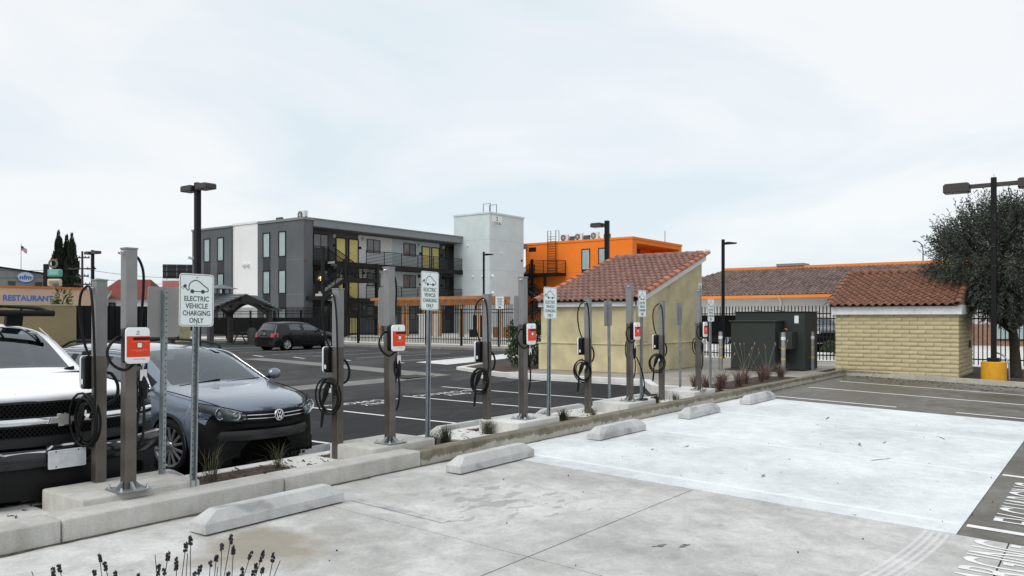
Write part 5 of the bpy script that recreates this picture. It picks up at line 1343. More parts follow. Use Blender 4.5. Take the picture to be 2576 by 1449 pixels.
p_ = at(131, 76); stw = thing('stacked_sign_tower', 'old pole sign with stacked teal, orange and red boxes', 'sign', (p_[0], p_[1], 0), HEAD-math.pi/2)
m_ = MB(); m_.box(-0.75,-0.15,0,-0.35,0.15,6.7); m_.build('mast', m_frame, stw)
for z, c, w in ((5.85,(0.11,0.36,0.31),1.25),(4.95,(0.62,0.52,0.33),1.2),(4.05,(0.35,0.10,0.08),1.15)):
    m_ = MB(); m_.box(-0.35,-0.25,z-0.36,-0.35+w,0.25,z+0.36); b_ = m_.build('sign_box', M('box%.1f' % z, c, 0.5), stw, bevel=0.12)
    m_ = MB(); m_.box(-0.15,-0.27,z-0.16,-0.35+w-0.2,-0.251,z+0.16); m_.build('sign_face', M('boxf%.1f' % z, {5.85:(0.25,0.5,0.45),4.95:(0.5,0.16,0.05),4.05:(0.6,0.58,0.55)}[z], 0.5), b_)
m_ = MB(); m_.lathe([(0.28,-0.05),(0.45,-0.05),(0.45,0.05),(0.28,0.05),(0.28,-0.05)], (0.1,0,6.75), 'y', 16); m_.build('wheel_ornament', M('rust', (0.18,0.14,0.12), 0.8), stw)
p_ = at(333, 82); ho = thing('white_house', 'white clapboard house with a dark red hip roof', 'house', (p_[0], p_[1], 0), HEAD-math.pi/2)
m_ = MB(); m_.box(-2.4,-2,0,2.4,3,3.6); m_.build('wall', m_st_white, ho)
m_redroof = M('roof_dark_red', (0.17,0.035,0.022), 0.8, var=0.15)
m_ = MB(); m_.add([(-2.9,-2.5,3.55),(2.9,-2.5,3.55),(2.9,3.5,3.55),(-2.9,3.5,3.55),(-1.6,0.4,5.55),(1.7,0.4,5.55)], [(0,1,5,4),(1,2,5),(2,3,4,5),(3,0,4),(3,2,1,0)]); m_.build('roof', m_redroof, ho)
m_ = MB(); m_.add([(-2.6,-3.6,2.9),(-1.0,-3.6,2.9),(-0.9,-2.4,4.2),(-2.6,-2.4,2.9),(-2.6,-3.7,3.0),(-0.9,-3.7,4.3),(-0.9,-2.4,4.35),(-2.6,-2.4,3.05)], [(0,1,2,3),(4,5,6,7),(0,4,5,1),(3,2,6,7)]); m_.build('porch_roof', m_white, ho)
window(ho, FACE((0,-1,0), (-1.05,-2.01,2.75)), 0.7, 0.8, m_glass_d, 0.1)
p_ = at(207, 88); up = thing('utility_pole', 'wooden utility pole with crossarms behind the cypress trees', 'utility pole', (p_[0], p_[1], 0), HEAD-math.pi/2)
m_wp = M('pole_wood', (0.055,0.045,0.04), 0.9)
m_ = MB(); m_.cyl((0,0,0),(0,0,8.9),0.16,0.11,8); m_.build('pole', m_wp, up)
for z, w in ((8.2,0.8),(7.0,1.5),(6.2,0.7),(5.3,0.9)):
    m_ = MB(); m_.box(-w,-0.06,z-0.07,w,0.06,z+0.07); m_.build('crossarm', m_wp, up)
    for s_ in (-0.9,-0.4,0.4,0.9):
        m_ = MB(); m_.cyl((s_*w,0,z),(s_*w,0,z+0.2),0.05,n=6); m_.build('insulator', m_wp, up)
m_ = MB(); m_.cyl((-0.4,0,3.9),(-0.4,0,4.7),0.25,n=10); m_.build('transformer_can', m_frame, up)
p_ = at(355, 95)
for i, (z0, z1, lab) in enumerate(((7.0,6.9,'highest overhead wire running left from the utility pole'), (6.2,6.05,'middle overhead wire crossing the left background'), (5.3,4.6,'lowest overhead wire crossing behind the red roof'))):
    a = Vector(at(-200, 88, z0+0.3)); b_ = Vector(at(207, 88, z0)); c = Vector(at(480, 105, z1))
    pts = []
    for p, q in ((a, b_), (b_, c)):
        for k in range(9):
            t = k/8; v = p.lerp(q, t); v.z -= 0.35*4*t*(1-t); pts.append(v)
    m_ = MB(); m_.tube(pts, 0.022, 4); tag(m_.build('overhead_wire', m_frame), lab, 'wire', 'overhead wires')
p_ = at(445, 102); bb = thing('billboard', 'dark steel back of a billboard behind the red-roofed house', 'billboard', (p_[0], p_[1], 0), HEAD-math.pi/2+R(12))
m_ = MB(); m_.box(-1.7,0.1,6.6,2.6,0.2,8.4); m_.build('panel', m_panel_dk, bb)
for x in (-1.2,0.0,1.2,2.3):
    m_ = MB(); m_.box(x-0.04,-0.02,6.5,x+0.04,0.099,8.4); m_.build('strut', m_trim_grey, bb)
for z in (6.9,7.5,8.1):
    m_ = MB(); m_.box(-1.7,-0.06,z-0.05,2.6,-0.021,z+0.05); m_.build('stringer', m_frame, bb)
m_ = MB(); m_.box(-1.2,-0.6,6.35,2.2,0.1,6.45); m_.build('catwalk', m_frame, bb)
m_ = MB(); m_.cyl((1.6,0.3,0),(1.6,0.3,6.6),0.22,n=10); m_.build('column', m_frame, bb)
p_ = at(431, 92); s2 = thing('roadside_sign', 'faded red and white sign below the billboard', 'sign', (p_[0], p_[1], 0), HEAD-math.pi/2)
m_ = MB(); m_.box(-1.05,-0.1,4.9,1.05,0.1,6.0); q_ = m_.build('sign_box', m_white, s2)
m_ = MB(); m_.box(-0.95,-0.12,5.1,0.95,-0.101,5.85); m_.build('sign_face', M('faded_red', (0.45,0.16,0.14), 0.6), q_)
m_ = MB(); m_.box(-0.1,-0.08,0,0.1,0.08,4.9); m_.build('sign_post', m_trim_grey, s2)
p_ = at(53, 106); fg = thing('flag_pole', 'thin flagpole with a drooping stars and stripes flag', 'flag', (p_[0], p_[1], 0), HEAD-math.pi/2)
m_ = MB(); m_.cyl((0,0,7),(0,0,11.4),0.05,0.03,6); m_.build('pole', m_steel, fg)
m_red, m_wht, m_nav = M('flag_red', (0.40,0.05,0.06), 0.8), M('flag_white', (0.6,0.6,0.6), 0.8), M('flag_navy', (0.03,0.04,0.12), 0.8)
def flag_pt(u_, v_): return (0.03+u_*0.72, 0.08*math.sin(u_*7), 11.1 - v_*0.62 - u_*0.38 + 0.05*math.sin(u_*6))
fb = MB()
for k in range(13):
    rows = [[flag_pt(i/10, (k+q)/13) for i in range(11)] for q in (0, 1)]; fb.grid(rows, 1 if k % 2 else 0)
fb.grid([[flag_pt(i/10*0.42, q*7/13) for i in range(11)] for q in (0, 1)], 2)
for i in range(len(fb.v)-22, len(fb.v)): fb.v[i] = (fb.v[i][0], fb.v[i][1]-0.012, fb.v[i][2])
fb.build('flag_cloth', [m_red, m_wht, m_nav], fg, recalc=False)

# ------------------------------------------------------------------ vehicles
m_tyre = M('tyre_rubber', (0.010,0.010,0.010), 0.8, var=0.25, scale=20, spec=0.2)
m_alloy = M('alloy_silver', (0.50,0.50,0.51), 0.28, metal=0.8, var=0.06)
m_trimk = M('car_black_plastic', (0.006,0.006,0.0065), 0.55, var=0.2, spec=0.2)
m_under = M('car_underside', (0.003,0.003,0.003), 0.9, spec=0.05)
m_int = M('car_interior', (0.10,0.105,0.105), 0.8, var=0.2)
m_cglass = glass_mat('car_glass', (0.66,0.76,0.75), 0.09, 0.02)
m_lglass = glass_mat('lamp_glass', (0.92,0.95,0.96), 0.01, 0.02)
m_redlamp = M('tail_lamp_red', (0.42,0.010,0.012), 0.15, var=0.25, scale=6, spec=0.8)
m_amber = M('side_lamp_amber', (0.5,0.2,0.03), 0.3)
def paint(name, col, metal=0.0, rough=0.32): return M(name, col, rough, metal, var=0.05, scale=2, coat=0.7)
def lerp_row(a, b_, t): return [p+(q-p)*t for p, q in zip(a, b_)]
def car_shell(T, L, wheels, Ra, sill, mats, is_glass, is_black, curve_f=0.2, curve_len=0.6, curve_r=0.12, zw=0.31, extra=()):
    """lofted body: T = [(y, W, zsh, xb, zb, x5, z5, x6, z6, x7, z7, z8)]; wheel arches rise from the sill line"""
    def at_y(y):
        if y <= T[0][0]: return list(T[0][1:])
        for a, b_ in zip(T[:-1], T[1:]):
            if a[0] <= y <= b_[0]: return lerp_row(a[1:], b_[1:], (y-a[0])/(b_[0]-a[0]))
        return list(T[-1][1:])
    ys = set(r[0] for r in T) | set(extra)
    for wy in wheels:
        ys = {y for y in ys if abs(y-wy) > Ra*1.02 or y in extra}
        for k in (-1.03, -1.0, -0.86, -0.5, 0.0, 0.5, 0.86, 1.0, 1.03): ys.add(round(wy+k*Ra, 4))
    ys = sorted(ys); rows = []
    for y in ys:
        W, zsh, xb, zb, x5, z5, x6, z6, x7, z7, z8 = at_y(y)
        zs = sill
        for wy in wheels:
            d = abs(y-wy)
            if d <= Ra+1e-6: zs = max(sill, zw + math.sqrt(max(0, Ra*Ra-d*d)))
        zs = min(zs, zsh-0.05)
        half = [(W*0.93 if zs <= sill+0.01 else W*0.985, zs), (W*0.985, zs+(zsh-zs)*0.22), (W, zs+(zsh-zs)*0.55), (W*0.985, zsh), (xb, zb), (x5, z5), (x6, z6), (x7, z7), (0.0, z8)]
        full = [(-x, z) for x, z in half[:-1]] + [(0.0, z8)] + [(x, z) for x, z in reversed(half[:-1])]
        row = []
        for x, z in full:
            k = (abs(x)/0.9)**2.2
            yy = y + curve_f*k*max(0.0, 1-y/curve_len) - curve_r*k*max(0.0, 1-(L-y)/0.7)
            row.append((x, yy, z))
        rows.append(row)
    m_ = MB(); n = len(rows[0]); vs = [p for r in rows for p in r]; fs = []; mi = []
    for i in range(len(rows)-1):
        ym = (ys[i]+ys[i+1])/2
        for j in range(n-1):
            kk = j if j < 8 else 15-j        # row pair index from the sill
            fs.append((i*n+j, i*n+j+1, (i+1)*n+j+1, (i+1)*n+j))
            mi.append(1 if is_glass(ym, kk) else 2 if is_black(ym, kk) else 0)
    fs.append(tuple(range(n))); mi.append(2); fs.append(tuple((len(rows)-1)*n+j for j in range(n-1, -1, -1))); mi.append(0)
    m_.add(vs, fs); m_.m = mi
    me = m_.mesh('shell', mats, smooth='all')
    o = bpy.data.objects.new('shell', me); COL.objects.link(o)
    md = o.modifiers.new('s', 'SUBSURF'); md.levels = 2; md.render_levels = 2
    dg = bpy.context.evaluated_depsgraph_get(); dg.update()
    e = bpy.data.meshes.new_from_object(o.evaluated_get(dg))
    bpy.data.objects.remove(o); bpy.data.meshes.remove(me)
    return e
def split_shell(e, parent, names, mats):
    """one object for each connected piece of each material"""
    for k, (nm, mt) in enumerate(zip(names, mats)):
        fs = [tuple(p.vertices) for p in e.polygons if p.material_index == k]
        if not fs: continue
        root = {}
        def find(a):
            while root.setdefault(a, a) != a:
                root[a] = root[root[a]]; a = root[a]
            return a
        for f in fs:
            for v in f[1:]: root[find(v)] = find(f[0])
        groups = {}
        for f in fs: groups.setdefault(find(f[0]), []).append(f)
        for g_ in groups.values():
            used = sorted({i for f in g_ for i in f}); mp = {v: i for i, v in enumerate(used)}
            me = bpy.data.meshes.new(nm); me.from_pydata([e.vertices[i].co[:] for i in used], [], [tuple(mp[i] for i in f) for f in g_])
            me.materials.append(mt); me.polygons.foreach_set('use_smooth', [True]*len(me.polygons)); me.update()
            o = bpy.data.objects.new(nm, me); COL.objects.link(o); o.parent = parent
    bpy.data.meshes.remove(e)
def wheel(parent, x, y, z, r, w, rim_r, style, side):
    """side +1 looks towards +x"""
    s_ = side; m_ = MB()
    prof = [(rim_r, -w/2), (rim_r+0.02, -w/2-0.004), (r-0.035, -w/2), (r-0.008, -w/2+0.03), (r, -w/4), (r, w/4), (r-0.008, w/2-0.03), (r-0.035, w/2), (rim_r+0.02, w/2+0.004), (rim_r, w/2), (rim_r-0.012, w/4), (rim_r-0.012, -w/4), (rim_r, -w/2)]
    m_.lathe(prof, (x, y, z), 'x', 32); t = m_.build('wheel', m_tyre, parent, smooth='all')
    f = x + s_*(w/2-0.015)
    m_ = MB(); m_.lathe([(rim_r+0.006, f-x), (rim_r-0.014, f-x+s_*0.004), (rim_r-0.03, f-x-s_*0.03), (rim_r-0.035, f-x-s_*0.12)], (x, y, z), 'x', 32); m_.build('rim', m_alloy, t, smooth='all')
    m_ = MB(); m_.lathe([(0, f-x-s_*0.07), (rim_r-0.03, f-x-s_*0.07)], (x, y, z), 'x', 24); m_.build('brake_disc', m_under, t)
    m_ = MB(); m_.lathe([(0, f-x+s_*0.002), (0.05, f-x), (0.065, f-x-s_*0.02), (0.065, f-x-s_*0.06)], (x, y, z), 'x', 16); m_.build('hub_cap', m_alloy, t, smooth='all')
    if style == 'multi':
        for k in range(7):
            for d in (-0.13, 0.13):
                a = 2*math.pi*k/7 + d; a2 = 2*math.pi*k/7 + d*1.7
                p0 = Vector((f-s_*0.02, y+0.05*math.cos(a), z+0.05*math.sin(a))); p1 = Vector((f-s_*0.008, y+(rim_r-0.012)*math.cos(a2), z+(rim_r-0.012)*math.sin(a2)))
                m_ = MB(); m_.bar(p0, p1, 0.03, 0.024, (1,0,0)); m_.build('spoke', m_alloy, t, bevel=0.006)
    else:
        for k in range(5):
            a = 2*math.pi*k/5 + math.pi/2; c, s2 = math.cos(a), math.sin(a); m_ = MB()
            P = lambda rr, off: (y+rr*c-off*s2, z+rr*s2+off*c)
            q = [P(0.04,0.03), P(rim_r-0.01,0.075), P(rim_r-0.01,-0.075), P(0.04,-0.03)]
            m_.prism(q, 'x', f-s_*0.035, f-s_*0.004); m_.build('spoke', m_alloy, t, bevel=0.006)
    return t
def steer(o, x, y, a):
    c, s_ = math.cos(a), math.sin(a); o.rotation_euler.z = a; o.location = (x-(x*c-y*s_), y-(x*s_+y*c), 0)
def seats(parent, y, z, xs=(-0.36, 0.36)):
    for x in xs:
        m_ = MB(); m_.box(x-0.24, y, z, x+0.24, y+0.5, z+0.14); m_.prism([(y+0.42,z+0.1),(y+0.56,z+0.1),(y+0.72,z+0.66),(y+0.60,z+0.66)], 'x', x-0.23, x+0.23); m_.box(x-0.13, y+0.64, z+0.68, x+0.13, y+0.74, z+0.86)
        m_.build('seat', m_int, parent, bevel=0.03)
def tube_part(parent, name, pts, r, mat, n=6, k=6):
    m_ = MB(); m_.tube(smooth_path(pts, n), r, k); return m_.build(name, mat, parent, smooth='all')

# ---- grey wagon with its front bumper missing
wag = thing('parked_wagon', 'grey-blue estate car with its front bumper missing, parked nose to the island', 'car', (5.80, 7.66, -0.15), R(-1.0)); wag.scale = (0.955, 1, 1)
m_wag = M('paint_grey_blue', (0.19,0.225,0.285), 0.24, 0.62, var=0.05, scale=2, coat=0.9)
TW = [(0.00,.70,.52,.60,.65,.48,.70,.38,.715,.19,.725,.73), (0.10,.77,.60,.66,.735,.56,.782,.43,.798,.22,.811,.816), (0.35,.83,.66,.735,.815,.62,.852,.48,.867,.25,.882,.887),
      (0.90,.885,.73,.80,.885,.69,.914,.50,.929,.26,.944,.949), (1.18,.89,.77,.83,.925,.755,.947,.66,.957,.34,.970,.974), (1.60,.89,.79,.845,.94,.70,1.145,.62,1.17,.33,1.20,1.21),
      (2.02,.89,.80,.845,.945,.655,1.325,.575,1.365,.31,1.395,1.405), (2.9,.89,.81,.845,.955,.655,1.35,.58,1.395,.31,1.425,1.435), (3.9,.88,.83,.83,.975,.64,1.345,.57,1.385,.30,1.415,1.42),
      (4.25,.86,.83,.80,.975,.62,1.31,.55,1.35,.29,1.38,1.385), (4.47,.84,.78,.78,.94,.68,.97,.55,.99,.28,1.005,1.01), (4.56,.80,.62,.74,.82,.62,.85,.5,.86,.25,.87,.87)]
gl = lambda y, k: (k >= 6 and 1.18 < y < 2.02) or (k == 4 and (1.55 < y < 2.6 or 2.72 < y < 3.5 or 3.6 < y < 4.2)) or (k >= 6 and 4.25 < y < 4.47)
bk = lambda y, k: (k == 4 and 1.3 < y < 4.25) or (y < 0.34 and k <= 2) or (y < 0.10 and k <= 3)
e = car_shell(TW, 4.56, (0.90, 3.48), 0.365, 0.20, [m_wag, m_cglass, m_trimk], gl, bk, 0.40, 0.62, 0.12, 0.315, (1.30, 2.60, 2.72, 3.03))
split_shell(e, wag, ['body', 'window', 'black_trim'], [m_wag, m_cglass, m_trimk])
for s_ in (-1, 1):
    for wy in (0.90, 3.48):
        steer(wheel(wag, s_*0.775, wy, 0.315, 0.315, 0.215, 0.232, 'multi', s_), s_*0.775, wy, R(14) if wy < 1 else 0)
        m_ = MB(); m_.lathe([(0.37,-0.11),(0.37,0.10)], (s_*0.74, wy, 0.315), 'x', 24); m_.build('wheel_well', m_under, wag)
m_ = MB(); m_.box(-0.70, 0.30, 0.18, 0.70, 4.4, 0.60); m_.build('underbody', m_under, wag)
# bonnet shut line and cowl
for s_ in (-1, 1):
    tube_part(wag, 'shut_line', [(s_*0.50,0.105,0.715),(s_*0.63,0.26,0.80),(s_*0.715,0.47,0.853),(s_*0.765,0.80,0.903),(s_*0.79,1.10,0.935)], 0.0055, m_under)
    tube_part(wag, 'window_trim', [(s_*0.845,1.30,0.945),(s_*0.852,2.2,0.955),(s_*0.85,3.2,0.97),(s_*0.82,4.15,0.985)], 0.009, m_chrome)
    tube_part(wag, 'window_trim', [(s_*0.845,1.30,0.955),(s_*0.73,1.70,1.18),(s_*0.672,2.06,1.325),(s_*0.668,2.9,1.352),(s_*0.65,3.9,1.345),(s_*0.64,4.2,1.31)], 0.010, m_chrome)
    tube_part(wag, 'roof_rail', [(s_*0.575,2.02,1.37),(s_*0.575,2.15,1.425),(s_*0.575,2.9,1.465),(s_*0.57,3.8,1.455),(s_*0.565,4.2,1.37)], 0.017, m_trimk)
    m_ = MB(); m_.ball((s_*0.985,1.36,1.03),0.085,1.15,0.75,0.85,12,8); mi_ = m_.build('mirror', m_wag, wag, smooth='all')
    m_ = MB(); m_.bar((s_*0.84,1.38,0.98),(s_*0.95,1.37,1.0),0.05,0.04); m_.build('mirror_arm', m_trimk, mi_)
    # headlamp: dark bowl, two reflectors, clear lens
    def hl(t, v, off=0.0):
        x = 0.405+0.365*t**0.85; y = 0.055+0.375*t**1.8; zl = 0.615+0.04*t; zu = 0.715+0.115*t**0.75
        b_ = 0.028*math.sin(math.pi*v)*(1-0.4*t)
        return (s_*x, y-b_-off, zl+(zu-zl)*v)
    m_ = MB(); m_.grid([[hl(i/10, j/5, -0.055) for i in range(11)] for j in range(6)]); hb = m_.build('headlamp', M('lamp_bowl', (0.22,0.225,0.23), 0.35, metal=0.5), wag, smooth='all')
    for t_, rr in ((0.58, 0.068), (0.22, 0.050)):
        p = Vector(hl(t_, 0.5, -0.03)); m_ = MB()
        m_.lathe([(0.0,0.045),(rr*0.45,0.04),(rr*0.85,0.012),(rr,-0.012),(rr*0.98,-0.016),(rr*0.8,0.008)], p, 'y', 18); m_.build('reflector', m_chrome, hb, smooth='all')
        m_ = MB(); m_.ball(p+Vector((0,0.015,0)), rr*0.30, n=8, k=6); m_.build('bulb', m_white, hb, smooth='all')
    m_ = MB(); m_.grid([[hl(i/10, j/5, 0.004) for i in range(11)] for j in range(6)]); m_.build('headlamp_lens', m_lglass, hb, smooth='all')
    rim = [hl(i/10, 0, 0.006) for i in range(11)] + [hl(1, j/5, 0.006) for j in range(1,6)] + [hl(1-i/10, 1, 0.006) for i in range(1,11)] + [hl(0, 1-j/5, 0.006) for j in range(1,6)]
    m_ = MB(); m_.tube(rim, 0.006, 5); m_.build('lamp_seal', m_trimk, hb)
# grille with two chrome strips and round badge
gf = lambda x: -0.012+0.24*(abs(x)/0.8)**2
m_ = MB(); m_.grid([[(x/20, gf(x/20)+0.02-0.01*(z == 0.65), z) for x in range(-9, 10)] for z in (0.605, 0.65, 0.715)]); m_.build('grille', m_trimk, wag, smooth='all')
for z in (0.640, 0.680):
    m_ = MB(); m_.tube([(x/20, gf(x/20)-0.004, z+0.010*(abs(x)/9)) for x in range(-9, 10)], 0.0055, 6); m_.build('chrome_strip', m_chrome, wag, smooth='all')
m_ = MB(); m_.lathe([(0,-0.030),(0.060,-0.030),(0.062,-0.02),(0.062,0.01)], (0,0,0.668), 'y', 28); bd = m_.build('badge', m_trimk, wag, smooth=True)
m_ = MB(); m_.lathe([(0.053,-0.034),(0.0635,-0.036),(0.0655,-0.030),(0.0655,-0.02)], (0,0,0.668), 'y', 32); m_.build('badge_ring', m_chrome, bd, smooth='all')
bt = Vector((0,-0.034,0.668))
for a, b_ in (((-0.022,0.046),(0.0,-0.002+0.008)), ((0.022,0.046),(0.0,0.006)), ((-0.042,0.030),(-0.020,-0.046)), ((-0.020,-0.046),(0.0,-0.004)), ((0.0,-0.004),(0.020,-0.046)), ((0.020,-0.046),(0.042,0.030))):
    m_ = MB(); m_.bar(bt+Vector((a[0],0,a[1])), bt+Vector((b_[0],0,b_[1])), 0.010, 0.006, (0,1,0)); m_.build('badge_stroke', m_chrome, bd)
# exposed crash beam and torn liners where the bumper is missing
bf = lambda x: 0.055+0.42*(abs(x)/0.85)**2.2
def band(z0, z1, hw, off, mat, name, n=14, rag=0.0, seed=1):
    rr = random.Random(seed); rows = []
    for z in (z0, (z0+z1)/2, z1):
        rows.append([(hw*(2*i/n-1), bf(hw*(2*i/n-1))+off-(0.018 if z not in (z0, z1) else 0), z+(rr.uniform(-rag, rag) if z == z0 else 0)) for i in range(n+1)])
    m_ = MB(); m_.grid(rows); return m_.build(name, mat, wag, smooth='all')
m_beam = M('crash_beam_black', (0.014,0.014,0.016), 0.35, var=0.2)
band(0.40, 0.51, 0.76, -0.01, m_beam, 'crash_beam'); band(0.515, 0.59, 0.80, 0.03, m_trimk, 'upper_bracket', 20, 0.012, 4)
band(0.15, 0.38, 0.72, 0.10, m_under, 'radiator_panel', 16, 0.03, 6)
for k, (x, z, w, h) in enumerate(((-0.55,0.20,0.3,0.16),(0.15,0.17,0.5,0.10),(0.62,0.24,0.26,0.2),(-0.2,0.13,0.3,0.05))):
    rr = random.Random(k); m_ = MB(); rows = []
    for j in range(3): rows.append([(x+w*(i/5-0.5), bf(x)+0.03+rr.uniform(-0.02,0.02), z+h*(j/2-0.5)+rr.uniform(-0.02,0.02)) for i in range(6)])
    m_.grid(rows); m_.build('torn_liner', m_trimk, wag)
for i in range(9):
    m_ = MB(); x = -0.05+i*0.06; m_.box(x, 0.075, 0.165, x+0.03, 0.09, 0.195); m_.build('liner_slot', m_beam, wag)
# interior, wipers
seats(wag, 2.15, 0.45); seats(wag, 3.0, 0.45, (-0.36, 0.0, 0.36))
m_ = MB(); m_.prism([(1.22,0.77),(1.22,0.925),(1.55,0.94),(1.80,0.88),(1.85,0.7)], 'x', -0.70, 0.70); m_.build('dashboard', m_int, wag, bevel=0.02)
m_ = MB(); m_.lathe([(0.16,0),(0.185,0.012),(0.185,-0.012),(0.16,0)], (0.36,1.92,0.93), 'y', 18); m_.build('steering_wheel', m_int, wag)
for a, b_ in (((-0.55,1.17,0.967),(0.05,1.24,1.012)), ((0.10,1.17,0.977),(0.66,1.27,0.997))):
    m_ = MB(); m_.bar(a, b_, 0.018, 0.012); m_.build('wiper', m_trimk, wag)
m_ = MB(); m_.box(-0.40,1.95,1.24,-0.16,1.955,1.31); m_.build('sun_visor', M('visor', (0.45,0.45,0.42), 0.7), wag)
for s_ in (-1,1):
    for y in (2.45, 3.35):
        m_ = MB(); m_.bar((s_*0.895,y-0.1,0.86),(s_*0.895,y+0.1,0.865),0.02,0.03); m_.build('door_handle', m_wag, wag)

# ---- white pickup with black roof basket
trk = thing('pickup_truck', 'white pickup truck with black mesh grille and black roof basket', 'truck', (3.22, 7.17, -0.15))
m_trk = M('paint_white', (0.90,0.91,0.92), 0.45, 0.0, var=0.02, spec=0.3)
m_clad = M('cladding_dark_grey', (0.020,0.021,0.023), 0.4, var=0.1, spec=0.3)
TT = [(0.0,.93,.76,.88,1.02,.80,1.07,.62,1.085,.32,1.093,1.095), (0.12,.955,.80,.90,1.06,.82,1.115,.64,1.13,.33,1.138,1.14), (0.5,.975,.82,.92,1.09,.83,1.14,.65,1.165,.33,1.18,1.185), (1.30,.985,.86,.93,1.16,.82,1.215,.74,1.225,.37,1.24,1.245),
      (1.75,.985,.88,.93,1.18,.81,1.44,.735,1.465,.36,1.50,1.51), (2.12,.985,.88,.93,1.18,.785,1.63,.71,1.67,.35,1.715,1.725), (3.0,.985,.88,.93,1.18,.785,1.64,.71,1.69,.35,1.74,1.75), (3.75,.985,.88,.93,1.18,.78,1.61,.71,1.66,.35,1.70,1.71),
      (3.95,.985,.90,.93,1.16,.86,1.17,.70,1.17,.36,1.17,1.17), (5.3,.97,.90,.93,1.14,.86,1.16,.70,1.16,.36,1.16,1.16), (5.45,.93,.80,.90,1.0,.80,1.05,.62,1.06,.30,1.06,1.06)]
gl = lambda y, k: (k >= 6 and 1.30 < y < 2.12) or (k == 4 and (1.7 < y < 2.75 or 2.88 < y < 3.6))
bk = lambda y, k: (y < 0.12 and k <= 3) or (k == 0 and y > 0.3)
e = car_shell(TT, 5.45, (1.0, 4.35), 0.44, 0.34, [m_trk, m_cglass, m_clad], gl, bk, 0.32, 0.75, 0.05, 0.385, (1.45, 2.75, 2.88))
split_shell(e, trk, ['body', 'window', 'black_trim'], [m_trk, m_cglass, m_clad])
for s_ in (-1, 1):
    for wy in (1.0, 4.35):
        wheel(trk, s_*0.85, wy, 0.385, 0.385, 0.26, 0.225, 'five', s_)
        m_ = MB(); m_.lathe([(0.44,-0.13),(0.44,0.13)], (s_*0.82, wy, 0.385), 'x', 24); m_.build('wheel_well', m_under, trk)
m_ = MB(); m_.box(-0.80, 0.15, 0.26, 0.80, 5.2, 0.75); m_.build('underbody', m_under, trk)
tf = lambda x: -0.02+0.30*(abs(x)/0.95)**2.2
def tband(name, x0, x1, z0, z1, off, mat, n=14, par=None, zc_=0.0, bulge=0.0):
    rows = []
    for j in range(5):
        v = j/4; rows.append([(x0+(x1-x0)*i/n, tf(x0+(x1-x0)*i/n)+off-bulge*math.sin(math.pi*v), z0+(z1-z0)*v + zc_*(1-((x0+(x1-x0)*i/n)/0.95)**2)) for i in range(n+1)])
    m_ = MB(); m_.grid(rows); return m_.build(name, mat, par or trk, smooth='all')
tband('grille_surround', -0.95, 0.95, 0.70, 1.075, 0.012, m_clad)
# two mesh openings split by a chrome bar with the cross-shaped badge
for z0, z1, hw in ((0.955, 1.06, 0.66), (0.785, 0.868, 0.60)):
    g_ = tband('grille_opening', -hw, hw, z0, z1, 0.004, m_under)
    wm = MB(); n = int(2*hw/0.036)
    for i in range(-4, n+1):
        for d in (1, -1):
            xa = -hw + i*0.036; xb_ = xa + (z1-z0)*0.85
            if d < 0: xa, xb_ = xb_, xa
            if min(xa, xb_) < -hw or max(xa, xb_) > hw: continue
            wm.bar((xa, tf(xa)-0.006, z0), (xb_, tf(xb_)-0.006, z1), 0.006, 0.006, (0,1,0))
    o = wm.build('wire_mesh', m_trimk, g_); o['kind'] = 'stuff'
    pts = rrect(2*hw+0.01, z1-z0+0.01, 0.03, 5, 0, (z0+z1)/2); 
    m_ = MB(); m_.tube([(x, tf(x)-0.004, z) for x, z in pts]+[(pts[0][0], tf(pts[0][0])-0.004, pts[0][1])], 0.010, 6); m_.build('grille_rim', m_clad, g_, smooth='all')
tband('chrome_bar', -0.93, 0.93, 0.885, 0.94, -0.012, m_chrome, bulge=0.014)
bow = [(-0.125,-0.021),(-0.045,-0.021),(-0.045,-0.045),(0.055,-0.045),(0.055,-0.021),(0.125,-0.021),(0.108,0.021),(0.045,0.021),(0.045,0.045),(-0.055,0.045),(-0.055,0.021),(-0.108,0.021)]
m_ = MB(); plate(m_, [(x*1.12, z*1.2) for x, z in bow], FACE((0,-1,0),(0,-0.045,0.912)), -0.03, 0.0); bw = m_.build('badge_rim', m_chrome, trk, bevel=0.004)
m_ = MB(); plate(m_, bow, FACE((0,-1,0),(0,-0.047,0.912)), -0.005, 0.003); m_.build('badge', M('badge_satin', (0.42,0.41,0.39), 0.35, metal=0.5), bw, bevel=0.003)
m_lampk = M('lamp_mosaic', (0.45,0.46,0.47), 0.2, metal=0.7, var=0.7, scale=28)
for s_ in (-1, 1):
    for z0, z1 in ((0.955, 1.055), (0.785, 0.87)):
        h_ = tband('headlamp', s_*0.70, s_*0.925, z0, z1, -0.004, m_lampk, 6, None, 0, 0.012)
        tband('headlamp_lens', s_*0.695, s_*0.93, z0-0.005, z1+0.005, -0.012, m_lglass, 6, h_, 0, 0.014)
# bumper: dark gloss with a bright upper lip that dips in the middle
m_bmp = M('bumper_gloss_dark', (0.035,0.036,0.04), 0.12, metal=0.6, var=0.1)
tband('bumper', -0.97, 0.97, 0.54, 0.69, -0.085, m_bmp, 18, None, 0, 0.035)
lip = [(-0.97,0.70),(-0.55,0.695),(-0.50,0.68),(-0.47,0.665),(-0.18,0.67),(-0.13,0.71),(0.13,0.71),(0.18,0.67),(0.47,0.665),(0.50,0.68),(0.55,0.695),(0.97,0.70)]
lp = MB()
for (xa, za_), (xb_, zb_) in zip(lip[:-1], lip[1:]): lp.bar((xa, tf(xa)-0.09, za_), (xb_, tf(xb_)-0.09, zb_), 0.03, 0.016)
o = lp.build('bumper_lip', m_chrome, trk)
tband('bumper_step', -0.17, 0.17, 0.66, 0.71, -0.088, m_bmp, 6)
tband('valance', -0.93, 0.93, 0.28, 0.54, -0.05, m_trimk, 14, None, 0, 0.03)
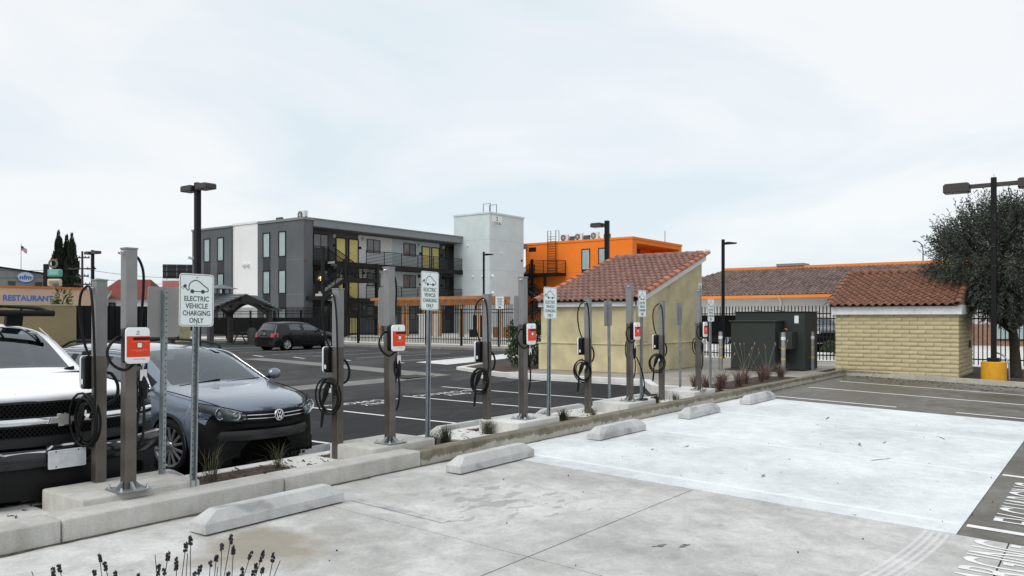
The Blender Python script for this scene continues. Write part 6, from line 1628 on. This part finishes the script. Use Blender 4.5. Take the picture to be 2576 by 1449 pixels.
for s_ in (-1, 1):
    m_ = MB(); m_.box(s_*0.62-0.11, tf(0.62)-0.085, 0.36, s_*0.62+0.11, tf(0.62)-0.04, 0.46); m_.build('tow_pocket', m_under, trk, bevel=0.02)
m_plate = M('blank_plate', (0.62,0.64,0.67), 0.5, var=0.16, scale=14)
mt = FACE((0,-1,0.03), (-0.03,-0.16,0.60)); m_ = MB(); plate(m_, rrect(0.305,0.155,0.012), mt, -0.003, 0.0); pl = m_.build('licence_plate', m_plate, trk)
m_ = MB(); ring(m_, rrect(0.300,0.150,0.011), rrect(0.288,0.138,0.008), mt, 0.002); m_.build('plate_rim', m_white, pl)
for x, z in ((-0.09,0.062),(0.09,0.062),(-0.09,-0.062)):
    m_ = MB(); plate(m_, [(x+0.006*math.cos(R(a)), z+0.006*math.sin(R(a))) for a in range(0,360,45)], mt, 0.0, 0.003); m_.build('screw', m_hole, pl)
# cab details
m_ = MB(); m_.prism([(1.36,1.0),(1.36,1.17),(1.75,1.20),(1.95,1.1),(2.0,0.9)], 'x', -0.78, 0.78); m_.build('dashboard', m_int, trk, bevel=0.02)
seats(trk, 2.25, 0.75, (-0.42, 0.42))
m_ = MB(); m_.lathe([(0.17,0),(0.20,0.014),(0.20,-0.014),(0.17,0)], (0.42,2.06,1.17), 'y', 20); m_.build('steering_wheel', m_int, trk)
for a, b_ in (((-0.15,1.33,1.262),(-0.70,1.42,1.30)), ((0.62,1.33,1.25),(0.05,1.44,1.305))):
    m_ = MB(); m_.bar(a, b_, 0.022, 0.014); m_.bar(a, (a[0]+0.08,a[1]-0.03,a[2]+0.02), 0.05, 0.03); m_.build('wiper', m_trimk, trk)
m_ = MB(); m_.box(-0.80, 1.20, 1.205, 0.80, 1.31, 1.235); m_.build('cowl_panel', m_trimk, trk)
for x in (0.5, 0.62):
    m_ = MB(); m_.box(x-0.04, 2.03, 1.60, x+0.04, 2.034, 1.625); m_.build('windscreen_sticker', M('sticker', (0.45,0.6,0.58), 0.5), trk)
tube_part(trk, 'a_pillar_edge', [(0.80,1.32,1.215),(0.765,1.75,1.46),(0.72,2.13,1.66)], 0.008, m_chrome)
for s_ in (-1, 1):
    tube_part(trk, 'bonnet_crease', [(s_*0.30,0.16,1.132),(s_*0.34,0.6,1.185),(s_*0.40,1.2,1.235)], 0.004, m_trk)
    tube_part(trk, 'shut_line', [(s_*0.80,0.10,1.075),(s_*0.85,0.5,1.13),(s_*0.85,1.25,1.20)], 0.005, m_under)
    m_ = MB(); m_.box(s_*1.06-0.09, 1.62, 1.18, s_*1.06+0.09, 1.74, 1.42); m_.build('mirror', m_trimk, trk, bevel=0.03)
# roof basket
rk = [(-0.88,2.05,1.86),(0.88,2.05,1.86)]
m_ = MB(); m_.tube([(-0.82,2.02,1.82),(0.82,2.02,1.82)], 0.034, 10); bs = m_.build('roof_basket', m_trimk, trk, smooth=True)
for y in (2.4, 2.8, 3.2, 3.6):
    m_ = MB(); m_.tube([(-0.8,y,1.82),(0.8,y,1.82)], 0.016, 8); m_.build('basket_bar', m_trimk, bs)
for x in (-0.8,-0.4,0,0.4,0.8):
    m_ = MB(); m_.tube([(x,2.02,1.82),(x,3.7,1.82)], 0.014, 8); m_.build('basket_bar', m_trimk, bs)
tube_part(bs, 'basket_hoop', [(-0.76,2.04,1.845),(-0.56,2.04,1.875),(0.0,2.04,1.90),(0.56,2.04,1.875),(0.76,2.04,1.845)], 0.014, m_trimk)
for s_ in (-1, 1): tube_part(bs, 'basket_hoop', [(s_*0.79,2.05,1.84),(s_*0.79,2.4,1.89),(s_*0.79,3.3,1.90),(s_*0.79,3.65,1.84)], 0.014, m_trimk)
for x in (-0.5, 0.0, 0.5):
    m_ = MB(); m_.cyl((x,2.03,1.82),(x,2.03,1.885),0.012,n=6); m_.build('basket_strut', m_trimk, bs)
for s_ in (-1, 1):
    for y in (2.2, 3.4):
        m_ = MB(); m_.bar((s_*0.50,y+0.03,1.69),(s_*0.50,y,1.82),0.16,0.06); m_.build('basket_foot', m_trimk, bs)

# ---- black hatchback by the fence
def hatch(name, label, loc, rz, m_pt, sc=(1,1,1), style='five', lamps=True, group=None):
    h_ = thing(name, label, 'car', loc, rz, group); h_.scale = sc
    TG = [(0.0,.74,.52,.66,.60,.54,.64,.42,.65,.2,.66,.66), (0.1,.80,.60,.70,.70,.58,.74,.46,.75,.23,.76,.765), (0.5,.85,.70,.76,.83,.64,.855,.5,.87,.25,.88,.885), (1.12,.865,.80,.81,.93,.73,.95,.65,.96,.33,.975,.98),
          (1.5,.865,.81,.82,.95,.68,1.14,.60,1.16,.32,1.19,1.20), (1.9,.865,.82,.82,.955,.62,1.33,.55,1.37,.30,1.40,1.41), (2.8,.865,.83,.82,.97,.62,1.36,.55,1.40,.30,1.43,1.44), (3.6,.86,.84,.81,.98,.61,1.32,.54,1.365,.29,1.395,1.405),
          (3.72,.855,.84,.80,.98,.60,1.30,.53,1.345,.29,1.37,1.38), (4.0,.83,.84,.76,.93,.66,.945,.56,.955,.28,.965,.97), (4.06,.83,.62,.78,.80,.68,.82,.56,.83,.28,.84,.84), (4.15,.80,.56,.76,.60,.66,.62,.54,.625,.27,.63,.63)]
    gl = lambda y, k: (k >= 6 and (1.12 < y < 1.9 or 3.72 < y < 4.0)) or (k == 4 and (1.55 < y < 2.35 or 2.45 < y < 3.15))
    bk = lambda y, k: (y < 0.1 and k <= 2) or (k == 0 and y > 3.9)
    e = car_shell(TG, 4.15, (0.83, 3.34), 0.345, 0.19, [m_pt, m_cglass, m_trimk], gl, bk, 0.18, 0.6, 0.10, 0.30, (1.35, 2.35, 2.45, 3.15))
    split_shell(e, h_, ['body', 'window', 'black_trim'], [m_pt, m_cglass, m_trimk])
    for s_ in (-1, 1):
        for wy in (0.83, 3.34):
            wheel(h_, s_*0.76, wy, 0.30, 0.30, 0.19, 0.20, style, s_)
            m_ = MB(); m_.lathe([(0.345,-0.10),(0.345,0.09)], (s_*0.74, wy, 0.30), 'x', 20); m_.build('wheel_well', m_under, h_)
        m_ = MB(); m_.ball((s_*0.93,1.5,0.98),0.085,1.1,0.7,0.8,10,6); m_.build('mirror', m_trimk, h_, smooth='all')
        for y in (2.3, 3.15):
            m_ = MB(); m_.bar((s_*0.868,y-0.1,0.83),(s_*0.868,y+0.1,0.83),0.02,0.035); m_.build('door_handle', m_trimk, h_)
        m_ = MB(); m_.bar((s_*0.872,1.25,0.55),(s_*0.872,2.95,0.55),0.02,0.05); m_.build('rub_strip', m_trimk, h_)
        m_ = MB(); m_.ball((s_*0.862,1.2,0.74),0.03,0.4,1.3,0.7,8,5); m_.build('side_repeater', m_white, h_)
        rows = []
        for j in range(5):
            z = 0.66+0.20*j/4; rows.append([(s_*(0.52+0.325*t), 4.08-0.04*(j/4)-0.20*max(0,(t-0.45)/0.55)**1.6+0.012, z) for t in (0,0.25,0.5,0.7,0.85,1.0)])
        m_ = MB(); m_.grid(rows); m_.build('tail_lamp', m_redlamp, h_, smooth='all')
        rows = []
        for j in range(4):
            z = 0.60+0.13*j/3; rows.append([(s_*(0.42+0.38*t), 0.03+0.20*t**2+0.03*(j/3), z) for t in (0,0.25,0.5,0.75,1.0)])
        m_ = MB(); m_.grid(rows); m_.build('headlamp', m_lampk, h_, smooth='all')
    m_ = MB(); m_.box(-0.66, 0.2, 0.17, 0.66, 4.0, 0.60); m_.build('underbody', m_under, h_)
    m_ = MB(); m_.lathe([(0,0.02),(0.05,0.02),(0.055,0)], (0,4.075,0.80), 'y', 16); m_.build('badge', m_chrome, h_)
    m_ = MB(); m_.box(-0.26,4.09,0.66,0.26,4.10,0.76); m_.build('plate_recess', m_under, h_)
    m_ = MB(); m_.box(-0.80,0.02,0.33,0.80,0.10,0.48); m_.build('front_bumper', m_trimk, h_, bevel=0.03)
    m_ = MB(); m_.bar((-0.05,4.02,0.985),(0.30,4.01,1.0),0.02,0.02); m_.build('wiper', m_trimk, h_)
    m_ = MB(); m_.cyl((0,3.4,1.40),(0,3.55,1.52),0.008,n=5); m_.build('aerial', m_trimk, h_)
    seats(h_, 2.0, 0.42, (-0.34, 0.34)); seats(h_, 2.8, 0.42, (-0.34, 0.34))
    m_ = MB(); m_.box(-0.7,1.25,0.7,0.7,1.6,0.92); m_.build('dashboard', m_int, h_)
    return h_
m_blk = M('paint_black', (0.006,0.006,0.007), 0.22, 0.0, var=0.05, spec=0.35, coat=0.15)
hatch('parked_hatchback', 'black five-door hatchback parked nose to the picket fence', (29.0, 33.85, 0.0), R(90), m_blk, (1.02,1.03,1.01))
m_suv = paint('paint_navy_grey', (0.035,0.042,0.05), 0.2, 0.25)
p_ = at(2098, 46); hatch('parked_minivan', 'dark minivan seen through the fence beside the block hut', (p_[0]-0.3, p_[1]+0.2, 0.0), R(-62), m_suv, (1.08,1.12,1.2))
m_slv = paint('paint_silver', (0.30,0.31,0.32), 0.4, 0.3)
p_ = at(1792, 47); hatch('parked_minivan', 'silver car behind the fence left of the transformer', (p_[0], p_[1], 0.0), R(-120), m_slv, (1.08,1.1,1.2))

# ------------------------------------------------------------------ vegetation
def leaf_mat(name, lo, hi, rough=0.6, scale=1.5):
    m, N, L, b = newmat(name)
    oi = N.new('ShaderNodeNewGeometry')
    c = ramp(N, L, oi.outputs['Random Per Island'], [(0.0, lo), (1.0, hi)])
    L.new(c, b.inputs['Base Color']); b.inputs['Roughness'].default_value = rough; b.inputs['Specular IOR Level'].default_value = 0.3
    return m
m_olive = leaf_mat('olive_leaf', (0.022,0.030,0.021), (0.112,0.130,0.100))
m_cyp = leaf_mat('cypress_leaf', (0.010,0.018,0.011), (0.030,0.042,0.026))
m_shrub = leaf_mat('shrub_leaf', (0.020,0.042,0.014), (0.060,0.095,0.035))
m_grass = leaf_mat('grass_blade', (0.030,0.042,0.018), (0.115,0.115,0.060))
m_purple = leaf_mat('purple_grass', (0.075,0.04,0.038), (0.27,0.17,0.135))
m_straw = leaf_mat('straw', (0.28,0.23,0.16), (0.45,0.38,0.28))
m_lav = leaf_mat('lavender_dry', (0.018,0.013,0.016), (0.045,0.035,0.042))
m_bark = M('bark', (0.045,0.036,0.028), 0.95, var=0.35, scale=8, bmp=0.6, bscale=30)
m_barkg = M('bark_grey', (0.13,0.11,0.10), 0.95, var=0.3, scale=8)
def leaf(mb, p, d, l, w, rng, fold=0.2):
    d = Vector(d).normalized(); s_ = d.cross(Vector((rng.uniform(-1,1), rng.uniform(-1,1), rng.uniform(-0.3,1)))).normalized()
    n = d.cross(s_); p = Vector(p)
    mb.add([p, p+d*l*0.5+s_*w/2+n*w*fold, p+d*l, p+d*l*0.5-s_*w/2+n*w*fold], [(0,1,2,3)])
def branch(mb, p, d, L, r, rng, depth, tips, bend=0.25, up=0.15):
    pts = [Vector(p)]; rr = [r]; d = Vector(d).normalized(); n = 5
    for i in range(n):
        d = (d + Vector((rng.uniform(-bend,bend), rng.uniform(-bend,bend), rng.uniform(-bend,bend)+up))*0.5).normalized()
        pts.append(pts[-1]+d*L/n); rr.append(r*(1-0.55*(i+1)/n))
    mb.tube(pts, rr, 6 if depth else 5)
    if depth == 0:
        tips.append((pts, d)); return
    k = rng.randint(3, 4)
    for i in range(k):
        j = rng.randint(2, n); a = rng.uniform(0, 6.28); s_ = Vector((math.cos(a), math.sin(a), rng.uniform(-0.1,0.6)))
        branch(mb, pts[j], d*0.7+s_*0.75, L*rng.uniform(0.6,0.8), rr[j]*0.65, rng, depth-1, tips, bend, up)
def olive_tree(label, x, y, z0, trunk_h, crown_c, rad, n_twig, seed, lean=(0,0), sprigs=60):
    rng = random.Random(seed); t = thing('olive_tree', label, 'tree', (x, y, z0))
    mb = MB(); tips = []
    top = Vector((lean[0], lean[1], trunk_h))
    mb.tube(smooth_path([(0,0,-0.1),(0.04,0.02,trunk_h*0.3),(lean[0]*0.6,lean[1]*0.6,trunk_h*0.7),tuple(top)],3), [0.16-0.008*i for i in range(10)], 10)
    for k in range(6):
        a = k*1.05+rng.uniform(-0.3,0.3)
        branch(mb, top-Vector((0,0,rng.uniform(0,0.5))), (math.cos(a)*0.9, math.sin(a)*0.9, 0.7), 1.0, 0.07, rng, 1, tips)
    mb.build('trunk', m_bark, t, smooth='all')
    lf = MB(); cc = Vector(crown_c)
    def twig(p, d, L, dens):
        p, d = Vector(p), Vector(d).normalized(); n = int(L/0.034*dens)
        for i in range(n):
            q = p+d*L*(i/n); s_ = Vector((rng.gauss(0,1), rng.gauss(0,1), rng.gauss(0,0.8))).normalized()
            leaf(lf, q, d*0.75+s_*0.85, rng.uniform(0.075,0.13), rng.uniform(0.022,0.036), rng)
    def rnd_in(lo):
        while True:
            v = Vector((rng.uniform(-1,1), rng.uniform(-1,1), rng.uniform(-1,1)))
            if lo < v.length < 1.0: return v
    for _ in range(n_twig//42):         # leafy clumps with gaps between them
        v = rnd_in(0.35); p0 = cc+Vector((v.x*rad[0], v.y*rad[1], v.z*rad[2])); cr = rng.uniform(0.22,0.42)
        hang = -0.7 if v.z < 0.1 else 0.45
        for k in range(42):
            w = rnd_in(0.0); p = p0+w*cr; out = Vector((v.x, v.y, v.z*0.6))*0.8+w*0.6+Vector((0,0,hang+rng.uniform(-.3,.3)))
            twig(p, out, rng.uniform(0.18,0.42), 1.0)
    for _ in range(n_twig//5):          # dark inner foliage
        v = rnd_in(0.0)*0.72; p = cc+Vector((v.x*rad[0], v.y*rad[1], v.z*rad[2]-0.3)); twig(p, rnd_in(0.1), rng.uniform(0.2,0.4), 0.9)
    for _ in range(sprigs):     # upright sprigs that break the outline
        a = rng.uniform(0, 6.28); el = rng.uniform(-0.1, 1.35); v = Vector((math.cos(a)*math.cos(el), math.sin(a)*math.cos(el), math.sin(el)))
        p = cc+Vector((v.x*rad[0], v.y*rad[1], v.z*rad[2]))*0.82
        twig(p, v+Vector((0,0,0.9)), rng.uniform(0.4,1.05), 0.9)
    lf.build('crown', m_olive, t, recalc=False)
    return t
p_ = at(2556, 22.4); olive_tree('dark olive tree with feathery top beside the yellow lamp base', p_[0], p_[1], -0.08, 1.7, (0.1, 0.30, 3.20), (1.72,1.72,1.50), 6600, 5, (0.0,0.1), 560)
def cypress(label, u, Z, h, w, seed):
    rng = random.Random(seed); p_ = at(u, Z); t = thing('cypress_tree', label, 'tree', (p_[0], p_[1], 0), 0, 'cypress trees')
    mb = MB(); mb.cyl((0,0,0),(0,0,h*0.9),0.2,0.03,8); mb.build('trunk', m_bark, t)
    lf = MB()
    for i in range(3400):
        f = rng.random()**0.8; z = 0.6+f*(h-0.6); rr = w*(min(1, (1-f)*1.9))**0.75*(0.80+0.28*rng.random())*(0.85+0.15*math.sin(z*3+seed))
        a = rng.uniform(0, 6.28); p = Vector((rr*math.cos(a), rr*math.sin(a), z))
        leaf(lf, p-Vector((0,0,0.2)), Vector((math.cos(a)*0.35, math.sin(a)*0.35, 1)), rng.uniform(0.35,0.7), rng.uniform(0.10,0.22), rng)
    for k in range(3):
        for i in range(40):
            z = h*(0.9+0.08*k)+rng.uniform(-0.3,0.4); a = rng.uniform(0,6.28); lf_p = Vector((rng.uniform(-0.15,0.15), rng.uniform(-0.15,0.15), z-0.5))
            leaf(lf, lf_p, (0.1*math.cos(a),0.1*math.sin(a),1), 0.6, 0.10, rng)
    lf.build('crown', m_cyp, t, recalc=False)
cypress('left pointed cypress, tallest of the cluster', 148, 96, 11.1, 1.15, 1)
cypress('middle cypress of the cluster with narrow tip', 168, 97, 10.7, 0.95, 2)
cypress('right cypress of the cluster, next to the utility pole', 181, 96, 10.8, 1.0, 3)
def shrub(name, label, x, y, z0, h, r, n, seed, mat=None, lw=0.05, ll=0.10, cat='shrub'):
    rng = random.Random(seed); t = thing(name, label, cat, (x, y, z0))
    mb = MB()
    for k in range(5):
        a = k*1.3; mb.tube([(0,0,0),(0.3*r*math.cos(a),0.3*r*math.sin(a),h*0.4),(0.6*r*math.cos(a),0.6*r*math.sin(a),h*0.8)], [0.03,0.02,0.008], 5)
    mb.build('stem', m_bark, t)
    lf = MB()
    for _ in range(n):
        a = rng.uniform(0,6.28); f = rng.random(); rr = r*(0.55+0.45*rng.random())*(0.75+0.45*math.sin(math.pi*min(1,f*0.9+0.08)))*(0.85+0.2*math.sin(a*3+f*9))
        p = Vector((rr*math.cos(a), rr*math.sin(a), 0.05+f*h))
        leaf(lf, p, (math.cos(a)*0.8, math.sin(a)*0.8, rng.uniform(-0.2,1.0)), ll*rng.uniform(0.7,1.3), lw*rng.uniform(0.7,1.3), rng)
    lf.build('foliage', mat or m_shrub, t, recalc=False)
shrub('leafy_shrub', 'dense green shrub at the left corner of the tiled hut', 21.0, 15.0, 0.055, 1.45, 0.62, 2600, 4)
shrub('leafy_shrub', 'low dark ground shrub in the island bed behind the right fence', 34.4, 8.7, 0.12, 0.5, 0.9, 900, 6)
p_ = at(157, 62); shrub('small_tree', 'small broad-leaved treetop in front of the RESTAURANT lettering', p_[0], p_[1], 0, 3.55, 0.5, 240, 8, leaf_mat('loquat_leaf', (0.04,0.075,0.012), (0.14,0.18,0.04)), 0.16, 0.5, 'tree')
# bare winter tree near the warehouse
rng = random.Random(31); p_ = at(92, 84); bt = thing('bare_tree', 'leafless winter tree in front of the warehouse', 'tree', (p_[0], p_[1], 0))
mb = MB(); tips = []; mb.tube([(0,0,0),(0.05,0,3.4)], [0.14,0.10], 7)
for k in range(7):
    a = k*0.95; branch(mb, (0.05,0,3.2), (math.cos(a), math.sin(a), 0.8), 1.2, 0.05, rng, 2, tips, 0.35, 0.1)
mb.build('trunk', m_barkg, bt)
p_ = at(1835+500, 95); rng = random.Random(33); bt = thing('bare_tree', 'leafless tree behind the tile roof building next to the olive', 'tree', (p_[0], p_[1], 0))
mb = MB(); tips = []; mb.tube([(0,0,0),(0.05,0,6)], [0.2,0.12], 7)
for k in range(7):
    a = k*0.95; branch(mb, (0.05,0,5.6), (math.cos(a), math.sin(a), 0.8), 1.6, 0.06, rng, 2, tips, 0.35, 0.1)
mb.build('trunk', m_barkg, bt)
# grass tufts in the planting strip
def tuft(name, label, x, y, z0, n, h, spread, mat, seed, seeds=0, group=None, w=0.004):
    rng = random.Random(seed); t = thing(name, label, 'grass', (x, y, z0), 0, group); mb = MB()
    for _ in range(n):
        a = rng.uniform(0,6.28); k = rng.random()**0.7*spread; L = h*rng.uniform(0.5,1.0)
        b_ = Vector((rng.gauss(0,0.03), rng.gauss(0,0.03), 0)); o1 = Vector((math.cos(a)*k*0.35, math.sin(a)*k*0.35, L*0.6)); o2 = Vector((math.cos(a)*k, math.sin(a)*k, L*rng.uniform(0.75,1.0)))
        s_ = Vector((-math.sin(a), math.cos(a), 0))*w
        mb.add([b_-s_, b_+s_, b_+o1+s_*0.8, b_+o1-s_*0.8, b_+o2], [(0,1,2,3),(3,2,4)])
    mb.build('blades', mat, t, recalc=False)
    if seeds:
        mb = MB()
        for _ in range(seeds):
            a = rng.uniform(0,6.28); k = spread*rng.uniform(0.3,0.9); L = h*rng.uniform(1.2,1.9)
            p = Vector((math.cos(a)*k*0.4, math.sin(a)*k*0.4, L*0.55)); q = Vector((math.cos(a)*k, math.sin(a)*k, L)); e_ = q+Vector((math.cos(a)*0.02,math.sin(a)*0.02,0.06))
            mb.tube([(0,0,0), p, q], [0.002,0.002,0.0015], 4); mb.tube([q, q.lerp(e_,0.5), e_], [0.003,0.009,0.003], 5)
        mb.build('seed_heads', m_straw, t)
gl_ = [(4.55,7.02,0.42,55,'grass tuft before the grey car front wheel'), (5.38,7.1,0.36,50,'grass tuft before the grey car badge'), (7.25,6.62,0.30,200,'grass tuft right of the tallest charging sign'), (7.62,6.72,0.32,240,'dark grass tuft left of the third short post'),
       (8.55,6.78,0.30,200,'grass tuft at the foot of the third short post'), (9.9,6.75,0.26,220,'grass tuft right of the third charging sign'), (10.45,6.8,0.26,220,'grass tuft between third and fourth charger pads'), (11.2,6.72,0.2,80,'grass tuft beside the fourth short post'),
       (12.75,6.72,0.25,220,'grass tuft right of the fourth charging sign'), (13.45,6.72,0.28,220,'grass tuft left of the fifth charger pad'), (14.2,6.7,0.22,80,'grass tuft at the foot of the farthest short post'), (4.32,6.98,0.14,30,'small sparse grass tuft by the nearest pad')]
for i, (x, y, h, n, lab) in enumerate(gl_): tuft('grass_tuft', lab, x, y, 0.035, n, h, h*0.75, m_grass, 70+i, 0, 'grass tufts in the planting strip', 0.0022)
pu = [(15.75,6.75),(16.4,6.7),(17.0,6.9),(17.6,6.75),(18.4,6.9),(19.2,6.8),(20.0,6.95),(20.6,6.8),(16.2,7.15)]
pl_ = ['nearest the farthest charging sign','second from the farthest sign','third along the bed','fourth along the bed','fifth along the bed, before the transformer','sixth along the bed','seventh along the bed, by the bollard','last in the bed, nearest the block hut','at the back corner of the bed']
for i, (x, y) in enumerate(pu): tuft('fountain_grass', 'reddish fountain grass clump ' + pl_[i], x, y, 0.07, 120, 0.52, 0.48, m_purple, 120+i, 5 if i in (0,1,2,4,6) else 1, 'reddish fountain grass clumps', 0.005)
# dried lavender in the foreground
lv = thing('lavender_bush', 'dried lavender stems with dark seed heads in the near foreground', 'plant', (1.35, 2.45, -0.1))
rng = random.Random(77)
base = Vector((1.35, 2.45, -0.1))
spots = [(80,1438),(132,1425),(146,1418),(250,1392),(262,1412),(290,1434),(236,1432),(390,1395),(400,1418),(425,1385),(412,1428),(443,1400),(469,1362),(480,1345),(472,1392),(505,1420),(530,1408),(545,1395),(558,1365),(583,1342),(588,1370),(548,1425),(610,1425),(634,1385),(645,1415),(665,1382),(662,1425),(690,1388),(705,1410),(640,1432),(350,1440),(490,1436),(575,1436)]
for i, (u, v) in enumerate(spots):
    Z = rng.uniform(2.75, 3.2); xr = (u-1288)/2030*Z; z = EYE-(v-800)/2030*Z
    tip = Vector((xr*SA+Z*CA, -xr*CA+Z*SA, z))-base
    foot = Vector((tip.x*0.45+rng.uniform(-0.08,0.08), tip.y*0.45+rng.uniform(-0.08,0.08), 0.0)); mid = foot.lerp(tip, 0.55)+Vector((rng.uniform(-0.03,0.03), rng.uniform(-0.03,0.03), 0.0))
    mb = MB(); mb.tube(smooth_path([foot, mid, tip],5), 0.0015, 5); st = mb.build('stem', m_lav, lv)
    if i % 7 == 0: continue
    mb = MB(); d = (tip-mid).normalized()
    for c in range(rng.randint(2, 4)):
        q = tip-d*(0.010+c*0.011)
        for k in range(6):
            a = rng.uniform(0,6.28); o_ = Vector((math.cos(a),math.sin(a),rng.uniform(-0.3,0.8)))*0.005
            mb.ball(q+o_, 0.0038*rng.uniform(0.7,1.2), 1, 1, 1.5, 6, 4)
    mb.build('seed_head', m_lav, st)
lf = MB(); rng = random.Random(78)
for _ in range(700):
    a = rng.uniform(0, 6.28); r_ = rng.random()**0.5*0.6; h = rng.uniform(0.02, 0.34)
    leaf(lf, (r_*math.cos(a), r_*math.sin(a), h), (math.cos(a)*0.5, math.sin(a)*0.5, 1.0), rng.uniform(0.05,0.11), 0.008, rng)
lf.build('foliage', leaf_mat('lavender_leaf', (0.05,0.06,0.045), (0.14,0.16,0.13)), lv, recalc=False)
bed = thing('planter_bed', kind='structure')
m_ = MB(); m_.box(0.25, 1.5, -0.3, 2.15, 3.2, -0.075); m_.build('planting_bed', m_mulch, bed)
for bx in ((0.1,1.35,0.25,3.35), (2.15,1.35,2.3,3.35), (0.25,1.35,2.15,1.5), (0.25,3.2,2.15,3.35)):
    m_ = MB(); m_.box(bx[0], bx[1], -0.3, bx[2], bx[3], -0.03); m_.build('kerb', m_kerb_new, bed, bevel=0.012)
